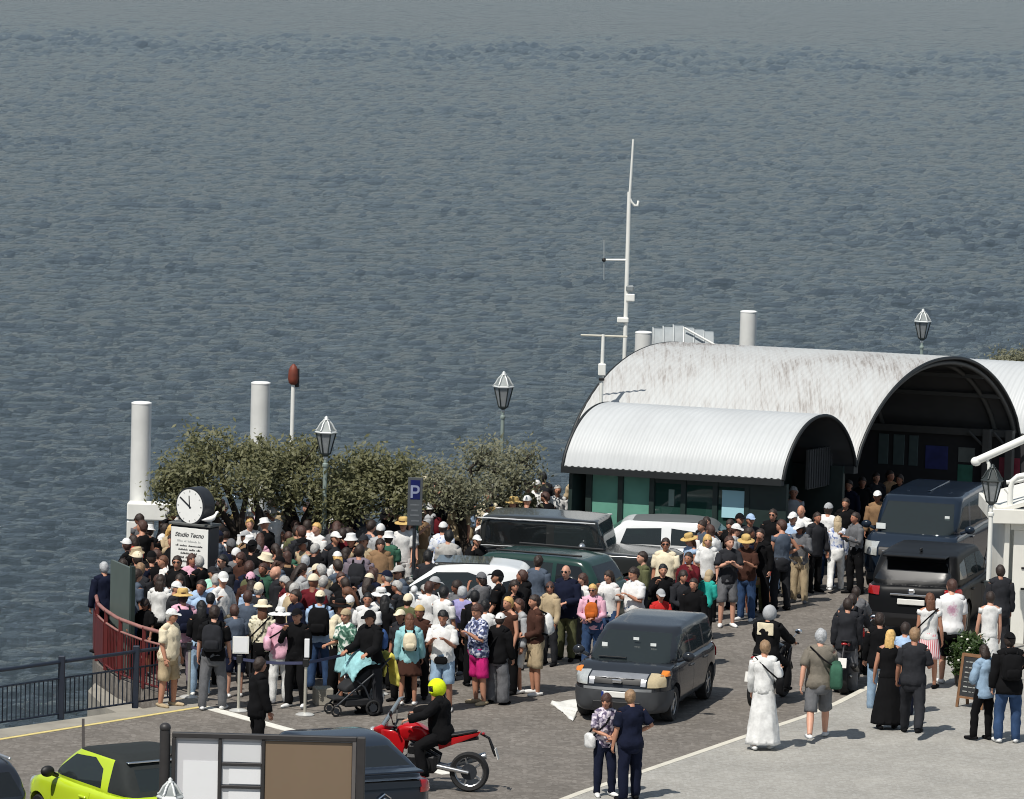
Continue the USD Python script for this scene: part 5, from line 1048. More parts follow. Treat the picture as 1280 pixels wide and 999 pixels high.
            put('headscarf', H(add([ell((0, .012, .008), (.096, .114, .126), 2).trim_by_plane([0, .45, .89], -.03), mt([(0, .06, -.02), (0, .08, -.10), (0, .06, -.18)], [.08, .09, .07], 9, (0, -1, 0), .6)])), hmt, o, True)
    if ':' not in hat or hat[0] != 'm':
        if glasses: put('sunglasses', H(add([ell((s_ * .034, -.098, .016), (.029, .010, .021), 1) for s_ in (-1, 1)] + [box(-.01, .01, -.106, -.098, .016, .024), box(-.080, -.066, -.095, .02, .018, .025), box(.066, .080, -.095, .02, .018, .025)])), m_shades, o)
        else:
            for s_ in (-1, 1): put('eye', H(ell((s_ * .032, -.0865, .016), (.013, .007, .0075), 1)), m_eye, o, True)
        put('mouth', H(ell((0, -.0965, -.056), (.024, .008, .007), 1)), m_lip, o, True)
    fr = rotz(face)
    def W_(p, un=True): return g + fr @ ((tp(p) if un else np.asarray(p)) + up) * sc
    P_ = dict(at=g, fr=fr, W=W_, sc=sc, arms=[(s, (c + up) * sc, d) for s, a, b, c, d in arms], R=R_t)
    return P_

def backpack(P, col, label, front=False, big=1.0, trim='k'):
    s = -1 if front else 1
    c = P['W']((0, s * .20, 1.24)); rot = P['fr'] @ P['R']; yaw_ = math.degrees(math.atan2(P['fr'][1, 0], P['fr'][0, 0]))
    o = thing('backpack', label, 'backpack', c, yaw_)
    k = P['sc'] * big; m = fabric(col); tm = cloth(trim)
    b = soften(Manifold.hull_points((np.array([(x * .15, y * .07 * s + .0, z) for x in (-1, 1) for y in (-1, 1) for z in (-.21, .12)] + [(x * .11, y * .055 * s, .20) for x in (-1, 1) for y in (-1, 1)] + [(x * .13, .10 * s, z) for x in (-1, 1) for z in (-.18, .05)]) * k).astype(np.float32)), .07, 3)
    put('bag', crumple(b, .02, 5, (12, 12, 12), .06), m, o, True)
    put('pocket', soften(Manifold.hull_points((np.array([(x * .11, s * y, z) for x in (-1, 1) for y, z in ((.06, -.17), (.13, -.17), (.135, -.04), (.06, 0))]) * k).astype(np.float32)), .06, 2), m, o, True)
    for sx in (-1, 1): put('strap', mt(np.array([(sx * .085, s * -.03, .19), (sx * .095, s * -.12, .235), (sx * .105, s * -.24, .21), (sx * .12, s * -.315, .10), (sx * .135, s * -.29, -.05), (sx * .15, s * -.15, -.16), (sx * .13, s * -.02, -.19)]) * k, .020, 6, (1, 0, 0), .9), tm, o, True)
    return o
def shoulder_bag(P, col, label, side=1, z=.92, y=.02, size=1.0, cross=True):
    c = P['W']((side * .25, y, z)); yaw_ = math.degrees(math.atan2(P['fr'][1, 0], P['fr'][0, 0]))
    o = thing('shoulder_bag', label, 'bag', c, yaw_); k = size * P['sc']
    put('bag', crumple(soften(Manifold.hull_points((np.array([(x * .06, yy * .16, zz) for x in (-1, 1) for yy in (-1, 1) for zz in (-.13, .08)] + [(x * .04, yy * .12, .12) for x in (-1, 1) for yy in (-1, 1)]) * k).astype(np.float32)), .06, 2), .02, 8, (12, 12, 12), .06), fabric(col), o, True)
    e = np.array([-side * (.40 if cross else .10), -y, 1.46 - z]) * P['sc']
    put('strap', mt([(0, .1 * k, .08 * k), e * .5 + np.array([0, .16, .05]), e + np.array([0, .03, .02])], .016, 6), cloth('k'), o, True)
    put('strap', mt([(0, -.1 * k, .08 * k), e * .5 + np.array([0, -.19, .05]), e + np.array([0, -.02, .02])], .016, 6), cloth('k'), o, True)
    return o
def phone(P, label, arm=0):
    s, w, d = P['arms'][arm]
    at = P['at'] + P['fr'] @ (w + d * .12 * P['sc'])
    o = thing('phone', label, 'phone', at, math.degrees(math.atan2(P['fr'][1, 0], P['fr'][0, 0])))
    put('case', rbox(-.038, .038, -.006, .006, -.06, .10, .003), cloth('k'), o); put('screen', box(-.034, .034, .0065, .008, -.054, .094), m_shades, o)
# ------------------------------------------------------------------ trees and plants
def leaf_material(name, a, b):
    n = {'g': ('geometry', {}), 'r': ('rgb_ramp', {'ramp': [(0, a), (1, b)]}), 'd': ('principled_bsdf', {'roughness': .55}), 't': ('translucent_bsdf', {}), 'm': ('mix_closure', {'fac': .42})}
    return usdkit.material(stage, '/World/Looks/' + name, n, [('g.random_per_island', 'r.fac'), ('r.color', 'd.base_color'), ('r.color', 't.color'), ('d.BSDF', 'm.closure1'), ('t.BSDF', 'm.closure2')], surface='m.closure')
m_leaf = leaf_material('olive_leaves', (.19, .19, .095), (.44, .415, .25))
m_leaf2 = leaf_material('sparse_leaves', (.22, .22, .14), (.46, .44, .31))
m_leaf3 = leaf_material('shrub_leaves', (.045, .085, .020), (.15, .20, .06))
m_bark = M('dark_bark', lin(52, 45, 38), .9, 0, .35, 6, .6, 25)
def leaves(centres, per, spread, size, rng):
    n = len(centres) * per
    c = np.repeat(np.asarray(centres), per, 0) + rng.normal(0, 1, (n, 3)) * spread
    up_ = rng.normal(0, 1, (n, 3)) + [-.35, -.55, 1.15]; up_ /= np.linalg.norm(up_, axis=1, keepdims=True)      # leaves mostly face the light
    d = np.cross(up_, rng.normal(0, 1, (n, 3))); d /= np.linalg.norm(d, axis=1, keepdims=True)
    e = np.cross(d, up_); e /= np.linalg.norm(e, axis=1, keepdims=True)
    s = size * rng.uniform(.6, 1.3, (n, 1)); w = s * .42
    v = np.stack([c - d * s, c + e * w, c + d * s, c - e * w], 1).reshape(-1, 3); i = np.arange(n) * 4
    return v, np.vstack([np.stack([i, i + 1, i + 2], 1), np.stack([i, i + 2, i + 3], 1)])
def tree(label, px, D, blobs, seed, lm, nclust, per, trunk_r=.13, size=.055, lean=(0, 0), spread=.13):
    rng = np.random.default_rng(seed); base = A(px, 700, D); base[2] = 0
    o = thing('tree', label, 'tree', base)
    loc = lambda q: np.array(A(q[0], q[1], D + q[3])) - base
    top = np.array([lean[0], lean[1], 1.25]); wob = lambda k: rng.normal(0, k, 3) * [1, 1, .4]
    put('trunk', mt([(0, 0, -.1), (0, 0, .1), top * .35 + wob(.05), top * .7 + wob(.06), top], np.array([1.35, 1.15, 1.0, .9, .75]) * trunk_r, 10), m_bark, o, True)
    tips = []
    for q in blobs:
        c = loc(q); r = q[2]
        p1 = top * .95; m1 = p1 * .55 + c * .45 + wob(.14) + np.array([0, 0, -.12]); m2 = p1 * .2 + c * .8 + wob(.10)
        put('limb', mt([p1 - (0, 0, .1), m1, m2, c + wob(.05)], np.array([.55, .42, .28, .14]) * trunk_r, 7), m_bark, o, True)
        for k in range(7):
            e = c + np.clip(rng.normal(0, 1, 3), -1.3, 1.1) * r * np.array([.62, .62, .42]); s_ = m2 * rng.uniform(.2, .8) + c * .3; s_ = m1 * .35 + c * .65 if k % 2 else m2
            mid = (s_ + e) / 2 + wob(.08)
            put('branch', mt([s_, mid, e, e + (e - mid) * .5], [.024, .016, .009, .004], 5), m_bark, o, True); tips += [e, mid, e + (e - mid) * .5]
    cs = []
    for q in blobs:
        c = loc(q); r = q[2]; k = int(nclust * q[4]) if len(q) > 4 else nclust
        p = rng.normal(0, 1, (k * 3, 3)); p /= np.linalg.norm(p, axis=1, keepdims=True); p *= rng.uniform(.25, 1, (len(p), 1)) ** .5
        p = c + p * r * np.array([1.0, 1.0, .64]); keep = meshkit.noise(p * 2.6, seed) > .40; cs.append(p[keep][:k])
    cs = np.vstack(cs + [np.array(tips)])
    put('crown', leaves(cs, per, spread, size, rng), lm, o)
    return o
tree('leafy dark trunked tree leaning behind the clock, left part of the crowns', 322, 91.5, [(232, 588, .55, 0), (268, 568, .55, .4), (300, 602, .60, -.3), (246, 622, .45, -.3), (215, 606, .36, .2), (318, 575, .50, .5)], 11, m_leaf, 40, 22, .16, .058, (-.25, .1))
tree('leafy tree between the second pile and the tall street lamp', 372, 92.5, [(345, 580, .55, .2), (378, 570, .50, .5), (400, 606, .55, -.2), (352, 618, .50, -.3), (430, 590, .50, .3), (462, 582, .45, .5), (448, 622, .45, -.1), (480, 604, .40, .2), (498, 590, .40, .3), (505, 622, .36, .1), (415, 636, .36, -.3)], 12, m_leaf, 36, 22, .15, .058, (.1, .1))
tree('thin leaved tree with bare dark branches right of the parking sign', 585, 95.5, [(540, 592, .50, .1), (572, 606, .50, -.2), (520, 612, .42, .2), (600, 570, .42, .2), (590, 628, .42, -.2)], 13, m_leaf2, 26, 17, .12, .052, (-.15, 0), .15)
tree('sparse grey green tree beneath the far street lamp', 628, 97.5, [(622, 580, .45, .2), (648, 600, .40, 0), (610, 612, .45, -.2), (640, 630, .42, .1), (655, 575, .32, .3)], 14, m_leaf2, 24, 16, .11, .052, (.05, 0), .15)
tree('treetop peeping above the roof at the right edge', 1262, 124, [(1250, 462, .45, 0), (1275, 456, .50, .2), (1292, 458, .5, 0)], 15, m_leaf2, 60, 18, .12, .055)
# shrub in front of the kiosk
rng = np.random.default_rng(4)
sb = G(1208, 858, .1)
o = thing('flowering_shrub', 'bushy green shrub with small white flowers beside the chalk board', 'shrub', sb)
cl = rng.normal(0, 1, (130, 3)); cl /= np.linalg.norm(cl, axis=1, keepdims=True); cl = cl * rng.uniform(.4, 1, (130, 1)) ** .5 * [.30, .30, .36] + [0, 0, .55]
put('crown', leaves(cl, 26, .07, .045, rng), m_leaf3, o)
for k in range(9):
    a = rng.uniform(0, 6.28); put('stem', mt([(0, 0, .1), (.08 * math.cos(a), .08 * math.sin(a), .35), (.22 * math.cos(a), .22 * math.sin(a), .7)], [.014, .011, .005], 5), m_bark, o, True)
for k in range(16):
    c = cl[rng.integers(130)] * [1.12, 1.12, 1.05]; put('flower', ell(c, (.028, .028, .02), 1), M('white_petal', lin(232, 230, 222), .7), o, True)
put('planter', lathe([(.17, 0), (.21, .05), (.24, .27), (.25, .28), (.23, .285), (.21, .27)], 18), M('dark_planter', lin(60, 56, 52), .8), o, 35)

# ------------------------------------------------------------------ kiosk, chalk board, notice board, queue posts, pushchair, paper
kb = A(1247, 803, 88.0); kb[2] = .1
o = thing('kiosk', 'white painted wooden kiosk with thick roof fascia and pipe frame at the right edge', 'kiosk', kb)
m_kw = M('kiosk_white', lin(228, 226, 217), .55, 0, .06, 2)
ZK = lambda py, px=1247: A(px, py, 88.0)[2] - .1
put('corner_post', rbox(.06, .16, 0, .10, 0, 2.34, .008), m_kw, o); put('door_stile', rbox(.24, .50, .02, .09, 0, 2.20, .008), m_kw, o); put('door_head', rbox(.17, 3.2, .0, .10, 2.205, 2.335, .008), m_kw, o)
for z_ in (1.05, 1.45): put('hinge', rbox(.40, .48, .0, .02, z_, z_ + .04, .005), m_black, o)
put('window_frame', add([box(.52, 3.2, .04, .10, .0, .9), box(.52, .58, .04, .10, .9, 2.2), box(1.6, 1.68, .04, .10, .9, 2.2)]), M('kiosk_dark_frame', lin(52, 52, 50), .5), o)
for a in (.585, 1.685): put('window_pane', box(a, a + 1.01, .065, .075, .905, 2.195), m_wallglass, o)
put('back_wall', box(.06, 3.4, 2.2, 2.3, 0, 2.34), m_kw, o); put('side_wall', box(.06, .12, .11, 2.19, 0, 2.34), m_kw, o); put('floor', box(.13, 3.4, .11, 2.19, .0, .05), m_black, o)
put('fascia', rbox(-.22, 3.4, -.22, -.14, 2.345, 2.62, .012), m_kw, o); put('side_fascia', rbox(-.22, -.14, -.135, 2.4, 2.345, 2.62, .012), m_kw, o)
put('roof', man(*loft([np.array([(x, -.13, 2.56 + max(0, x) * .30), (x, 2.4, 2.56 + max(0, x) * .30), (x, 2.4, 2.64 + max(0, x) * .30), (x, -.13, 2.64 + max(0, x) * .30)])[::1] for x in (-.13, .0, 2.0)])) if man(*loft([np.array([(x, -.13, 2.56 + max(0, x) * .30), (x, 2.4, 2.56 + max(0, x) * .30), (x, 2.4, 2.64 + max(0, x) * .30), (x, -.13, 2.64 + max(0, x) * .30)]) for x in (-.13, .0, 2.0)])).volume() > 0 else man(*loft([np.array([(x, -.13, 2.56 + max(0, x) * .30), (x, 2.4, 2.56 + max(0, x) * .30), (x, 2.4, 2.64 + max(0, x) * .30), (x, -.13, 2.64 + max(0, x) * .30)])[::-1] for x in (-.13, .0, 2.0)])), m_kw, o, 30)
at = lambda px, py, dy=0: A(px, py, 88.0 + dy) - kb
put('frame_pipe', mt([at(1262, 650), at(1263, 612), at(1265, 602), at(1272, 596), at(1290, 593)], .055, 8), m_white_paint, o, True)
put('frame_pipe', mt([at(1258, 603), at(1275, 601), at(1300, 592)], .04, 8), m_white_paint, o, True); put('frame_pipe', mt([at(1274, 594), at(1300, 590)], .035, 8), m_white_paint, o, True); put('frame_brace', mt([at(1262, 618), at(1256, 611)], .03, 6), m_white_paint, o, True)
put('awning_arm', mt([at(1219, 577), at(1250, 563), at(1300, 540)], .075, 10), m_white_paint, o, True); put('awning_end', ell(at(1220, 577), (.10, .08, .09), 2), m_white_paint, o, True)
put('awning_hook', mt([at(1228, 572), at(1233, 574), at(1236, 580), at(1236, 592)], .035, 7), m_white_paint, o, True)
put('awning_support', mt([at(1290, 545), at(1294, 600)], .05, 7), m_white_paint, o, True)
ab = G(1218, 884, .1)
o = thing('chalk_board', 'wooden framed black chalk board on the pavement in front of the shrub', 'sign board', ab, -35)
m_wood = M('board_wood', lin(120, 86, 58), .7, 0, .25, 10)
tilt = rotx(-11)
for s in (-1, 1):
    Rm = rotx(-11 if s < 0 else 11)
    f_ = lambda m: xform(m, Rm, (0, s * .19, 0))
    put('frame', f_(add([box(-.27, -.22, -.015, .015, 0, .95), box(.22, .27, -.015, .015, 0, .95), box(-.219, .219, -.015, .015, .90, .95), box(-.219, .219, -.015, .015, .16, .20)])), m_wood, o)
    bd = put('board', f_(box(-.219, .219, -.008, .008, .201, .899)), M('blackboard', lin(38, 40, 42), .8, 0, .15, 6), o)
    if s < 0:
        rg = random.Random(3)
        for z_ in (.80, .70, .61, .53, .45, .36, .28):
            x = -.17; ps = []
            while x < .15:
                wd = rg.uniform(.03, .09); ps.append(box(x, x + wd, -.0105, -.0085, z_, z_ + rg.uniform(.010, .022))); x += wd + rg.uniform(.015, .03)
            put('chalk_line', f_(add(ps)), M('chalk', lin(150, 152, 148), .9), bd)
D = 64.0
nb_ = A(328, 990, D); xl, xr = A(215, 940, D)[0], A(446, 940, D)[0]; zt = A(328, 918, D)[2]
o = thing('notice_board', 'large dark framed notice board with white sheets and a brown panel at the bottom', 'notice board', ((xl + xr) / 2, D, 0))
hw = (xr - xl) / 2; m_nb = M('board_frame', lin(50, 48, 48), .5, 0, .15, 8)
put('top_rail', rbox(-hw, hw, -.05, .05, zt - .07, zt, .01), m_nb, o); put('bottom_rail', rbox(-hw, hw, -.05, .05, zt - 1.60, zt - 1.54, .01), m_nb, o)
put('post', cyl((-hw - .10, 0, -.0), (-hw - .10, 0, zt + .02), .075, n=14), m_nb, o, 40); put('post_ball', ell((-hw - .10, 0, zt + .06), (.08, .08, .07), 2), m_nb, o, True)
put('post', rbox(hw + .0, hw + .12, -.06, .06, 0, zt - .0, .012), m_nb, o); put('post_bracket', rbox(-hw - .03, -hw, -.03, .03, zt - .35, zt - .30), m_nb, o)
sx = lambda px: A(px, 950, D)[0] - (xl + xr) / 2
put('backing', box(-hw + .05, hw - .05, .01, .03, zt - 1.535, zt - .072), M('backing_board', lin(180, 180, 182), .6, 0, .05), o)
for px in (275, 329): put('divider', rbox(sx(px) - .022, sx(px) + .022, -.035, .009, zt - 1.535, zt - .072, .006), m_nb, o)
put('frame_side', rbox(-hw + .0, -hw + .05, -.045, .045, zt - 1.535, zt - .072, .006), m_nb, o); put('frame_side', rbox(hw - .06, hw - .005, -.045, .045, zt - 1.535, zt - .072, .006), M('board_frame_grey', lin(96, 92, 90), .5), o)
for k, dz in ((0, .43), (1, .75), (2, 1.07), (3, 1.39)): put('divider', rbox(sx(275) + .023, sx(329) - .023, -.034, .008, zt - dz - .02, zt - dz + .02, .006), m_nb, o)
ms = [M('notice_sheet_%d' % i, lin(*c), .55, 0, .02, 3) for i, c in enumerate([(206, 206, 208), (232, 233, 234), (226, 228, 230), (214, 215, 216)])]
put('notice_sheet', box(-hw + .07, sx(275) - .03, .002, .006, zt - 1.5, zt - .12), ms[0], o); put('notice_sheet', box(-hw + .16, sx(275) - .028, -.004, .0, zt - 1.45, zt - .40), ms[1], o)
for k, (a, b) in enumerate(((.12, .40), (.46, .72), (.78, 1.03))):
    put('notice_sheet', box(sx(275) + .03, sx(329) - .035, .002, .006, zt - b, zt - a), ms[3], o)
    if k: put('notice_sheet', box(sx(275) + .13, sx(329) - .033, -.004, .0, zt - b + .01, zt - a - .03), ms[1], o)
put('brown_panel', rbox(sx(329) + .025, hw - .065, -.012, .008, zt - 1.5, zt - .09, .004), M('brown_panel', lin(122, 104, 84), .6, 0, .04, 1.2), o)
# queue barrier posts
m_belt = M('barrier_belt', lin(58, 62, 90), .6)
def queue_post(px, py, h, label):
    g = G(px, py); o = thing('queue_post', label, 'barrier post', g)
    put('base', lathe([(.16, 0), (.165, .015), (.12, .035), (.04, .05)], 18), M('post_base', lin(206, 206, 202), .4, .3), o, 35); put('tube', cyl((0, 0, .04), (0, 0, h), .028, n=10), M('post_tube', lin(196, 192, 180), .35, .5, .05), o, True)
    put('belt_head', rbox(-.05, .05, -.05, .05, h - .14, h, .012), m_black, o)
    return g, o
g1, o1 = queue_post(298, 889, .98, 'pale queue post carrying a white paper notice, left of the man in the dark suit')
put('notice_frame', rbox(-.12, .16, -.02, -.005, 1.0, 1.30, .004), m_white_paint, o1); put('notice_sheet', box(-.10, .14, -.024, -.0205, 1.02, 1.28), ms[1], o1); put('notice_stem', cyl((0, 0, .97), (.0, 0, 1.02), .012, n=6), m_steel, o1)
g2, o2 = queue_post(381, 894, .98, 'pale queue post with a narrow white upright sign, left of the pushchair')
put('notice_frame', rbox(-.03, .055, -.03, .03, 1.0, 1.32, .006), ms[1], o2)
g3, o3 = queue_post(474, 868, .98, 'queue post behind the pushchair at the end of the blue belt'); g4, o4 = queue_post(236, 872, .98, 'queue post among the legs by the landing railing')
def belt(a, b, label, sag=.03):
    d = b - a; n = 8; o = thing('queue_belt', label, 'barrier belt', (a[0], a[1], 0)); v, dd = [], d / np.linalg.norm(d); w = np.array([-dd[1], dd[0], 0]) * .003
    rings = []
    for t in np.linspace(.06 / np.linalg.norm(d), 1 - .06 / np.linalg.norm(d), n):
        p = d * t; z = .905 - sag * 4 * t * (1 - t); rings.append([p + w + (0, 0, z - .025), p - w + (0, 0, z - .025), p - w + (0, 0, z + .025), p + w + (0, 0, z + .025)])
    m = man(*loft(rings)); m = m if m.volume() > 0 else man(*loft([r[::-1] for r in rings])); put('webbing', m, m_belt, o)
belt(g1, g2, 'blue queue belt between the two pale posts'); belt(g2, g3, 'blue queue belt behind the pushchair'); belt(g4, g1, 'queue belt left of the post with the notice')
# pushchair
sg_ = G(440, 893)
o = thing('pushchair', 'black pushchair with an aqua sun cover, facing left at the front of the queue', 'pushchair', sg_, 205)
m_pc = M('pushchair_fabric', lin(26, 27, 30), .8, 0, .2, 12, .2, 90)
for x, y_, r in ((.36, -.16, .10), (.36, .16, .10), (-.28, -.26, .14), (-.28, .26, .14)):
    wp = part_group('wheel', o, (x, y_, r)); put('tyre', mt([(r * .84 * math.cos(t), 0, r * .84 * math.sin(t)) for t in np.linspace(0, 2 * math.pi, 19)], r * .16, 6, (0, 1, 0)), m_rubber, wp, True); put('hub', cyl((0, -.02, 0), (0, .02, 0), r * .5, n=10), m_steel, wp, 40)
for s in (-1, 1):
    put('frame_tube', mt([(-.62, s * .22, 1.02), (-.45, s * .24, .85), (.10, s * .22, .42), (.36, s * .16, .18)], .018, 7), m_steel, o, True); put('frame_tube', mt([(-.28, s * .26, .15), (-.12, s * .24, .50), (.02, s * .22, .62)], .018, 7), m_steel, o, True)
put('handle', mt([(-.62, -.22, 1.02), (-.64, -.1, 1.03), (-.64, .1, 1.03), (-.62, .22, 1.02)], .02, 7), m_black, o, True)
seat = Manifold.hull_points(np.array([(x, s * .19, z) for s in (-1, 1) for x, z in ((.22, .40), (.24, .48), (-.18, .44), (-.42, .88), (-.36, .92), (-.08, .60))], np.float32)); put('seat', soften(seat, .07, 2), m_pc, o, True)
put('foot_rest', rbox(.20, .42, -.17, .17, .28, .33, .015), m_pc, o); put('basket', rbox(-.30, .22, -.20, .20, .16, .30, .03), m_pc, o)
hoodp = [np.array([(-.30 + .34 * math.sin(t) * 1.0, y_ * .25, .72 + .36 * math.cos(t) - .10 * abs(y_) ** 2) for y_ in np.linspace(-1, 1, 8)]) for t in np.linspace(-.9, 1.05, 9)]
put('hood', man(*loft([np.vstack([r, (r * [1, .96, 1] - [0, 0, .02])[::-1]]) for r in hoodp])) if man(*loft([np.vstack([r, (r * [1, .96, 1] - [0, 0, .02])[::-1]]) for r in hoodp])).volume() > 0 else man(*loft([np.vstack([r, (r * [1, .96, 1] - [0, 0, .02])[::-1]]) for r in hoodp][::-1])), m_pc, o, True)
cov = [np.array([(-.28 + .40 * math.sin(t), y_ * .275, .735 + .375 * math.cos(t) - .10 * abs(y_) ** 2 - (.10 if abs(y_) > .9 else 0)) for y_ in np.linspace(-1, 1, 10)]) for t in np.linspace(-.25, 1.38, 9)]
cv = man(*loft([np.vstack([r, (r * [1, .98, 1] - [0, 0, .012])[::-1]]) for r in cov])); cv = cv if cv.volume() > 0 else man(*loft([np.vstack([r, (r * [1, .98, 1] - [0, 0, .012])[::-1]]) for r in cov][::-1]))
put('sun_cover', crumple(cv, .03, 4, (9, 9, 9), .05), fabric('t'), o, True)
yj = sg_ + rotz(205) @ np.array([-.62, .02, .80])
o = thing('draped_jacket', 'yellow garment draped over the pushchair handle', 'jacket', yj, 205)
dp = [np.array([(x + dx, y_, z) for y_ in np.linspace(-.20, .20, 8)]) for x, z, dx in ((-.16, -.30, 0), (-.13, -.05, 0), (-.06, .17, 0), (.0, .245, 0), (.06, .18, 0), (.10, .02, 0), (.12, -.12, 0))]
dm = man(*loft([np.vstack([r, (r - [0, 0, .02])[::-1]]) for r in dp])); dm = dm if dm.volume() > 0 else man(*loft([np.vstack([r, (r - [0, 0, .02])[::-1]]) for r in dp][::-1]))
put('cloth', crumple(dm, .06, 6, (8, 8, 8), .05), fabric('y'), o, True)
wb = sg_ + rotz(205) @ np.array([-.50, -.12, .14])
o = thing('carrier_bag', 'white carrier bag hanging low behind the pushchair', 'bag', wb, 20); put('bag', crumple(soften(Manifold.hull_points(np.array([(x * .11, y_ * .07, z) for x in (-1, 1) for y_ in (-1, 1) for z in (.02, .24)] + [(0, 0, .32)], np.float32)), .06, 2), .05, 3, (10, 10, 10), .05), fabric('w'), o, True)
bx_ = G(404, 881)
o = thing('stone_block', 'low grey brown block on the road left of the pushchair wheels', 'block', bx_, 12); put('block', rbox(-.16, .16, -.12, .22, 0, .30, .015), m_conc, o)
# kite shaped white sheet on the road
a_ = [G(690, 880), G(720, 877), G(722, 888), G(716, 902)]
o = thing('paper_sheet', 'large white sheet lying crumpled on the road left of the charcoal people carrier', 'paper', (0, 0, 0))
c_ = np.mean(a_, 0); pts = np.array([p for p in a_]); 
pm = prism([tuple(p[:2]) for p in pts], 'z', .012, .018); put('sheet', crumple(pm, .10, 2, (3, 3, 1), .10), m_white_paint, o, True)
# lidded cabinet post near the rail: hand rail of the landing steps
# ------------------------------------------------------------------ the people, one by one
Q = 'people waiting on the landing'
def pp(*a, **k): return person(*a, **k)
WALK = ((24, 6, 4), (-16, 26, 4)); WALK2 = ((-18, 30, 4), (22, 5, 4)); STRIDE = ((12, 4, 5), (-10, 16, 5))
# pavement, front right
P = pp(757, 866, 1.61, 20, 'clasp', 'T:lilacprint', 'J:n', 'b:br', '', 'woman in a lilac print top and dark leggings beside the navy polo shirt', 1, 'w', .95, -35, 12, z0=.10, hi=True)
shoulder_bag(P, 'w', 'white bag at the side of the woman in the lilac print top', -1, .95)
pp(790, 862, 1.73, 205, 'hip', 'T:n', 'P:n', 's:tn', '', 'man in navy polo shirt and dark trousers at the kerb, back turned', 1, 'k', 1.15, -40, 8, z0=.10, hi=True)
P = pp(957, 800, 1.82, 176, 'strap', 'D:w', 'L:w', 'f:tn', '', 'person in a white blouse and long white skirt with a black strap, at the kerb', 1, 'w', 1.0, 15, 0, z0=.10, hi=True, legs=STRIDE)
shoulder_bag(P, 'k', 'black bag worn by the person in white at the kerb', -1, 1.05)
P = pp(1026, 782, 1.92, 178, 'walk', 'T:gb', 'S:g', 's:l', '', 'grey haired man in a taupe t-shirt and grey shorts walking away with a green bag', 0, 'w', 1.12, 0, 4, z0=.10, hi=True, legs=WALK)
shoulder_bag(P, 'gn', 'dark green shoulder bag on the walking man in the taupe t-shirt', -1, 1.08, .12, 1.5)
P = pp(1144, 781, 1.88, 172, 'carry', 'T:d', 'J:d', 'f:tn', '', 'close cropped man in a charcoal t-shirt and black jeans walking away on the pavement', 2, 'k', 1.06, 0, 6, z0=.10, hi=True, legs=WALK2)
pp(1113, 787, 1.70, 176, 'down', 'V:k', 'L:k', 'l:bl', '', 'blond woman in a long black dress walking beside the charcoal t-shirt man', 1, 'k', 1.0, -10, 0, z0=.10, hi=True, legs=STRIDE)
pp(1101, 766, 1.76, 182, 'carry', 'J:k', 'J:lj', 's:lk', '', 'person in a black jacket and light jeans on the kerb behind the blond woman', 1, 'k', 1.0, 0, 0, z0=.02, hi=True)
pp(1132, 778, 1.66, 170, 'down', 'T:lb', 'P:n', 's:lk', '', 'dark haired person in a pale blue shirt half hidden by the charcoal t-shirt man', 1, 'k', z0=.05)
P = pp(1163, 741, 1.74, 168, 'down', 'V:w', 'K:stripe', 'l:au', '', 'long haired woman in a white top, pink striped skirt and black boots', 1, 'k', .92, 20, 0, z0=.10, hi=True, legs=WALK)
shoulder_bag(P, 'k', 'thin black cross body bag of the woman in the pink striped skirt', 1, 1.0, .05, .8)
P = pp(1191, 724, 1.90, 186, 'down', 'T:printback', 'S:k', 's:br', '', 'tall man in white t-shirt with pink back print and black shorts by graphite suv', 0, 'w', 1.08, 20, 0, z0=.10, hi=True)
P = pp(1238, 739, 1.72, 185, 'down', 'V:w', 'M:w', 's:lk', '', 'woman in a white dress with a dark belt behind the white lamp pole', 0, 'k', .92, 0, 0, z0=.10)
pp(1251, 706, 1.78, 185, 'down', 'J:d', 'P:d', 's:lk', '', 'person in a charcoal coat in the kiosk shade behind the white lamp pole', 2, 'k', z0=.10)
pp(1233, 806, 1.62, 215, 'clasp', 'J:lj', 'P:k', 'b:lk', '', 'woman in a light denim jacket and black trousers by the chalk board', 1, 'k', 1.0, -10, 14, z0=.10, hi=True)
P = pp(1264, 792, 1.86, 186, 'face', 'H:k', 'J:dj', 's:lk', 'C:k', 'man in a black hooded jacket, backwards black cap and dark jeans at the right edge', 0, 'w', 1.05, 0, 5, z0=.10, hi=True)
backpack(P, 'k', 'black backpack on the man in the black hooded jacket')
# riders
def rider(at, head, dx, top, hat, label, hair='s:lk', skin=1, glv=None, yaw=0, shift=0.0):
    f = head + 90           # bike heading is measured from +x, faces from -y
    c, s = math.cos(math.radians(head)), math.sin(math.radians(head))
    g = np.array([at[0] + c * dx, at[1] + s * dx, 0])
    return person(0, 0, 1.76, f, 'ride', top, 'P:k', hair, hat, label, skin, 'k', 1.18, yaw, 0, lean=7, at=g, sit=-.02, legs=((62, 78, 22), (62, 78, 22)), hi=True, seed=int(abs(at[0] * 100)))
rider(A_AT, A_H, -.28, 'J:k', 'm:neon', 'motorcyclist in black leathers and a neon yellow helmet on the red motorcycle')

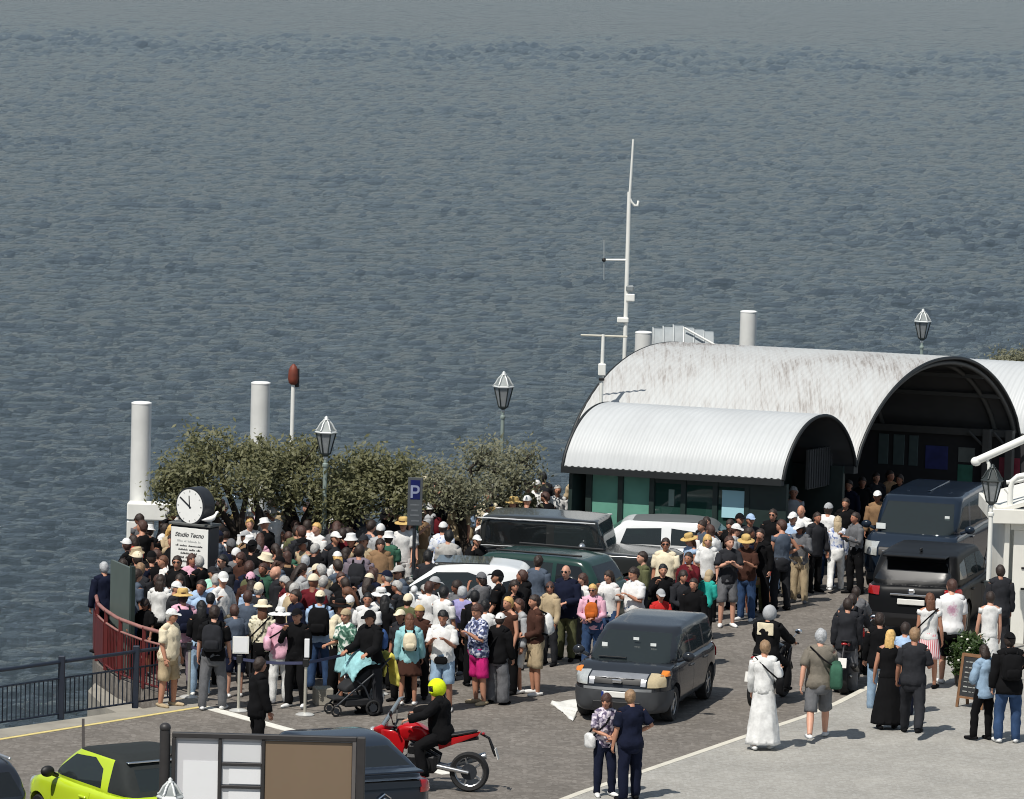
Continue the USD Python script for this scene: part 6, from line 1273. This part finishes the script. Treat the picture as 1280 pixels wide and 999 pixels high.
P = rider(B_AT, B_H, -.28, 'J:k', 'm:l', 'motorcyclist with a pale grey helmet and a cream shoulder patch on the black motorcycle', yaw=12)
o = thing('shoulder_patch', 'cream reflective vest panel on the back of the motorcyclist in the pale helmet', 'vest', P['W']((0, .155, 1.36)), B_H + 90); put('panel', xform(crumple(rbox(-.15, .15, -.012, .012, -.11, .11, .01), .012, 3, (9, 9, 9), .06), np.eye(3), (0, 0, 0)) if False else crumple(rbox(-.15, .15, -.012, .012, -.11, .11, .01), .012, 3, (9, 9, 9), .06), fabric('c'), o, True)
P = rider(C_AT, C_H, -.28, 'J:d', '', 'bare headed rider in a black jacket on the dark motorcycle behind the suv', 's:lk')
backpack(P, 'd', 'charcoal backpack on the rider in the black and grey jacket', big=1.1)
pp(1070, 733, 1.62, 176, 'ride', 'J:g', 'P:k', 's:lk', '', 'person in a grey jacket pressed beside the rider with the charcoal backpack', 1, 'k')
pp(1060, 748, 1.70, 178, 'down', 'J:d', 'W:g', 's:lk', '', 'person in grey wide trousers standing behind the dark motorcycle', 1, 'k', z0=0)
pp(323, 822, 1.74, 118, 'down', 'J:k', 'P:k', 's:lk', '', 'man in a dark suit in profile standing alone just above the notice board', 2, 'k', .88, 10, 5, hi=True)
# by the people carrier
P = pp(742, 729, 1.60, -8, 'clasp', 'L:p', 'J:dj', 's:bl', '', 'woman in a pink top and dark jeans with sunglasses left of the people carrier', 1, 'w', 1.12, -10, 5, True, hi=True)
backpack(P, 'or_', 'orange brown rucksack worn on the front of the woman in pink', True, .85, 'br')
pp(763, 712, 1.66, -28, 'face', 'T:w', 'J:dj', 'l:lk', '', 'dark long haired woman in white t-shirt, hand at face, behind the woman in pink', 1, 'w', 1.0, -20, 0, hi=True)
pp(731, 716, 1.62, -58, 'carry', 'L:w', 'P:g', 'b:br', '', 'woman with brown bob and white top between bald man and woman in pink', 0, 'k', hi=True)
P = pp(710, 706, 1.78, -22, 'clasp', 'J:n', 'P:ol', 'n', '', 'bald man in sunglasses and a navy jacket in front of the green estate', 0, 'k', 1.12, 0, 0, True, hi=True)
pp(796, 709, 1.74, -48, 'phone', 'T:w', 'J:dj', 's:lk', '', 'broad man in a loose white shirt looking down behind the people carrier bonnet', 1, 'k', 1.2, -10, 15, hi=True)
pp(805, 689, 1.74, -75, 'down', 'L:ol', 'P:d', 's:lk', '', 'man in profile in an olive top behind the broad man in the loose white shirt', 0, 'k')
pp(833, 672, 1.78, -12, 'down', 'T:c', 'P:d', 's:lk', '', 'bearded man in a cream t-shirt and sunglasses in front of the white compact car', 2, 'k', 1.1, 10, 0, True, hi=True)
pp(828, 704, 1.72, 5, 'face', 'L:k', 'P:k', 's:k', '', 'black haired man in black with hand raised, below the cream t-shirt man', 1, 'k', hi=True)
pp(826, 737, 1.42, 10, 'phone', 'T:r', 'S:n', 's:lk', 'c:l', 'child in a red shirt and pale cap just behind the people carrier roof', 1, 'w', .95, 0, 10)
pp(862, 690, 1.68, -25, 'faceL', 'L:m', 'P:d', 's:lk', '', 'person in maroon with a white object in hand right of the cream t-shirt man', 2, 'k')
pp(852, 712, 1.66, 20, 'clasp', 'L:d', 'P:k', 'l:lk', '', 'dark long haired woman in charcoal behind the people carrier roof', 1, 'k')
pp(868, 722, 1.64, -15, 'down', 'J:k', 'P:k', 's:lk', '', 'person in a black jacket left of the turquoise top', 1, 'k')
pp(883, 714, 1.32, 150, 'clasp', 'L:tq', 'P:k', 's:bl', 's:be', 'short person in turquoise with a beige headscarf left of the crossed arms man', 1, 'k', lean=10)
pp(886, 668, 1.70, -10, 'down', 'T:w', 'P:k', 'b:bl', '', 'blond woman in a white t-shirt behind the turquoise top', 0, 'k', .95, 15)
pp(911, 670, 1.78, 8, 'cross', 'T:d', 'S:g', 's:br', '', 'young man with crossed arms in charcoal t-shirt and grey shorts outside the station', 0, 'w', 1.0, 15, 0, hi=True)
pp(884, 645, 1.66, 0, 'face', 'L:k', 'P:k', 'l:lk', '', 'pale faced woman in black looking up in front of the dark station window', 0, 'k', .95, 0, -18)
pp(914, 648, 1.68, -20, 'face', 'L:k', 'P:k', 'b:lk', '', 'woman in black with hand at her cheek below the lake poster', 1, 'k')
pp(923, 641, 1.72, 30, 'down', 'T:d', 'P:k', 's:lk', 'c:k', 'man in a black cap and charcoal t-shirt below the lake poster', 1, 'k')
pp(938, 642, 1.74, 12, 'down', 'L:d', 'P:k', 's:lk', 'c:lb', 'person in a pale blue cap and charcoal top below the lake poster', 2, 'k')
pp(948, 692, 1.18, 0, 'down', 'T:tn', 'P:ol', 'b:lk', '', 'child in a tan top and olive trousers beside the child in coral', 1, 'k')
pp(953, 660, 1.70, -30, 'face', 'L:k', 'P:k', 's:lk', '', 'person in black with raised hand left of the man in the navy shoulder strap', 0, 'k')
pp(968, 681, 1.22, -30, 'phone', 'T:r', 'S:lb', 's:lk', '', 'small child in a coral red t-shirt and pale shorts in front of the station', 1, 'k', .95, -15, 8, hi=True)
pp(966, 636, 1.72, -10, 'down', 'J:k', 'P:k', 's:lk', '', 'dark haired man in a black jacket and glasses behind the child in coral', 1, 'k', 1, -10, 0, True)
P = pp(992, 639, 1.76, -10, 'clasp', 'T:lb', 'P:be', 's:gy', 'c:w', 'man in a pale blue shirt, white cap and khaki trousers with a dark strap', 1, 'k', 1.12, -15, 5, hi=True)
shoulder_bag(P, 'n', 'navy cross body bag of the man in the pale blue shirt', -1, .98)
pp(1003, 631, 1.78, -25, 'down', 'T:w', 'P:n', 'n', '', 'balding man in a white shirt behind the pale blue shirt', 1, 'k', 1.1)
pp(992, 608, 1.80, 0, 'down', 'V:l', 'P:d', 's:gy', '', 'grey haired man in a pale grey vest at the station doorway', 2, 'k')
P = pp(1035, 629, 1.76, 165, 'down', 'T:w', 'J:dj', 's:lk', 'c:l', 'man in a white shirt and pale cap left of the woman in white trousers', 1, 'w', 1.0, 0, 0, hi=True)
pp(1047, 643, 1.60, 176, 'down', 'D:whiteblue', 'P:w', 'l:be', '', 'woman in white trousers and a white blue blouse seen from behind near the blue van', 1, 'w', .98, 0, 0, hi=True, legs=WALK)
P = pp(1072, 640, 1.70, -60, 'phone', 'L:g', 'P:k', 's:lk', '', 'person in a grey sleeved top reading a white paper left of the blue van', 2, 'k')
pp(1098, 613, 1.76, -15, 'down', 'L:tn', 'P:k', 's:lk', 'c:w', 'person in a white cap and tan top behind the blue van windscreen', 2, 'k')
pp(1020, 640, 1.66, 30, 'down', 'J:d', 'P:k', 's:lk', '', 'person in a dark jacket between the white shirts by the station arch', 2, 'k')
for i, (x, y, c, l) in enumerate(((1046, 590, 'd', 'charcoal clad person standing in the shade of the small arch'), (1062, 600, 'n', 'person in navy in the shade between the two arches'), (1078, 596, 'k', 'person in black just inside the large hall'), (1095, 590, 'd', 'dim figure in charcoal inside the hall left of the van'), (1112, 588, 'tn', 'dim figure in tan inside the hall above the van roof edge'), (1126, 592, 'd', 'dim grey figure above the left of the van roof'), (1058, 622, 'k', 'person in black beside the woman in white trousers'), (1030, 604, 'd', 'person in charcoal with a mint cap at the small arch'))):
    pp(x, y, 1.70, 20 * (i % 5) - 40, 'down', 'L:' + c, 'P:k', 's:lk', 'c:mt' if i == 7 else '', l, 1 + i % 3, 'k')
# left of the station wall
pp(680, 590, 1.74, 200, 'down', 'J:d', 'P:k', 's:k', '', 'black haired man in charcoal above the off roader roof, nearest the sparse tree', 1, 'k')
pp(671, 600, 1.66, -20, 'face', 'T:w', 'P:k', 's:lk', 'c:w', 'person in a white cap and white top above the off roader roof', 1, 'k')
pp(697, 606, 1.68, 10, 'down', 'T:w', 'P:k', 's:gy', '', 'grey haired person in white above the off roader roof', 1, 'k')
pp(720, 588, 1.72, 160, 'down', 'T:be', 'P:k', 'l:lk', 'h:st', 'woman in a straw hat and beige top beside the station corner', 1, 'k')
P = pp(729, 601, 1.70, 172, 'down', 'T:l', 'P:d', 's:lk', 'c:c', 'person in cream cap and pale grey top with grey backpack at station corner', 1, 'k')
backpack(P, 'g', 'grey backpack at the station corner')
# front of the queue, left to right
P = pp(211, 760, 1.70, 62, 'down', 'T:c', 'S:be', 's:gy', 'c:w', 'man in a white cap, cream t-shirt and khaki shorts by the railing corner', 1, 'be', 1.18, 10, 5, hi=True)
o = thing('white_bag', 'white bag held at the hip of the man in khaki shorts', 'bag', P['W']((.28, .02, .86)), 62); put('bag', crumple(soften(Manifold.hull_points(np.array([(x * .03, y_ * .11, z) for x in (-1, 1) for y_ in (-1, 1) for z in (-.18, .10)] + [(0, 0, .2)], np.float32)), .06, 2), .04, 3, (9, 9, 9), .05), fabric('w'), o, True)
P = pp(230, 735, 1.76, 195, 'clasp', 'T:p', 'P:mv', 's:lk', 'h:st', 'person in a straw hat and pink top with navy straps by the clock post', 1, 'k', hi=True)
backpack(P, 'n', 'navy backpack with pink trim under the straw hat by the clock post')
P = pp(252, 751, 1.66, 188, 'clasp', 'L:k', 'J:lj', 'l:k', '', 'long black haired woman in a black top and light jeans left of the grey trousers', 1, 'w', hi=True)
P = pp(268, 757, 1.80, 176, 'down', 'T:k', 'P:g', 's:lk', '', 'man in a black t-shirt and grey trousers seen from behind at the queue front', 0, 'w', 1.05, 0, 10, hi=True, legs=((6, 4, 8), (-4, 2, 8)))
backpack(P, 'd', 'charcoal backpack on the man in grey trousers', big=1.1)
P = pp(295, 756, 1.62, 200, 'down', 'T:sl', 'S:n', 's:br', '', 'brown haired person in a slate blue t-shirt behind the paper notice', 0, 'w')
P = pp(328, 749, 1.66, 180, 'carry', 'L:floral', 'P:k', 'l:au', 'h:c', 'woman in a cream sun hat and cream floral shirt right of the paper notice', 0, 'k', hi=True)
shoulder_bag(P, 'd', 'dark shoulder bag of the woman in the floral shirt', 1, .98)
P = pp(351, 759, 1.64, 190, 'clasp', 'T:p', 'P:w', 'b:lk', 'w:w', 'woman in a wide white hat, pink top and white trousers', 0, 'g', hi=True)
shoulder_bag(P, 'p', 'pale pink bag of the woman in the wide white hat', 1, 1.15, .1)
pp(372, 760, 1.72, -20, 'face', 'L:k', 'P:k', 's:lk', 'c:k', 'person all in black with white shoes behind the narrow white sign', 1, 'w', hi=True)
P = pp(401, 739, 1.76, 176, 'down', 'T:lb', 'J:dj', 's:lk', 'C:c', 'person in a pale blue shirt and cream cap with a black backpack', 1, 'k', hi=True)
backpack(P, 'k', 'large black backpack on the pale blue shirt', big=1.2)
P = pp(424, 747, 1.72, 60, 'clasp', 'L:c', 'P:k', 's:lk', 'h:k', 'person in a black brimmed hat and cream top above the pushchair', 2, 'k', hi=True)
pp(434, 762, 1.64, -40, 'carry', 'T:greenwhite', 'K:t', 's:tn', 'k:be', 'person in a green and white print top above the pushchair', 1, 'k', hi=True)
P = pp(466, 762, 1.80, -42, 'push', 'J:k', 'J:d', 's:lk', 'c:k', 'man in a black cap and black jacket pushing the pushchair', 1, 'k', 1.08, 0, 10, hi=True)
backpack(P, 'b', 'blue backpack on the man pushing the pushchair', big=.9)
P = pp(513, 767, 1.60, 184, 'down', 'J:t', 'K:br', 'l:au', '', 'woman in a pale aqua jacket and bare legs seen from behind', 1, 'w', 1.0, 0, 0, hi=True)
backpack(P, 'c', 'cream backpack on the woman in the aqua jacket', big=.85, trim='k')
P = pp(555, 762, 1.76, -10, 'phone', 'T:w', 'S:lj', 's:k', '', 'man in a white t-shirt and light denim shorts with a black waist pouch', 2, 'w', 1.08, 0, 18, hi=True)
o = thing('waist_pouch', 'black waist pouch on the man in denim shorts', 'pouch', P['W']((0, -.16, .93)), -10); put('pouch', soften(rbox(-.12, .12, -.05, .02, -.09, .05, .02), .05, 2), cloth('k'), o, True)
P = pp(600, 755, 1.76, -55, 'phone', 'T:bluewhite', 'S:mg', 's:br', '', 'woman in a blue and white print top and magenta shorts looking at her phone', 1, 'be', 1.12, 0, 25, hi=True)
phone(P, 'phone held by the woman in magenta shorts')
P = pp(624, 766, 1.60, 150, 'down', 'J:k', 'W:g', 's:lk', 'c:w', 'person in a black jacket, white cap and wide grey trousers', 1, 'k', hi=True)
shoulder_bag(P, 'k', 'black bag of the person in wide grey trousers', 1, .80, .0, 1.3)
pp(638, 745, 1.74, -50, 'down', 'V:br', 'P:k', 's:bl', '', 'golden haired person in a brown sleeveless top behind the wide grey trousers', 1, 'k')
pp(652, 748, 1.68, -70, 'down', 'J:l', 'S:w', 's:br', '', 'person in a pale grey cardigan facing left beside the dark brown sweater', 1, 'w', hi=True)
P = pp(671, 743, 1.79, -72, 'clasp', 'L:br', 'S:be', 's:lk', '', 'man in a dark brown sweater and beige shorts facing left', 1, 'w', 1.1, 0, 8, hi=True)
backpack(P, 'w', 'white backpack on the man in the dark brown sweater', big=.95)
pp(625, 713, 1.74, -100, 'carry', 'T:k', 'P:k', 's:k', 'c:k', 'man in a black t-shirt and black cap leaning at the white hatchback door', 1, 'k', 1.0, 20, 0, hi=True)
pp(672, 694, 1.76, 160, 'down', 'T:sl', 'P:d', 's:lk', '', 'man in a slate blue t-shirt in front of the green estate window', 1, 'k', hi=True)
pp(642, 724, 1.66, 20, 'face', 'L:k', 'P:k', 'l:lk', '', 'woman in black at the rear window of the white hatchback', 1, 'k')
pp(578, 733, 1.70, 170, 'down', 'T:pu', 'P:d', 's:l', '', 'white haired person in lilac with a navy strap at the white hatchback', 0, 'k')
pp(595, 738, 1.72, 185, 'down', 'L:k', 'P:k', 's:k', '', 'black haired person in black at the side of the white hatchback', 1, 'k')
pp(607, 750, 1.66, 175, 'down', 'T:w', 'P:d', 's:k', '', 'round headed person in white between the lilac top and the magenta shorts', 1, 'k')
pp(537, 727, 1.70, 185, 'down', 'T:w', 'P:d', 's:br', '', 'brown haired person in a white top at the white hatchback front window', 0, 'k')
pp(553, 733, 1.72, 150, 'faceL', 'T:w', 'P:d', 's:k', '', 'black haired person in white with raised arm at the white hatchback', 1, 'k')
pp(508, 743, 1.68, 160, 'down', 'L:ol', 'P:k', 's:lk', 'k:c', 'person in a cream beanie behind the aqua jacket', 2, 'k')
pp(503, 761, 1.62, -30, 'down', 'T:d', 'P:k', 's:lk', 'c:c', 'person in a cream cap just left of the aqua jacket head', 2, 'k')
pp(526, 757, 1.64, -15, 'down', 'L:br', 'P:k', 's:lk', 'C:st', 'brown faced person in a straw coloured cap right of the aqua jacket head', 3, 'k')
pp(481, 744, 1.68, 175, 'down', 'L:k', 'P:k', 'l:k', '', 'long black haired woman in black behind the man pushing the pushchair', 1, 'k')
pp(475, 733, 1.70, 10, 'down', 'T:w', 'P:d', 's:lk', 'h:w', 'person in a white brimmed hat and white shirt behind the pushchair man', 1, 'k')
pp(459, 740, 1.74, 0, 'down', 'T:w', 'P:d', 's:k', '', 'black haired man in a white shirt behind the pushchair man', 2, 'k')
pp(501, 707, 1.76, -62, 'down', 'J:sl', 'P:d', 's:lk', 'c:gy', 'man in a grey cap, sunglasses and slate jacket at the white hatchback bonnet', 1, 'k', 1.1, 0, 10, True)
pp(437, 745, 1.66, 170, 'down', 'L:g', 'P:d', 's:be', 'k:w', 'person in a white beanie just behind the green and white print top', 1, 'k')
# landing crowd picked out by look
pp(131, 702, 1.70, -150, 'down', 'J:n', 'P:n', 's:l', '', 'white haired man in navy leaning at the rail left of the green gate leaf', 1, 'k', group=Q)
pp(174, 704, 1.72, 160, 'down', 'J:d', 'P:k', 's:tn', '', 'person in a charcoal coat and green scarf right of the green gate leaf', 1, 'k', group=Q)
pp(190, 689, 1.76, 190, 'down', 'J:k', 'P:k', 's:lk', 'c:k', 'man in a black cap and black jacket below the white gantry', 1, 'k', group=Q)
pp(206, 694, 1.70, -60, 'face', 'T:w', 'P:k', 's:au', '', 'auburn haired person in white below the rusty gantry leg', 1, 'k', group=Q)
P = pp(200, 718, 1.68, 165, 'down', 'T:w', 'P:k', 'l:lk', '', 'dark long haired woman in white left of the clock box', 1, 'k', group=Q)
pp(226, 717, 1.66, -20, 'face', 'T:w', 'P:k', 'b:lk', '', 'dark bobbed woman in white under the clock box', 0, 'k', group=Q)
pp(263, 741, 1.62, 170, 'down', 'T:n', 'P:k', 's:k', '', 'black haired person in navy above the black t-shirt backpacker', 1, 'k', group=Q)
pp(266, 708, 1.68, 20, 'down', 'T:mt', 'P:k', 's:lk', 'c:d', 'person in a charcoal cap and mint top right of the clock box', 1, 'k', group=Q)
P = pp(282, 693, 1.80, -52, 'down', 'H:d', 'P:k', 's:k', '', 'man in sunglasses and a charcoal hooded jacket right of the clock box', 0, 'k', 1.1, 0, 0, True, group=Q)
pp(295, 686, 1.78, 175, 'down', 'L:g', 'P:k', 's:lk', 'k:w', 'person in a white beanie behind the charcoal hooded jacket', 1, 'k', group=Q)
pp(304, 690, 1.74, -40, 'down', 'L:br', 'P:k', 'b:br', '', 'brown haired woman in brown beside the white beanie', 2, 'k', group=Q)
pp(314, 676, 1.80, 160, 'down', 'J:k', 'P:k', 's:lk', 'C:k', 'man in a black cap and black coat at the dark tree trunk', 1, 'k', group=Q)
pp(313, 647, 1.74, 10, 'down', 'T:w', 'P:k', 's:bl', '', 'blond person in white under the leafy crown above the black cap', 0, 'k', group=Q)
pp(348, 708, 1.72, -78, 'down', 'J:d', 'P:k', 'n', '', 'bald pale man in profile in charcoal below the tree fork', 0, 'k', group=Q)
pp(313, 716, 1.66, 165, 'down', 'L:br', 'P:k', 's:lk', 'k:p', 'person in a pink beanie and brown top', 1, 'k', group=Q)
pp(324, 730, 1.68, 175, 'down', 'L:d', 'P:k', 's:gy', 'k:c', 'person in a cream beanie and charcoal top above the cream sun hat', 1, 'k', group=Q)
pp(310, 739, 1.66, 180, 'down', 'T:sl', 'P:d', 's:br', '', 'brown round haired person in slate blue left of the cream beanie', 1, 'k', group=Q)
pp(372, 737, 1.74, -60, 'down', 'J:n', 'P:k', 's:lk', '', 'ruddy dark haired man in navy with a white collar above the wide white hat', 2, 'k', group=Q)
P = pp(428, 660, 1.84, 178, 'down', 'L:m', 'P:w', 's:lk', '', 'man in a maroon sweater and white trousers right of the tall street lamp', 1, 'k', 1.12, group=Q)
pp(418, 664, 1.78, 30, 'down', 'L:d', 'P:k', 's:lk', 'c:w', 'person in a white cap left of the maroon sweater', 1, 'k', group=Q)
pp(441, 666, 1.76, -30, 'down', 'L:k', 'P:k', 's:lk', 'b:w', 'person in a white bucket hat right of the maroon sweater', 1, 'k', group=Q)
P = pp(449, 681, 1.84, 172, 'down', 'J:mv', 'P:n', 's:lk', '', 'person in a mauve grey coat with a dark bag below the white bucket hat', 1, 'k', 1.1, group=Q)
backpack(P, 'd', 'charcoal bag on the mauve grey coat')
pp(475, 672, 1.78, 10, 'down', 'J:tn', 'P:tn', 'b:lk', '', 'dark haired person in a long tan coat left of the parking sign', 1, 'k', group=Q)
pp(455, 668, 1.74, -20, 'face', 'L:be', 'P:k', 's:au', 'c:d', 'person in a beige top and dark cap holding something up near the tan coat', 1, 'k', group=Q)
pp(382, 694, 1.72, 175, 'down', 'T:l', 'P:d', 's:l', '', 'pale haired person in pale grey left of the tall street lamp', 0, 'k', group=Q)
pp(370, 656, 1.78, 160, 'down', 'L:ol', 'P:k', 's:lk', '', 'dark haired person in olive under the leafy tree fork', 1, 'k', group=Q)
pp(397, 653, 1.74, -40, 'face', 'T:w', 'P:k', 's:bl', '', 'blond person in white beside the tall street lamp', 0, 'k', group=Q)
pp(461, 642, 1.72, 0, 'down', 'L:g', 'P:k', 's:lk', 'c:w', 'person in white cap and grey top under the crown left of the parking sign', 1, 'k', group=Q)
pp(476, 656, 1.74, 175, 'down', 'T:l', 'P:k', 's:lk', 'k:w', 'person in a white beanie and pale grey top above the tan coat', 1, 'k', group=Q)
pp(485, 664, 1.70, 168, 'down', 'T:gn', 'P:k', 's:lk', 'b:w', 'person in a white bucket hat and green top near the parking sign', 1, 'k', group=Q)
pp(495, 637, 1.74, 20, 'down', 'L:d', 'P:k', 's:lk', 'k:gn', 'person in a green beanie left of the parking sign', 1, 'k', group=Q)
pp(505, 645, 1.72, -10, 'down', 'T:w', 'P:w', 'l:lk', 'h:st', 'woman in a straw sun hat and white top in front of the parking sign pole', 0, 'k', group=Q)
pp(545, 619, 1.70, 10, 'down', 'L:d', 'P:k', 's:lk', 'c:w', 'person in a white cap under the thin leaved tree', 1, 'k', group=Q)
pp(575, 618, 1.72, -15, 'down', 'T:be', 'P:k', 'b:bl', 'h:c', 'woman in a cream hat with blond hair under the thin leaved tree', 1, 'k', group=Q)
pp(553, 652, 1.72, 165, 'down', 'T:whiteblue', 'P:k', 's:lk', 'c:w', 'person in a white cap and white blue print right of the parking sign', 1, 'k', group=Q)
pp(561, 663, 1.80, 166, 'clasp', 'T:gy', 'P:d', 's:k', '', 'black haired man in a grey t-shirt seen from behind right of the parking sign', 1, 'k', 1.05, 15, 8, group=Q)
pp(535, 688, 1.72, 180, 'down', 'T:d', 'P:k', 's:k', '', 'black haired person below the parking sign in charcoal', 1, 'k', group=Q)
pp(628, 599, 1.76, 185, 'down', 'L:ol', 'P:k', 's:lk', 'c:w', 'person in a white cap and olive top left of the sparse tree', 1, 'k', group=Q)
pp(608, 641, 1.68, 10, 'face', 'T:w', 'P:k', 's:lk', 'c:w', 'person in white with a white cap beside the off roader rear', 1, 'k', group=Q)
pp(596, 668, 1.62, 20, 'face', 'J:k', 'P:k', 's:lk', 'c:w', 'person in a black jacket with a white cap behind the off roader rear', 1, 'k', group=Q)
pp(612, 613, 1.72, -20, 'down', 'T:c', 'P:k', 's:lk', '', 'person in cream beneath the sparse tree', 1, 'k', group=Q)

# the rest of the crowd, each with a look of its own
fr = random.Random(77)
placed = [np.array(stage.GetPrimAtPath(p).GetAttribute('xformOp:translate').Get())[:2] for p in [str(c.GetPath()) for c in stage.GetPrimAtPath('/World').GetChildren()] if p.split('/')[-1].startswith('person')]
areas = [(Polygon([(-6.4, 81.9), (-3.4, 81.8), (-2.2, 82.2), (-1.7, 84.2), (-3.0, 85.9), (-3.0, 89.6), (-1.9, 92.3), (-1.6, 95.4), (-6.2, 95.2), (-7.4, 92), (-7.2, 84)]), 118, 'landing'),
         (Polygon([(-1.9, 83.0), (.4, 82.8), (.9, 83.8), (.8, 85.4), (-1.6, 85.6)]), 6, 'cars'),
         (Polygon([(-1.8, 93.8), (-.6, 95), (1.0, 96.0), (.6, 99.0), (-1.8, 99.2)]), 12, 'off'),
         (Polygon([(3.6, 89.2), (5.0, 91.2), (6.0, 93.2), (5.8, 94.8), (4.8, 94.8), (3.4, 92.4)]), 9, 'station')]
TOPS = ['w'] * 15 + ['k'] * 24 + ['d'] * 8 + ['n'] * 8 + ['g'] * 6 + ['c'] * 6 + ['l'] * 5 + ['lb'] * 5 + ['tn'] * 4 + ['m'] * 2 + ['p'] * 3 + ['ol'] * 4 + ['gn'] * 2 + ['br'] * 4 + ['be'] * 4 + ['sl'] * 4 + ['r'] * 1 + ['rd'] * 2
HAIRS = ['s:lk'] * 7 + ['s:br'] * 5 + ['b:lk'] * 3 + ['l:lk'] * 3 + ['l:br'] * 3 + ['b:br'] * 2 + ['s:gy'] * 3 + ['s:bl', 'l:bl', 'u:br', 'u:lk', 'n', 'l:au']
HATS = [''] * 20 + ['c:w'] * 3 + ['c:k'] * 2 + ['c:n', 'c:c', 'h:st', 'b:w', 'b:c', 'c:l', 'b:be', 'k:g']
TN = {'T': 't-shirt', 'L': 'long sleeved top', 'J': 'jacket', 'V': 'sleeveless top', 'H': 'hooded jacket'}
HN = {'s': 'short {} hair', 'b': '{} bob', 'l': 'long {} hair', 'u': '{} hair bun'}
HTN = {'c': '{} cap', 'h': '{} sun hat', 'b': '{} bucket hat', 'k': '{} beanie'}
MARKS = [('clock', (-5.9, 86.5)), ('tall street lamp', (-3.66, 92.1)), ('green gate leaf', (-7.3, 87.0)), ('parking sign', (-1.95, 90.5)), ('landing railing', (-6.8, 82.6)), ('pushchair', (-2.6, 78.6)), ('white hatchback', (-.9, 87.5)), ('dark tree trunk', (-5.0, 91.5)), ('thin leaved tree', (-.9, 95.5)), ('off roader', (.9, 92.8)), ('people carrier', (2.5, 80.3)), ('white compact car', (2.6, 95)), ('station glass wall', (5.0, 95.6)), ('queue posts', (-4.0, 78.7))]
keep_clear = [np.array(P2(148, 850)), np.array(P2(150, 835)), np.array(P2(140, 842)), np.array(P2(165, 862))]; placed += keep_clear; used = set(); vnow = PR_ = None
def side_word(p, m):
    dx, dy = p[0] - m[0], p[1] - m[1]
    if abs(dx) > abs(dy) * .6: return 'left of' if dx < 0 else 'right of'
    return 'in front of' if dy < 0 else 'behind'
for poly, want, where in areas:
    got = tries = 0; x0, y0_, x1, y1_ = poly.bounds
    while got < want and tries < 9000:
        tries += 1; q = np.array([fr.uniform(x0, x1), fr.uniform(y0_, y1_)])
        if not poly.contains(shapely.Point(q)) or min(np.linalg.norm(q - r) for r in placed) < (.50 if where == 'landing' else .55): continue
        for _ in range(60):
            tc, tt = fr.choice(TOPS), fr.choice('TTTLLJVH'); hr, ht = fr.choice(HAIRS), fr.choice(HATS)
            hd = HTN[ht[0]].format(cname(ht[2:])) if ht else ('bald head' if hr == 'n' else HN[hr[0]].format({'lk': 'dark'}.get(hr[2:], NAME.get(hr[2:]))))
            mk = sorted(MARKS, key=lambda m: np.linalg.norm(np.array(m[1]) - q))
            lab = 'person in %s %s with %s %s %s' % (cname(tc), TN[tt], hd, side_word(q, mk[0][1]), mk[0][0])
            if lab not in used: break
        else: continue
        used.add(lab); placed.append(q); got += 1
        fem = hr[0] in 'lbu'
        back = fr.random() < (.45 if where == 'landing' else .3)
        P = person(0, 0, (fr.uniform(1.54, 1.72) if fem else fr.uniform(1.64, 1.87)) if fr.random() > .07 else fr.uniform(1.05, 1.4), fr.gauss(180, 45) if back else fr.gauss(-20, 75), fr.choice(['down'] * 3 + ['phone', 'clasp', 'face', 'faceL', 'strap', 'hip', 'carry', 'cross']), tt + ':' + tc, fr.choice(['P:k', 'P:n', 'J:dj', 'P:d', 'S:be', 'J:lj', 'P:be', 'S:n']), hr, ht, lab, fr.choice([0, 0, 1, 1, 1, 2, 2, 3]), fr.choice(['w', 'k', 'w', 'g']), fr.uniform(.92, 1.15), fr.uniform(-45, 45), fr.uniform(-8, 24), fr.random() < .25, lean=fr.uniform(-2, 9), at=(q[0], q[1], 0), seed=fr.randrange(10 ** 6), group=Q if where == 'landing' else None)
        if where == 'landing' and back and fr.random() < .25:
            bc = fr.choice(['k', 'd', 'n', 'g', 'ol', 'm']); lb_ = '%s backpack on the %s' % (cname(bc), lab.replace('person in ', '').replace(' with ', ' and ').replace('long sleeved ', '').replace('the ', '').replace('in front of', 'before'))
            backpack(P, bc, lb_ if len(lb_.split()) < 17 else lb_.split(' and ')[0] + ' ' + side_word(q, mk[0][1]) + ' ' + mk[0][0])
